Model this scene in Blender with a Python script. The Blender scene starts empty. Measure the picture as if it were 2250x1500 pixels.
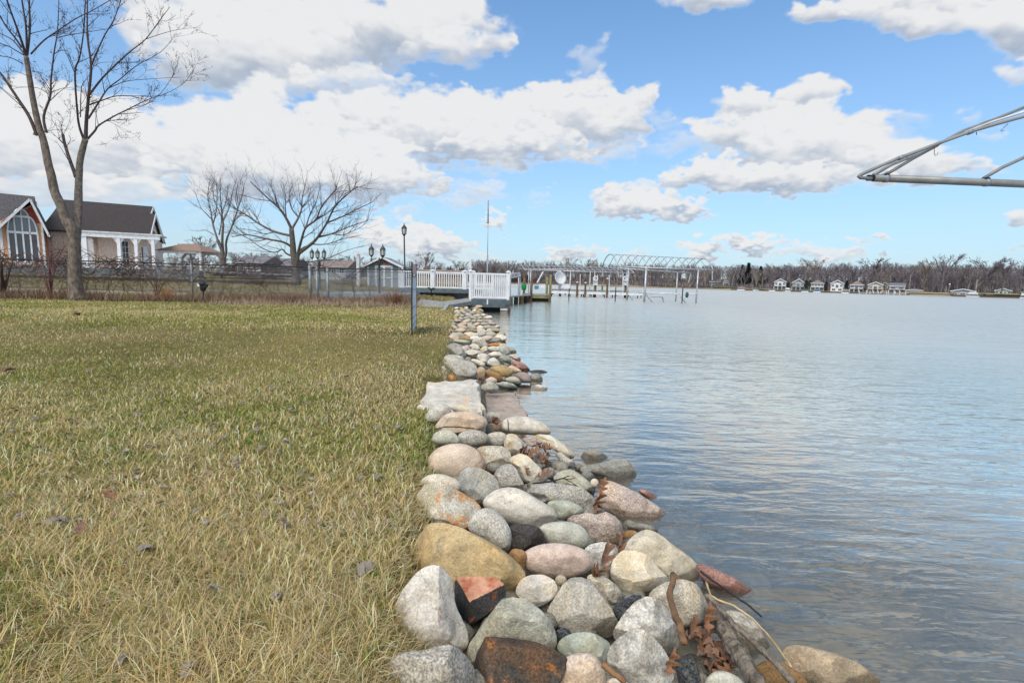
import bpy, bmesh, math, random
import numpy as np
from mathutils import Vector, Matrix, noise as mnoise

random.seed(7)
rng = np.random.default_rng(7)
scene = bpy.context.scene
COL = scene.collection

# ------------------------------------------------------------------ camera
F = 1062.0                      # focal length in photo pixels (photo 2250 wide)
CX, CY = 1125.0, 750.0
CAMZ = 1.15                     # above the lake; the lawn lies 0.30 above the lake
PITCH = math.atan(129.5 / F)
ROLL = math.radians(1.45)
FWD = np.array([0, math.cos(PITCH), -math.sin(PITCH)])
_U = np.array([0, math.sin(PITCH), math.cos(PITCH)])
_X = np.array([1.0, 0, 0])
RGT = _X * math.cos(ROLL) + _U * math.sin(ROLL)
UPV = _U * math.cos(ROLL) - _X * math.sin(ROLL)
CAM = np.array([0, 0, CAMZ])
cam_data = bpy.data.cameras.new("camera")
cam = bpy.data.objects.new("camera", cam_data)
COL.objects.link(cam)
cam_data.sensor_width = 36.0
cam_data.lens = 36.0 * F / 2250.0
cam_data.clip_start = 0.05
cam_data.clip_end = 3000
cam.matrix_world = Matrix(((RGT[0], UPV[0], -FWD[0], 0), (RGT[1], UPV[1], -FWD[1], 0),
                           (RGT[2], UPV[2], -FWD[2], CAMZ), (0, 0, 0, 1)))
scene.camera = cam

def ray(px, py):
    return FWD * F + RGT * (px - CX) + UPV * (CY - py)
def on_z(px, py, z):            # point of the place at height z seen at that photo position
    d = ray(px, py); return CAM + d * ((z - CAMZ) / d[2])
def at_y(px, py, Y):            # point at distance Y in front of the camera
    d = ray(px, py); return CAM + d * (Y / d[1])

# ------------------------------------------------------------------ render settings
scene.render.engine = 'CYCLES'
cy = scene.cycles
cy.use_denoising = True
cy.max_bounces = 6
cy.diffuse_bounces = 3
cy.glossy_bounces = 3
cy.transparent_max_bounces = 12
cy.caustics_reflective = False
cy.caustics_refractive = False
vs = scene.view_settings
scene.display_settings.display_device = 'sRGB'
vs.view_transform = 'Standard'
vs.look = 'None'
vs.gamma = 1.0
vs.use_curve_mapping = False
vs.exposure = 1.02

# ------------------------------------------------------------------ sun
SUN_EL, SUN_AZ = math.radians(48), math.radians(-155)      # azimuth from +Y towards +X: behind and left of the camera
sun_data = bpy.data.lights.new("sun", 'SUN')
sun_data.energy = 1.5
sun_data.angle = math.radians(34)
sun_data.color = (1.0, 0.92, 0.80)
sun = bpy.data.objects.new("sun", sun_data)
COL.objects.link(sun)
sdir = Vector((math.sin(SUN_AZ) * math.cos(SUN_EL), math.cos(SUN_AZ) * math.cos(SUN_EL), math.sin(SUN_EL)))
sun.rotation_euler = sdir.to_track_quat('Z', 'Y').to_euler()
sun.location = (-10, -10, 20)

# ------------------------------------------------------------------ sky: Nishita + a cloud layer computed below
def vnoise3(x, y, z, tab=rng.random((32, 32, 32)).astype(np.float32)):
    xi = np.floor(x); yi = np.floor(y); zi = np.floor(z)
    fx = (x - xi).astype(np.float32); fy = (y - yi).astype(np.float32); fz = (z - zi).astype(np.float32)
    xi = xi.astype(np.int32) & 31; yi = yi.astype(np.int32) & 31; zi = zi.astype(np.int32) & 31
    fx = fx * fx * (3 - 2 * fx); fy = fy * fy * (3 - 2 * fy); fz = fz * fz * (3 - 2 * fz)
    x1 = (xi + 1) & 31; y1 = (yi + 1) & 31; z1 = (zi + 1) & 31
    a = tab[xi, yi, zi] * (1 - fx) + tab[x1, yi, zi] * fx
    b = tab[xi, y1, zi] * (1 - fx) + tab[x1, y1, zi] * fx
    c = tab[xi, yi, z1] * (1 - fx) + tab[x1, yi, z1] * fx
    d = tab[xi, y1, z1] * (1 - fx) + tab[x1, y1, z1] * fx
    return (a * (1 - fy) + b * fy) * (1 - fz) + (c * (1 - fy) + d * fy) * fz

def smooth(a, b, x):
    t = np.clip((x - a) / (b - a), 0, 1); return t * t * (3 - 2 * t)

CLOUDS = [  # cx, cy, rx, ry, weight (directions given by their place in the photo)
    (700, 60, 400, 125, 1.0), (520, 110, 230, 110, .9), (930, 60, 170, 90, .95), (1095, 108, 48, 36, .7), (720, 180, 190, 50, .6),
    (1000, 110, 110, 50, .6), (430, 20, 160, 80, .7), (290, 90, 40, 50, .5), (560, -60, 420, 120, .9),
    (560, 300, 210, 105, .95), (420, 330, 260, 110, .85), (170, 330, 280, 130, .9), (640, 370, 330, 95, .9), (800, 400, 190, 60, .8),
    (860, 250, 160, 85, 1.0), (1000, 285, 230, 100, 1.0), (1040, 215, 70, 40, .8), (1290, 262, 150, 88, 1.0), (1210, 225, 70, 50, .9), (1130, 320, 170, 55, .9),
    (1380, 240, 60, 50, .8), (1340, 330, 90, 35, .5), (150, 420, 300, 60, .6), (60, 250, 120, 70, .7), (-150, 330, 250, 160, .9),
    (1760, 215, 80, 60, .95), (1660, 240, 90, 45, .9), (1700, 300, 190, 85, 1.0), (1830, 330, 220, 85, 1.0), (1560, 385, 120, 45, .9), (2000, 355, 150, 60, .9),
    (2120, 365, 90, 28, .6), (1700, 390, 260, 50, .9), (1930, 290, 120, 30, .55), (2010, 260, 60, 25, .4),
    (1400, 450, 110, 48, 1.0), (1340, 430, 40, 28, .7), (1480, 462, 90, 28, .8), (1410, 410, 50, 22, .6), (1500, 310, 90, 40, .45), (1480, 265, 50, 25, .35),
    (1550, 547, 60, 26, .95), (1655, 533, 72, 24, .95), (1820, 552, 90, 24, .6), (1935, 535, 28, 11, .7), (1720, 560, 120, 20, .5),
    (1550, 5, 100, 38, .9), (1850, 30, 130, 45, .9), (2010, 45, 170, 40, .85), (2210, 60, 80, 75, .9), (1990, 10, 210, 50, .9), (2250, 150, 60, 40, .6), (2160, -20, 160, 80, .8),
    (1305, 125, 38, 42, .42), (1330, 148, 18, 14, .5), (2180, 290, 40, 26, .45), (2140, 250, 30, 18, .35), (2245, 490, 28, 30, .8), (2245, 548, 24, 14, .6),
    (870, 525, 110, 45, .85), (950, 545, 110, 36, .9), (1260, 556, 70, 26, .85), (1093, 488, 34, 25, .75), (1040, 420, 80, 45, .5), (1000, 440, 90, 22, .4), (1100, 360, 60, 30, .4),
    (900, 470, 50, 26, .45), (830, 505, 60, 30, .6), (1390, 565, 60, 16, .5), (1080, 572, 120, 18, .5), (500, 470, 90, 22, .35), (100, 545, 200, 26, .35), (1180, 430, 40, 20, .3), (560, 530, 90, 18, .35),
]
def make_cloud_image():
    W, H = 4096, 1024
    az = ((np.arange(W, dtype=np.float32) + .5) / W - .25) * 2 * np.pi      # 0 = +Y
    el = (np.arange(H, dtype=np.float32) + .5) / H * (np.pi / 2)
    ce, se = np.cos(el)[:, None], np.sin(el)[:, None]
    dx = (np.sin(az)[None, :] * ce).astype(np.float32); dy = (np.cos(az)[None, :] * ce).astype(np.float32)
    dz = np.broadcast_to(se, dx.shape).astype(np.float32)
    # place of each direction in the photo's frame
    fw = dx * FWD[0] + dy * FWD[1] + dz * FWD[2]
    ok = fw > .25
    fws = np.where(ok, fw, 1)
    px = CX + F * (dx * RGT[0] + dy * RGT[1] + dz * RGT[2]) / fws
    py = CY - F * (dx * UPV[0] + dy * UPV[1] + dz * UPV[2]) / fws
    q = 1.0 / (dz + .32)
    nx, ny, nz = dx * q, dy * q, dz * q * 1.5
    def fbm(s, n, off, bil=False):
        o = np.zeros_like(nx); a = 1.0; tot = 0
        for i in range(n):
            v = vnoise3(nx * s + off, ny * s + off * 1.7, nz * s + off * .6)
            if bil: v = 1 - np.abs(2 * v - 1)
            o += a * v; tot += a; a *= .55; s *= 2.03
        return o / tot
    # unseen clouds beyond the view, thickened overhead to whiten the lake's reflections
    fb = fbm(9, 5, 5.7)
    gen = (fbm(1.9, 3, 1.3) - .40) * 3.2
    T = np.clip(gen, -1, 1) + (fb - .5) * 1.1
    inview = smooth(-420, -60, px) * smooth(2670, 2310, px) * smooth(-420, -90, py) * ok
    A0 = smooth(.05, .6, T) * (1 - inview)
    B0 = 1.0 - .22 * smooth(.3, 1.2, T) + (fb - .5) * .15
    # the clouds in view: heaps of puffs, lit from above, greyer towards their flat bases
    cols = np.nonzero(np.abs(az) < math.radians(57))[0]; c0, c1 = cols[0], cols[-1] + 1
    r1 = int(H * 58 / 90)
    sub = lambda q: np.ascontiguousarray(q[:r1, c0:c1])
    dx, dy, dz, px, py = sub(dx), sub(dy), sub(dz), sub(px), sub(py)
    nx, ny, nz = sub(nx), sub(ny), sub(nz)
    wx = px + (fbm(10, 3, 3.1) - .5) * 90 + (fbm(38, 3, 12.2) - .5) * 34
    wy = py + (fbm(10, 3, 9.4) - .5) * 70 + (fbm(38, 3, 7.7) - .5) * 30
    bil = fbm(20, 5, 2.2, True); fine = fbm(34, 4, 6.6)
    rp = random.Random(4)
    puffs = []
    for (cx_, cy_, rx, ry, w) in CLOUDS:
        puffs.append((cx_, cy_ + .12 * ry, rx * .92, ry * .80, w, cy_, ry))
        for _ in range(int(3 + rx / 14) if w > .55 else 2):
            u = rp.uniform(-.95, .95); hgt = math.sqrt(1 - u * u)
            x_ = cx_ + rx * u; y_ = cy_ - ry * hgt * rp.uniform(-.35, .80)
            r_ = ry * rp.uniform(.22, .50) * (1.1 - .35 * abs(u))
            puffs.append((x_, y_, r_ * rp.uniform(1.1, 1.7), r_, w, cy_, ry))
    puffs.sort(key=lambda p: p[1] - p[3] * .3)
    A = np.zeros_like(px); B = np.ones_like(px)
    # bounding boxes from the undistorted places
    rowmin, rowmax = py.min(1), py.max(1)
    for (cx_, cy_, rx, ry, w, by, br) in puffs:
        m = (np.abs(px - cx_) < rx * 1.5 + 70) & (np.abs(py - cy_) < ry * 1.5 + 60)
        if not m.any(): continue
        ii = np.nonzero(m)
        X, Yv, n1, n2 = wx[ii], wy[ii], bil[ii], fine[ii]
        v = (Yv - cy_) / ry
        e = np.sqrt(((X - cx_) / rx) ** 2 + np.where(v > 0, v / .82, v) ** 2) + (.62 - n1) * .55 + (n2 - .5) * .35
        a_ = smooth(1.13, .58 if w > .55 else .15, e) * min(1.0, w * 1.12)
        vb = (Yv - by) / br
        bb = 1.04 - .20 * smooth(-.7, 1.0, v + (n2 - .5) * .9) - .28 * smooth(-.40, 1.0, vb + (n1 - .6) * .6) + (n1 - .6) * .12
        A[ii] = A[ii] + a_ * (1 - A[ii]); B[ii] = B[ii] * (1 - a_) + bb * a_
    k_ = sub(inview)
    Af = A0.copy(); Bf = B0.copy()
    av = A * k_
    Af[:r1, c0:c1] = av + Af[:r1, c0:c1] * (1 - av)
    Bf[:r1, c0:c1] = np.where(k_ > .01, B * np.clip(k_ * 1.5, 0, 1) + Bf[:r1, c0:c1] * (1 - np.clip(k_ * 1.5, 0, 1)), Bf[:r1, c0:c1])
    alpha, b = Af, np.clip(Bf, .58, 1.05)
    lowhaze = np.exp(-np.maximum(el, 0) / math.radians(16))[:, None]
    img = np.zeros((2 * H, W, 4), np.float32)
    img[H:, :, 0] = alpha * .97
    img[H:, :, 1] = b
    img[H:, :, 2] = lowhaze
    img[:H, :, 2] = 1
    img[:, :, 3] = 1
    im = bpy.data.images.new("cloud_layer", W, 2 * H, alpha=False, float_buffer=True)
    im.colorspace_settings.name = 'Non-Color'
    im.pixels.foreach_set(img.ravel())
    im.update()
    im.pack()
    return im

world = bpy.data.worlds.new("World")
scene.world = world
world.use_nodes = True
wt = world.node_tree
wt.nodes.clear()
wo = wt.nodes.new('ShaderNodeOutputWorld')
bg = wt.nodes.new('ShaderNodeBackground')
SKY_STRENGTH = 0.093
bg.inputs['Strength'].default_value = SKY_STRENGTH
sky = wt.nodes.new('ShaderNodeTexSky')
sky.sky_type = 'NISHITA'
sky.sun_disc = False
sky.sun_elevation = SUN_EL
sky.sun_rotation = SUN_AZ % (2 * math.pi)
sky.altitude = 200
sky.air_density = 1.0
sky.dust_density = 0.6
sky.ozone_density = 1.2
env = wt.nodes.new('ShaderNodeTexEnvironment')
env.image = make_cloud_image()
env.interpolation = 'Cubic'
sep = wt.nodes.new('ShaderNodeSeparateColor')
wt.links.new(env.outputs['Color'], sep.inputs['Color'])
tint = wt.nodes.new('ShaderNodeMix'); tint.data_type = 'RGBA'; tint.blend_type = 'MULTIPLY'
tint.inputs['Factor'].default_value = 1.0
tint.inputs['B'].default_value = (.47, .90, 1.14, 1)
wt.links.new(sky.outputs['Color'], tint.inputs['A'])
hz = wt.nodes.new('ShaderNodeMix'); hz.data_type = 'RGBA'
hz.inputs['B'].default_value = (3.25, 3.6, 3.98, 1)
hm = wt.nodes.new('ShaderNodeMath'); hm.operation = 'MULTIPLY'; hm.inputs[1].default_value = .92
wt.links.new(sep.outputs['Blue'], hm.inputs[0]); wt.links.new(hm.outputs[0], hz.inputs['Factor'])
wt.links.new(tint.outputs['Result'], hz.inputs['A'])
cr = wt.nodes.new('ShaderNodeValToRGB')
cr.color_ramp.elements[0].position = .62; cr.color_ramp.elements[0].color = (.43, .52, .66, 1)
cr.color_ramp.elements[1].position = 1.0; cr.color_ramp.elements[1].color = (1, 1, 1, 1)
wt.links.new(sep.outputs['Green'], cr.inputs['Fac'])
cm = wt.nodes.new('ShaderNodeVectorMath'); cm.operation = 'SCALE'; cm.inputs['Scale'].default_value = 4.5
wt.links.new(cr.outputs['Color'], cm.inputs[0])
mx = wt.nodes.new('ShaderNodeMix'); mx.data_type = 'RGBA'
wt.links.new(sep.outputs['Red'], mx.inputs['Factor'])
wt.links.new(hz.outputs['Result'], mx.inputs['A'])
wt.links.new(cm.outputs[0], mx.inputs['B'])
wt.links.new(mx.outputs['Result'], bg.inputs['Color'])
wt.links.new(bg.outputs[0], wo.inputs['Surface'])
world.cycles.sampling_method = 'MANUAL'
world.cycles.sample_map_resolution = 512
# ------------------------------------------------------------------ helpers
def S(r, g, b, k=1.0):
    def c(v):
        v /= 255.0
        return (v / 12.92 if v <= .04045 else ((v + .055) / 1.055) ** 2.4) * k
    return (c(r), c(g), c(b), 1.0)

def nd(t, typ, **kw):
    n = t.nodes.new(typ)
    for k, v in kw.items(): setattr(n, k, v)
    return n

_mats = {}
def mat(name, col, col2=None, scale=4.0, rough=.7, bump=.0, bscale=None, metal=0.0, stretch=None, detail=6, lo=.35, hi=.65, spec=.4):
    """a surface of two mixed tones with fine relief, in the object's own coordinates"""
    if name in _mats: return _mats[name]
    m = bpy.data.materials.new(name); m.use_nodes = True
    t = m.node_tree; p = t.nodes['Principled BSDF']
    p.inputs['Roughness'].default_value = rough
    p.inputs['Metallic'].default_value = metal
    p.inputs['Specular IOR Level'].default_value = spec
    tc = nd(t, 'ShaderNodeTexCoord')
    mp = nd(t, 'ShaderNodeMapping')
    if stretch: mp.inputs['Scale'].default_value = stretch
    t.links.new(tc.outputs['Object'], mp.inputs['Vector'])
    if col2 is None: col2 = tuple(c * .78 for c in col[:3]) + (1,)
    n = nd(t, 'ShaderNodeTexNoise'); n.inputs['Scale'].default_value = scale; n.inputs['Detail'].default_value = detail
    t.links.new(mp.outputs[0], n.inputs['Vector'])
    r = nd(t, 'ShaderNodeValToRGB')
    r.color_ramp.elements[0].position = lo; r.color_ramp.elements[0].color = col2
    r.color_ramp.elements[1].position = hi; r.color_ramp.elements[1].color = col
    t.links.new(n.outputs['Fac'], r.inputs['Fac'])
    t.links.new(r.outputs['Color'], p.inputs['Base Color'])
    if bump:
        n2 = nd(t, 'ShaderNodeTexNoise'); n2.inputs['Scale'].default_value = bscale or scale * 6; n2.inputs['Detail'].default_value = 6
        t.links.new(mp.outputs[0], n2.inputs['Vector'])
        b = nd(t, 'ShaderNodeBump'); b.inputs['Strength'].default_value = bump; b.inputs['Distance'].default_value = .02
        t.links.new(n2.outputs['Fac'], b.inputs['Height'])
        t.links.new(b.outputs[0], p.inputs['Normal'])
    _mats[name] = m
    return m

def glassmat(name, col, rough=.06):
    if name in _mats: return _mats[name]
    m = bpy.data.materials.new(name); m.use_nodes = True
    p = m.node_tree.nodes['Principled BSDF']
    p.inputs['Base Color'].default_value = col; p.inputs['Roughness'].default_value = rough
    p.inputs['Specular IOR Level'].default_value = .8
    _mats[name] = m
    return m

def thing(name, label, cat, loc=(0, 0, 0), group=None, rz=0.0):
    o = bpy.data.objects.new(name, None)
    o.empty_display_size = .1
    COL.objects.link(o)
    o.location = loc; o.rotation_euler = (0, 0, rz)
    o['label'] = label; o['category'] = cat
    if group: o['group'] = group
    return o

def tag(o, label=None, cat=None, group=None, kind=None):
    if label: o['label'] = label
    if cat: o['category'] = cat
    if group: o['group'] = group
    if kind: o['kind'] = kind
    return o

class MB:
    """collects shapes and links them as ONE mesh object"""
    def __init__(self): self.v = []; self.f = []
    def add(self, vs_, fs):
        k = len(self.v); self.v.extend([tuple(map(float, p)) for p in vs_]); self.f.extend([tuple(i + k for i in q) for q in fs]); return self
    def box(self, c, s, rz=0.0, tilt=None):
        hx, hy, hz_ = s[0] / 2, s[1] / 2, s[2] / 2
        ps = [(x, y, z) for z in (-hz_, hz_) for y in (-hy, hy) for x in (-hx, hx)]
        R = Matrix.Rotation(rz, 3, 'Z')
        if tilt is not None: R = R @ tilt
        ps = [tuple(R @ Vector(p) + Vector(c)) for p in ps]
        return self.add(ps, [(0, 2, 3, 1), (4, 5, 7, 6), (0, 1, 5, 4), (2, 6, 7, 3), (0, 4, 6, 2), (1, 3, 7, 5)])
    def span(self, a, b):
        c = [(a[i] + b[i]) / 2 for i in range(3)]; s = [abs(b[i] - a[i]) for i in range(3)]
        return self.box(c, s)
    def bar(self, a, b, w, h):
        """rectangular bar from a to b"""
        a = Vector(a); b = Vector(b); d = (b - a); L = d.length; d.normalize()
        up = Vector((0, 0, 1)) if abs(d.z) < .95 else Vector((0, 1, 0))
        s = d.cross(up).normalized(); u = s.cross(d)
        ps = []
        for p in (a, b):
            for (i, j) in ((-1, -1), (1, -1), (1, 1), (-1, 1)): ps.append(p + s * (i * w / 2) + u * (j * h / 2))
        return self.add(ps, [(3, 2, 1, 0), (4, 5, 6, 7), (0, 1, 5, 4), (1, 2, 6, 5), (2, 3, 7, 6), (3, 0, 4, 7)])
    def tube(self, pts, r, n=6, cap=True):
        pts = [Vector(p) for p in pts]
        if not hasattr(r, '__len__'): r = [r] * len(pts)
        k = len(self.v); m = len(pts)
        d0 = (pts[1] - pts[0]).normalized()
        ref = Vector((0, 0, 1)) if abs(d0.z) < .9 else Vector((1, 0, 0))
        s = d0.cross(ref).normalized()
        for i in range(m):
            d = (pts[min(i + 1, m - 1)] - pts[max(i - 1, 0)])
            if d.length < 1e-9: d = d0
            d.normalize()
            s = (s - d * s.dot(d))
            if s.length < 1e-6: s = d.orthogonal()
            s.normalize(); u = d.cross(s)
            for j in range(n):
                a = 2 * math.pi * j / n
                q = pts[i] + (s * math.cos(a) + u * math.sin(a)) * r[i]
                self.v.append((q.x, q.y, q.z))
        for i in range(m - 1):
            for j in range(n):
                j2 = (j + 1) % n
                self.f.append((k + i * n + j, k + i * n + j2, k + (i + 1) * n + j2, k + (i + 1) * n + j))
        if cap and n > 2:
            self.f.append(tuple(k + j for j in range(n))[::-1]); self.f.append(tuple(k + (m - 1) * n + j for j in range(n)))
        return self
    def lathe(self, c, prof, n=12):
        k = len(self.v)
        for (r, z) in prof:
            for j in range(n):
                a = 2 * math.pi * j / n
                self.v.append((c[0] + r * math.cos(a), c[1] + r * math.sin(a), c[2] + z))
        for i in range(len(prof) - 1):
            for j in range(n):
                j2 = (j + 1) % n
                self.f.append((k + i * n + j, k + i * n + j2, k + (i + 1) * n + j2, k + (i + 1) * n + j))
        self.f.append(tuple(k + j for j in range(n))[::-1]); self.f.append(tuple(k + (len(prof) - 1) * n + j for j in range(n)))
        return self
    def prism(self, poly, a, b):
        """polygon given as 3-D points, extruded by the vector b-a"""
        n = len(poly); off = [b[i] - a[i] for i in range(3)]
        ps = [tuple(p) for p in poly] + [tuple(p[i] + off[i] for i in range(3)) for p in poly]
        fs = [tuple(range(n)), tuple(range(2 * n - 1, n - 1, -1))]
        for i in range(n): j = (i + 1) % n; fs.append((i, i + n, j + n, j))
        return self.add(ps, fs)
    def build(self, name, material, parent=None, smooth=False, local=False, origin=None, kind=None):
        me = bpy.data.meshes.new(name)
        off = Vector((0, 0, 0))
        if parent is not None and not local:
            p = parent
            while p is not None: off += Vector(p.location); p = p.parent
        if origin is not None: off = Vector(origin)
        v = [(a - off.x, b - off.y, c - off.z) for a, b, c in self.v]
        me.from_pydata(v, [], self.f)
        me.materials.append(material)
        if smooth: me.polygons.foreach_set('use_smooth', [True] * len(me.polygons))
        me.update()
        o = bpy.data.objects.new(name, me)
        COL.objects.link(o)
        if parent is not None: o.parent = parent
        if origin is not None: o.location = origin
        if kind: o['kind'] = kind
        return o

def fix_normals(o):
    bm = bmesh.new(); bm.from_mesh(o.data); bmesh.ops.recalc_face_normals(bm, faces=bm.faces); bm.to_mesh(o.data); bm.free(); return o

def np_mesh(name, v, quads, tris, material, cols=None, smooth=False):
    """large mesh from arrays"""
    me = bpy.data.meshes.new(name)
    nq, nt = len(quads), len(tris)
    me.vertices.add(len(v)); me.vertices.foreach_set('co', np.ascontiguousarray(v, np.float32).ravel())
    li = np.concatenate([np.asarray(quads, np.int32).ravel(), np.asarray(tris, np.int32).ravel()])
    me.loops.add(len(li)); me.loops.foreach_set('vertex_index', li)
    me.polygons.add(nq + nt)
    st = np.concatenate([np.arange(nq) * 4, nq * 4 + np.arange(nt) * 3]).astype(np.int32)
    me.polygons.foreach_set('loop_start', st)
    if smooth: me.polygons.foreach_set('use_smooth', np.ones(nq + nt, bool))
    me.update(calc_edges=True)
    if cols is not None:
        a = me.attributes.new('tone', 'FLOAT_COLOR', 'POINT')
        c = np.ones((len(v), 4), np.float32); c[:, :3] = cols
        a.data.foreach_set('color', c.ravel())
    me.materials.append(material)
    o = bpy.data.objects.new(name, me); COL.objects.link(o)
    return o

# ------------------------------------------------------------------ the lie of the land
SH = 0.118                      # the shore runs away slightly to the left: s = x + SH*y is the distance from its line
def prof(s):
    return np.interp(s, [-.185, -.05, .35, .8, 1.15, 1.8, 3, 8, 20, 60], [.30, .19, .07, -.04, -.16, -.30, -.55, -1.4, -2.5, -4])
def shore_s(x, y):              # the grass edge keeps a little closer to the water farther off
    return x + SH * y - .075 * smooth(2.0, 5.0, np.asarray(y, float))
def ground_z(x, y):
    x = np.asarray(x, float); y = np.asarray(y, float)
    s = shore_s(x, y)
    rise = .55 * smooth(18.5, 38, y) * smooth(.5, -6, s)
    und = .012 * np.sin(x * 1.7 + y * .9) + .01 * np.sin(x * .6 - y * 1.3)
    und = und * smooth(-.1, -.8, s) + .05 * smooth(-1.0, -7, s) * np.sin(y * .22 + 1)
    lawn = .30 + rise + und
    return np.where(s < -.185, lawn, np.minimum(lawn, prof(s) - .17 * smooth(3.3, 3.6, y) * smooth(5.1, 4.8, y) * smooth(.2, .35, s)))
def rock_surface(s):            # height of the stones' middles across the bank
    return np.interp(s, [-.3, -.1, .35, .8, 1.15, 1.6], [.28, .27, .19, .07, -.03, -.12])
def on_bank(px, py, lift=0.0):
    d = ray(px, py)
    ts = np.linspace(.3, 22, 4000) / F
    P = CAM[None, :] + d[None, :] * ts[:, None]
    h = P[:, 2] - (rock_surface(P[:, 0] + SH * P[:, 1]) + lift)
    i = int(np.argmax(h < 0))
    return P[i]

def terrain(name, ss, ys, material):
    Sg, Yg = np.meshgrid(ss, ys)
    X = Sg - SH * Yg + .075 * smooth(2.0, 5.0, Yg)
    Z = ground_z(X, Yg)
    v = np.stack([X, Yg, Z], -1).reshape(-1, 3)
    n, m = len(ss), len(ys)
    i = (np.arange(m - 1)[:, None] * n + np.arange(n - 1)[None, :]).ravel()
    q = np.stack([i, i + 1, i + n + 1, i + n], -1)
    return np_mesh(name, v, q, np.zeros((0, 3), int), material, smooth=True)

def soil_mat():
    m = bpy.data.materials.new('lawn_soil'); m.use_nodes = True
    t = m.node_tree; p = t.nodes['Principled BSDF']; p.inputs['Roughness'].default_value = .95
    p.inputs['Specular IOR Level'].default_value = .1
    tc = nd(t, 'ShaderNodeTexCoord')
    n1 = nd(t, 'ShaderNodeTexNoise'); n1.inputs['Scale'].default_value = .55; n1.inputs['Detail'].default_value = 5
    n2 = nd(t, 'ShaderNodeTexNoise'); n2.inputs['Scale'].default_value = 28; n2.inputs['Detail'].default_value = 8
    for n in (n1, n2): t.links.new(tc.outputs['Object'], n.inputs['Vector'])
    r1 = nd(t, 'ShaderNodeValToRGB')
    e = r1.color_ramp.elements; e[0].position = .36; e[0].color = S(104, 98, 56); e[1].position = .66; e[1].color = S(150, 134, 92)
    r2 = nd(t, 'ShaderNodeValToRGB')
    e = r2.color_ramp.elements; e[0].position = .3; e[0].color = (.35, .33, .28, 1); e[1].position = .7; e[1].color = (1.1, 1.08, 1.0, 1)
    t.links.new(n1.outputs['Fac'], r1.inputs['Fac']); t.links.new(n2.outputs['Fac'], r2.inputs['Fac'])
    mm = nd(t, 'ShaderNodeMix', data_type='RGBA', blend_type='MULTIPLY'); mm.inputs['Factor'].default_value = .85
    t.links.new(r1.outputs[0], mm.inputs['A']); t.links.new(r2.outputs[0], mm.inputs['B'])
    t.links.new(mm.outputs['Result'], p.inputs['Base Color'])
    b = nd(t, 'ShaderNodeBump'); b.inputs['Strength'].default_value = .9; b.inputs['Distance'].default_value = .03
    t.links.new(n2.outputs['Fac'], b.inputs['Height']); t.links.new(b.outputs[0], p.inputs['Normal'])
    return m
ss = np.concatenate([np.linspace(-420, -40, 20), np.linspace(-36, -6, 31), np.linspace(-5.5, -.5, 26), [-.35, -.28, -.23, -.185]])
ys = np.concatenate([np.linspace(-12, 12, 50), np.linspace(12.5, 44, 64), np.linspace(48, 420, 40)])
lawn = terrain('lawn', ss, ys, soil_mat()); tag(lawn, 'dormant straw and green lawn running up to the rock bank', kind='structure')
ss2 = np.concatenate([[-.185, -.15, -.1, -.05], np.linspace(0, 2, 21), np.linspace(2.5, 8, 10), [12, 20, 40, 60]])
bedm = mat('lake_bed', S(122, 112, 92), S(70, 70, 60), scale=7, rough=.9, bump=.8, bscale=30)
bed = terrain('lake_bed', ss2, np.concatenate([np.linspace(-8, 24, 65), np.linspace(28, 420, 40)]), bedm); tag(bed, 'earth bank under the rocks sloping into the lake', kind='structure')

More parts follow.
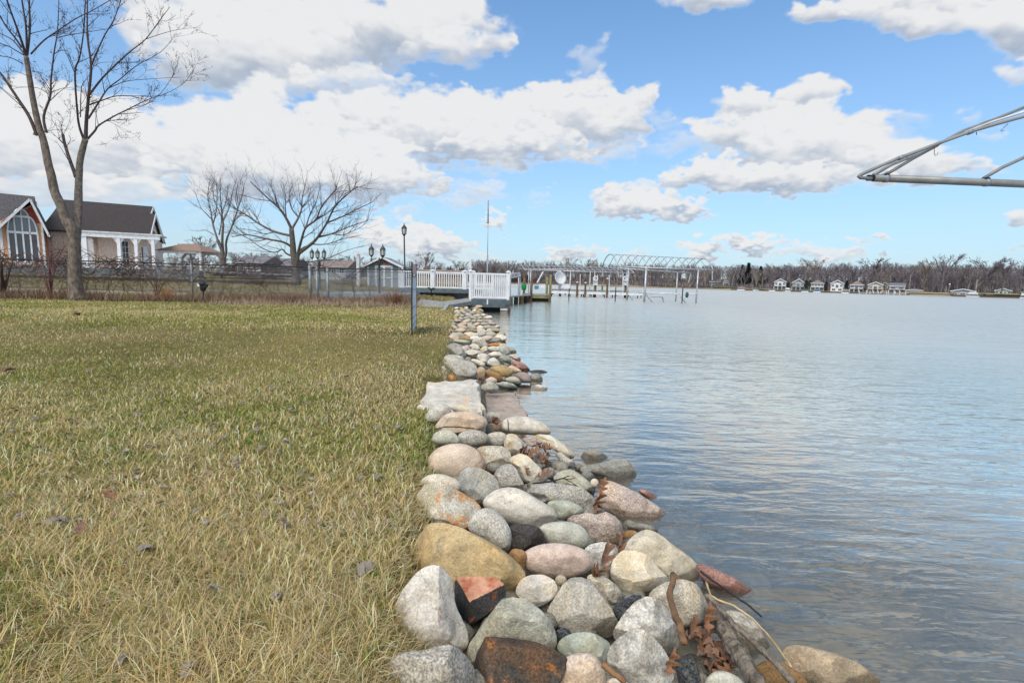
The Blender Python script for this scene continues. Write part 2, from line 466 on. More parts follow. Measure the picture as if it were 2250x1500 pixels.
# ------------------------------------------------------------------ the lake
def water_mat():
    m = bpy.data.materials.new('lake_water'); m.use_nodes = True
    t = m.node_tree; t.nodes.clear()
    out = nd(t, 'ShaderNodeOutputMaterial')
    geo = nd(t, 'ShaderNodeNewGeometry')
    # depth grows with the distance from the shore line
    sx = nd(t, 'ShaderNodeVectorMath', operation='DOT_PRODUCT'); sx.inputs[1].default_value = (1, SH, 0)
    t.links.new(geo.outputs['Position'], sx.inputs[0])
    mr = nd(t, 'ShaderNodeMapRange'); mr.inputs['From Min'].default_value = 1.0; mr.inputs['From Max'].default_value = 3.6
    mr.inputs['To Min'].default_value = .25; mr.inputs['To Max'].default_value = 1.0; mr.interpolation_type = 'SMOOTHSTEP'
    t.links.new(sx.outputs['Value'], mr.inputs['Value'])
    def wave(scale, rot, detail, sx_, sy_):
        mp = nd(t, 'ShaderNodeMapping'); mp.inputs['Rotation'].default_value = (0, 0, rot); mp.inputs['Scale'].default_value = (sx_, sy_, 1)
        t.links.new(geo.outputs['Position'], mp.inputs['Vector'])
        n = nd(t, 'ShaderNodeTexNoise'); n.inputs['Scale'].default_value = scale; n.inputs['Detail'].default_value = detail
        n.inputs['Roughness'].default_value = .5; n.inputs['Distortion'].default_value = .6
        t.links.new(mp.outputs[0], n.inputs['Vector']); return n.outputs['Fac']
    w1 = wave(1.0, .32, 2, 1.1, 3.4)
    w2 = wave(3.4, .18, 3, 1.0, 2.6)
    w3 = wave(.22, .1, 2, 1.0, 3.0)
    def mul(a, k):
        x = nd(t, 'ShaderNodeMath', operation='MULTIPLY'); x.inputs[1].default_value = k; t.links.new(a, x.inputs[0]); return x.outputs[0]
    def add(a, b):
        x = nd(t, 'ShaderNodeMath', operation='ADD'); t.links.new(a, x.inputs[0]); t.links.new(b, x.inputs[1]); return x.outputs[0]
    ruf = nd(t, 'ShaderNodeMapRange'); ruf.inputs['From Min'].default_value = .8; ruf.inputs['From Max'].default_value = 18
    ruf.inputs['To Min'].default_value = .55; ruf.inputs['To Max'].default_value = 4.0; t.links.new(sx.outputs['Value'], ruf.inputs['Value'])
    w4 = wave(7.5, .25, 2, .8, 3.2)
    hs = add(add(add(mul(w1, .026), mul(w2, .012)), mul(w3, .05)), mul(w4, .005))
    hm_ = nd(t, 'ShaderNodeMath', operation='MULTIPLY'); t.links.new(hs, hm_.inputs[0]); t.links.new(ruf.outputs[0], hm_.inputs[1]); h = hm_.outputs[0]
    b = nd(t, 'ShaderNodeBump'); b.inputs['Strength'].default_value = .85; b.inputs['Distance'].default_value = 1.0
    t.links.new(h, b.inputs['Height'])
    gl = nd(t, 'ShaderNodeBsdfGlossy'); gl.inputs['Roughness'].default_value = .05; gl.inputs['Color'].default_value = (1, .935, .82, 1)
    t.links.new(b.outputs[0], gl.inputs['Normal'])
    rg = nd(t, 'ShaderNodeMapRange'); rg.inputs['From Min'].default_value = 1.0; rg.inputs['From Max'].default_value = 11; rg.inputs['To Min'].default_value = .05; rg.inputs['To Max'].default_value = .34
    t.links.new(sx.outputs['Value'], rg.inputs['Value']); t.links.new(rg.outputs[0], gl.inputs['Roughness'])
    fr = nd(t, 'ShaderNodeFresnel'); fr.inputs['IOR'].default_value = 1.45
    t.links.new(b.outputs[0], fr.inputs['Normal'])
    tr = nd(t, 'ShaderNodeBsdfTransparent'); tr.inputs['Color'].default_value = (.84, .89, .87, 1)
    df = nd(t, 'ShaderNodeBsdfDiffuse'); df.inputs['Color'].default_value = (.25, .252, .228, 1)
    body = nd(t, 'ShaderNodeMixShader'); t.links.new(mr.outputs[0], body.inputs[0]); t.links.new(tr.outputs[0], body.inputs[1]); t.links.new(df.outputs[0], body.inputs[2])
    mixs = nd(t, 'ShaderNodeMixShader'); fk = nd(t, 'ShaderNodeMath', operation='MULTIPLY', use_clamp=True); fk.inputs[1].default_value = 3.0; t.links.new(fr.outputs[0], fk.inputs[0]); t.links.new(fk.outputs[0], mixs.inputs[0]); t.links.new(body.outputs[0], mixs.inputs[1]); t.links.new(gl.outputs[0], mixs.inputs[2])
    t.links.new(mixs.outputs[0], out.inputs['Surface'])
    return m
wy = np.concatenate([np.linspace(-30, 40, 30), np.linspace(50, 900, 30)])
wss = np.concatenate([[-.2, 2, 6, 15, 30], np.linspace(60, 900, 20)])
Sg, Yg = np.meshgrid(wss, wy)
wv = np.stack([Sg - SH * Yg, Yg, np.zeros_like(Sg)], -1).reshape(-1, 3)
n_ = len(wss); i_ = (np.arange(len(wy) - 1)[:, None] * n_ + np.arange(n_ - 1)[None, :]).ravel()
water = np_mesh('water', wv, np.stack([i_, i_ + 1, i_ + n_ + 1, i_ + n_], -1), np.zeros((0, 3), int), water_mat(), smooth=True)
tag(water, 'rippled grey blue lake reflecting the cloudy sky', kind='structure')
# ------------------------------------------------------------------ rocks of the bank
def rock_mat(key, base, acc, amt=.5, speck=.3, vein=None, scale=6, rough=.75, speck_scale=160):
    """stone: two mixed tones, a third as patches, fine mineral specks, pitted relief; wet and darker close to the water"""
    name = 'stone_' + key
    if name in _mats: return _mats[name]
    m = bpy.data.materials.new(name); m.use_nodes = True
    t = m.node_tree; p = t.nodes['Principled BSDF']
    tc = nd(t, 'ShaderNodeTexCoord'); oi = nd(t, 'ShaderNodeObjectInfo')
    sc = nd(t, 'ShaderNodeMath', operation='MULTIPLY'); sc.inputs[1].default_value = 57.0
    t.links.new(oi.outputs['Random'], sc.inputs[0])
    ad = nd(t, 'ShaderNodeVectorMath', operation='ADD'); t.links.new(tc.outputs['Object'], ad.inputs[0]); t.links.new(sc.outputs[0], ad.inputs[1])
    def noise_(s, d=6, ro=.55, dist=0.0):
        n = nd(t, 'ShaderNodeTexNoise'); n.inputs['Scale'].default_value = s; n.inputs['Detail'].default_value = d
        n.inputs['Roughness'].default_value = ro; n.inputs['Distortion'].default_value = dist
        t.links.new(ad.outputs[0], n.inputs['Vector']); return n.outputs['Fac']
    def ramp(f, a, b, ca=(0, 0, 0, 1), cb=(1, 1, 1, 1)):
        r = nd(t, 'ShaderNodeValToRGB'); e = r.color_ramp.elements
        e[0].position = a; e[0].color = ca; e[1].position = b; e[1].color = cb
        t.links.new(f, r.inputs['Fac']); return r.outputs['Color']
    def mix(f, a, b, mode='MIX', fac=None):
        x = nd(t, 'ShaderNodeMix', data_type='RGBA', blend_type=mode)
        if f is not None: t.links.new(f, x.inputs['Factor'])
        else: x.inputs['Factor'].default_value = fac
        for s_, k in ((a, 'A'), (b, 'B')):
            if isinstance(s_, tuple): x.inputs[k].default_value = s_
            else: t.links.new(s_, x.inputs[k])
        return x.outputs['Result']
    big = noise_(scale, 5, .6, .6)
    c = mix(ramp(big, .62 - amt * .34, .70 - amt * .1), base, acc)
    mid = noise_(scale * 4, 7, .65)
    c = mix(None, c, ramp(mid, .28, .68, (.72, .72, .71, 1), (1.2, 1.2, 1.19, 1)), 'MULTIPLY', .9)
    if vein is not None:
        v = noise_(scale * .8, 6, .7, 1.2)
        c = mix(ramp(v, .575, .64), c, vein)
    sp = noise_(speck_scale, 3, .6)
    dk = tuple(max(0.0, 1 - speck * 2.0) for _ in range(3)) + (1,)
    lt = tuple(1 + speck * .9 for _ in range(3)) + (1,)
    c = mix(None, c, ramp(sp, .36, .64, dk, lt), 'MULTIPLY', 1.0)
    if key == 'rusttop':          # the upper broken face of this stone is stained orange
        gn = nd(t, 'ShaderNodeNewGeometry'); sz_ = nd(t, 'ShaderNodeSeparateXYZ'); t.links.new(gn.outputs['True Normal'], sz_.inputs[0])
        c = mix(ramp(sz_.outputs['Z'], .62, .74), c, mix(ramp(mid, .35, .6), S(168, 92, 58), S(206, 158, 132)))
    # ochre staining and hairline cracks
    st = ramp(noise_(3.3, 5, .65, .8), .50, .66)
    c = mix(st, c, mix(None, c, (1.03, .90, .70, 1), 'MULTIPLY', .75))
    vo = nd(t, 'ShaderNodeTexVoronoi', feature='DISTANCE_TO_EDGE'); vo.inputs['Scale'].default_value = 9
    wv_n = nd(t, 'ShaderNodeTexNoise'); wv_n.inputs['Scale'].default_value = 7; wv_n.inputs['Detail'].default_value = 5; t.links.new(ad.outputs[0], wv_n.inputs['Vector'])
    wv_s = nd(t, 'ShaderNodeVectorMath', operation='SCALE'); wv_s.inputs['Scale'].default_value = .22; t.links.new(wv_n.outputs['Color'], wv_s.inputs[0])
    wv_a = nd(t, 'ShaderNodeVectorMath', operation='ADD'); t.links.new(ad.outputs[0], wv_a.inputs[0]); t.links.new(wv_s.outputs[0], wv_a.inputs[1]); t.links.new(wv_a.outputs[0], vo.inputs['Vector'])
    ck = ramp(vo.outputs['Distance'], .0, .018, (.55, .52, .48, 1), (1, 1, 1, 1))
    cmask = ramp(noise_(4.1, 3, .5), .5, .58)
    c = mix(cmask, c, mix(None, c, ck, 'MULTIPLY', .8))
    # a little variety between stones
    hv = nd(t, 'ShaderNodeMapRange'); hv.inputs['To Min'].default_value = .86; hv.inputs['To Max'].default_value = 1.12
    t.links.new(oi.outputs['Random'], hv.inputs['Value'])
    vm = nd(t, 'ShaderNodeVectorMath', operation='SCALE'); t.links.new(c, vm.inputs[0]); t.links.new(hv.outputs[0], vm.inputs['Scale'])
    c = vm.outputs[0]
    # wet band above the water line, with an uneven edge
    geo = nd(t, 'ShaderNodeNewGeometry'); sepx = nd(t, 'ShaderNodeSeparateXYZ'); t.links.new(geo.outputs['Position'], sepx.inputs[0])
    wn = nd(t, 'ShaderNodeTexNoise'); wn.inputs['Scale'].default_value = 9; t.links.new(geo.outputs['Position'], wn.inputs['Vector'])
    w1 = nd(t, 'ShaderNodeMath', operation='MULTIPLY_ADD'); w1.inputs[1].default_value = -.06; t.links.new(wn.outputs['Fac'], w1.inputs[0]); t.links.new(sepx.outputs['Z'], w1.inputs[2])
    wr = nd(t, 'ShaderNodeMapRange'); wr.inputs['From Min'].default_value = -.005; wr.inputs['From Max'].default_value = .006
    wr.inputs['To Min'].default_value = 1; wr.inputs['To Max'].default_value = 0; t.links.new(w1.outputs[0], wr.inputs['Value'])
    c = mix(wr.outputs[0], c, mix(None, c, (.46, .44, .42, 1), 'MULTIPLY', 1.0))
    t.links.new(c, p.inputs['Base Color'])
    rr = nd(t, 'ShaderNodeMapRange'); rr.inputs['To Min'].default_value = rough; rr.inputs['To Max'].default_value = .25
    t.links.new(wr.outputs[0], rr.inputs['Value']); t.links.new(rr.outputs[0], p.inputs['Roughness'])
    p.inputs['Specular IOR Level'].default_value = .3
    bn = nd(t, 'ShaderNodeMath', operation='ADD'); t.links.new(noise_(38, 9, .68), bn.inputs[0])
    b5 = nd(t, 'ShaderNodeMath', operation='MULTIPLY'); b5.inputs[1].default_value = .25; t.links.new(sp, b5.inputs[0]); t.links.new(b5.outputs[0], bn.inputs[1])
    b = nd(t, 'ShaderNodeBump'); b.inputs['Strength'].default_value = .55; b.inputs['Distance'].default_value = .012
    t.links.new(bn.outputs[0], b.inputs['Height']); t.links.new(b.outputs[0], p.inputs['Normal'])
    
    _mats[name] = m
    return m
K = 1.0
STONE = {
    'white':   (S(222, 217, 206, K), S(186, 180, 170, K), .5, .10, None, 7),
    'marble':  (S(216, 213, 208, K), S(164, 156, 146, K), .55, .12, S(150, 120, 92, K), 6),
    'cream':   (S(214, 206, 184, K), S(196, 184, 150, K), .5, .12, S(206, 170, 118, K), 6),
    'beige':   (S(206, 196, 172, K), S(176, 158, 126, K), .5, .20, None, 8),
    'tan':     (S(200, 176, 132, K), S(166, 146, 110, K), .5, .12, S(140, 130, 110, K), 9),
    'tanpink': (S(206, 178, 152, K), S(194, 160, 132, K), .5, .12, S(176, 122, 78, K), 4),
    'pink':    (S(222, 190, 174, K), S(212, 176, 160, K), .5, .10, None, 9),
    'pinkgran':(S(198, 172, 158, K), S(160, 138, 132, K), .5, .24, None, 9),
    'rosetan': (S(200, 174, 154, K), S(180, 156, 138, K), .4, .16, None, 9),
    'grey':    (S(172, 168, 156, K), S(138, 136, 128, K), .5, .18, None, 8),
    'palegrey':(S(200, 198, 190, K), S(170, 168, 162, K), .5, .22, None, 8),
    'granite': (S(180, 178, 172, K), S(146, 144, 140, K), .5, .27, None, 8),
    'mottle':  (S(206, 206, 204, K), S(132, 132, 130, K), .62, .18, None, 18),
    'darkgran':(S(96, 100, 104, K), S(66, 70, 74, K), .5, .40, None, 9),
    'bluegrey':(S(166, 172, 170, K), S(134, 140, 142, K), .5, .18, None, 7),
    'greengrey':(S(180, 182, 160, K), S(152, 156, 138, K), .5, .16, S(186, 190, 172, K), 6),
    'green':   (S(150, 164, 148, K), S(120, 136, 124, K), .5, .12, S(170, 182, 172, K), 7),
    'palegreen':(S(196, 202, 188, K), S(174, 182, 170, K), .5, .10, None, 7),
    'lichen':  (S(208, 208, 200, K), S(170, 172, 158, K), .5, .18, S(206, 140, 82, K), 5),
    'rustdark':(S(84, 78, 76, K), S(60, 60, 62, K), .4, .26, S(190, 104, 58, K), 6),
    'rusttop': (S(92, 90, 90, K), S(70, 72, 74, K), .4, .26, S(190, 110, 66, K), 6),
    'rustbrown':(S(108, 86, 70, K), S(72, 70, 68, K), .5, .22, S(178, 118, 68, K), 10),
    'brown':   (S(166, 130, 88, K), S(128, 98, 70, K), .45, .16, None, 7),
    'tanwet':  (S(178, 150, 108, K), S(140, 116, 84, K), .5, .12, None, 6),
    'orange':  (S(206, 142, 76, K), S(176, 118, 66, K), .4, .14, None, 8),
    'red':     (S(180, 138, 126, K), S(150, 114, 106, K), .5, .22, None, 9),
    'purple':  (S(150, 128, 126, K), S(118, 100, 100, K), .5, .16, None, 8),
    'greywet': (S(140, 140, 134, K), S(110, 112, 106, K), .5, .22, None, 8),
}
def pale(c, d=.34, p=.76):
    if c is None: return None
    l = .3 * c[0] + .55 * c[1] + .15 * c[2]
    return tuple(min(.85, w * (l + (v - l) * (1 - d)) ** p) for v, w in zip(c[:3], (1.05, 1.0, .92))) + (1,)
STRONG = ('rustdark', 'rustbrown', 'orange', 'brown', 'rusttop', 'tan', 'red', 'darkgran')
def stone(k):
    b = STONE[k]
    if k not in STRONG: b = (pale(b[0]), pale(b[1]), b[2], b[3], pale(b[4], .05), b[5])
    return rock_mat(k, b[0], b[1], b[2], b[3], b[4], b[5])

_ico = {}
def ico(n):
    if n not in _ico:
        bm = bmesh.new(); bmesh.ops.create_icosphere(bm, subdivisions=n, radius=1.0)
        bm.verts.ensure_lookup_table()
        _ico[n] = (np.array([v.co[:] for v in bm.verts]), [tuple(v.index for v in f.verts) for f in bm.faces]); bm.free()
    return _ico[n]

ZOOM = {'A': (800, 1200, 3.75), 'B': (1300, 1130, 2250 / 700), 'C': (870, 900, 1985 / 450), 'D': (1200, 900, 2143 / 500), 'E': (880, 640, 5.0), 'P': (0, 0, 1.0)}
def zp(z, x, y): a = ZOOM[z]; return (a[0] + x / a[2], a[1] + y / a[2])
def ell(cx_, cy_, rx, ry, rot=0.0, n=14):
    o = []
    for i in range(n):
        a = 2 * math.pi * i / n
        x, y = rx * math.cos(a), ry * math.sin(a)
        o.append((cx_ + x * math.cos(rot) - y * math.sin(rot), cy_ + x * math.sin(rot) + y * math.cos(rot)))
    return o

def outline_radius(P, sm):
    """a closed outline about its middle: a stretch A and the radius by angle of the evened-out outline"""
    P = np.array(P, float); Q = np.roll(P, -1, 0)
    a = P[:, 0] * Q[:, 1] - Q[:, 0] * P[:, 1]
    c = np.array([((P[:, 0] + Q[:, 0]) * a).sum(), ((P[:, 1] + Q[:, 1]) * a).sum()]) / (3 * a.sum())
    dense = np.concatenate([P + (Q - P) * k / 24 for k in range(24)]) - c
    w, E = np.linalg.eigh(np.cov(dense.T))
    A = E @ np.diag(np.sqrt(w)) @ E.T
    dw = dense @ np.linalg.inv(A).T
    ang = np.arctan2(dw[:, 1], dw[:, 0]); r = np.hypot(dw[:, 0], dw[:, 1])
    o = np.argsort(ang); ang, r = ang[o], r[o]
    th = np.linspace(-np.pi, np.pi, 240, endpoint=False)
    R = np.interp(th, np.concatenate([ang - 2 * np.pi, ang, ang + 2 * np.pi]), np.tile(r, 3))
    k = np.exp(-.5 * (np.arange(-20, 21) / sm) ** 2); k /= k.sum()
    R = np.convolve(np.concatenate([R[-20:], R, R[:20]]), k, 'valid')
    return c, th, R * 1.06, A

def make_rock(poly, key, shape, label, zc=None, seed=0, cuts=None, sub=5, group='rocks of the shoreline bank', name='rock', lift=0.0, thick=None):
    sm = {'round': 9, 'lump': 6, 'ang': 3.5, 'block': 2.2}[shape]
    c, th, R, A = outline_radius(poly, sm)
    if zc is None: P0 = on_bank(c[0], c[1], lift)
    else: P0 = on_z(c[0], c[1], zc)
    D = float(np.dot(P0 - CAM, FWD))
    k = D / F
    vd = (P0 - CAM) / np.linalg.norm(P0 - CAM)
    n, faces = ico(sub)
    n = n[:, [0, 2, 1]]
    tt = np.arctan2(n[:, 1], n[:, 0]); s = np.hypot(n[:, 0], n[:, 1])
    sA = math.sqrt(abs(np.linalg.det(A))); R = R * sA; A = A / sA; Ai = np.linalg.inv(A)
    Rm = R.mean() * k
    Rt = np.interp(tt, np.concatenate([th, [np.pi]]), np.concatenate([R, [R[0]]])) * k
    q = {'round': .95, 'lump': .85, 'ang': .8, 'block': .62}[shape]
    lx = Rt * np.cos(tt) * s ** q
    ly = Rt * np.sin(tt) * s ** q
    lx, ly = A[0, 0] * lx + A[0, 1] * ly, A[1, 0] * lx + A[1, 1] * ly
    T = (thick or {'round': .8, 'lump': .82, 'ang': .85, 'block': .8}[shape]) * Rm
    lz = T * np.sign(n[:, 2]) * np.abs(n[:, 2]) ** (.9 if shape != 'block' else .6)
    # flat faces broken across the side that looks up and outwards
    rs = np.random.default_rng(seed + 11)
    loc = np.stack([lx, ly, lz], 1) / Rm
    nf, dep = {'round': (3, .09), 'lump': (8, .22), 'ang': (12, .32), 'block': (6, .26)}[shape]
    for _ in range(nf):
        d = rs.normal(size=3); d[2] = -abs(d[2]) - .35 if rs.random() < .8 else abs(d[2]); d[:2] *= .9
        d /= np.linalg.norm(d)
        h = loc @ d
        cut = h.max() * (1 - dep * (.35 + .9 * rs.random()))
        e = np.maximum(h - cut, 0)
        loc -= (e * (.93 if shape != 'lump' else .75))[:, None] * d[None, :]
    if cuts is None and shape in ('lump', 'ang') and sub >= 4:
        lo_ = .60 if shape == 'lump' else .48
        cuts = [(rs.uniform(-.35, .35), rs.uniform(-.45, .1), 1, lo_ + rs.uniform(-.02, .12)), (rs.uniform(-.7, .7), -1, rs.uniform(-.15, .35), lo_ + rs.uniform(-.02, .12))]
        if rs.random() < .6: cuts.append((rs.choice([-1, 1]), rs.uniform(-.6, 0), rs.uniform(.2, .8), lo_ + rs.uniform(.05, .18)))
    for (wx_, wy_, wz_, off_) in (cuts or ()):       # given broken faces: world direction and distance from the middle
        w_ = np.array([wx_, wy_, wz_], float); w_ /= np.linalg.norm(w_)
        d = np.array([w_ @ RGT, -(w_ @ UPV), w_ @ vd]); d /= np.linalg.norm(d)
        h = loc @ d
        loc -= np.maximum(h - off_, 0)[:, None] * d[None, :]
    # lumps and pits
    amp = {'round': .034, 'lump': .085, 'ang': .065, 'block': .045}[shape]
    so = Vector((seed * 7.3 % 50, seed * 3.1 % 50, seed * 5.7 % 50))
    edge = np.clip(1.15 - s ** 6, .25, 1)
    for i in range(len(loc)):
        pv = Vector(loc[i])
        f = mnoise.noise(pv * 1.3 + so) * 1.0 + mnoise.noise(pv * 3.1 + so) * .5
        if shape != 'round': f += mnoise.noise(pv * 7.5 + so) * .28 + (mnoise.noise(pv * 16 + so) * .14 if sub >= 5 else 0)
        loc[i] += n[i] * (amp * f * edge[i])
    # keep the seen outline at its full size
    wh = loc[:, :2] @ Ai.T
    ang_ = np.arctan2(wh[:, 1], wh[:, 0]); rad_ = np.hypot(wh[:, 0], wh[:, 1])
    nb = 36 if sub >= 4 else 18
    bi = np.clip(((ang_ + np.pi) / (2 * np.pi) * nb).astype(int), 0, nb - 1)
    mxr = np.zeros(nb); np.maximum.at(mxr, bi, rad_)
    cen = -np.pi + (np.arange(nb) + .5) * 2 * np.pi / nb
    tgt = np.interp(cen, th, R) * k / Rm
    ratio = np.where(mxr > .05, tgt / np.maximum(mxr, .05), 1)
    ratio = np.clip((np.roll(ratio, 1) + 2 * ratio + np.roll(ratio, -1)) / 4, .8, 1.5)
    rr_ = np.interp(ang_, np.concatenate([cen - 2 * np.pi, cen, cen + 2 * np.pi]), np.tile(ratio, 3))
    loc[:, 0] *= rr_; loc[:, 1] *= rr_
    V = loc * Rm
    Wd = V[:, :1] * RGT[None, :] - V[:, 1:2] * UPV[None, :] + V[:, 2:3] * vd[None, :]
    me = bpy.data.meshes.new(name)
    me.from_pydata([tuple(p) for p in Wd], [], faces)
    me.polygons.foreach_set('use_smooth', [True] * len(faces))
    me.materials.append(stone(key))
    me.update()
    o = bpy.data.objects.new(name, me)
    o.location = P0
    COL.objects.link(o)
    fix_normals(o)
    if shape != 'round' and sub >= 4: me.set_sharp_from_angle(angle=math.radians(26))
    tag(o, label, 'rock', group)
    return o

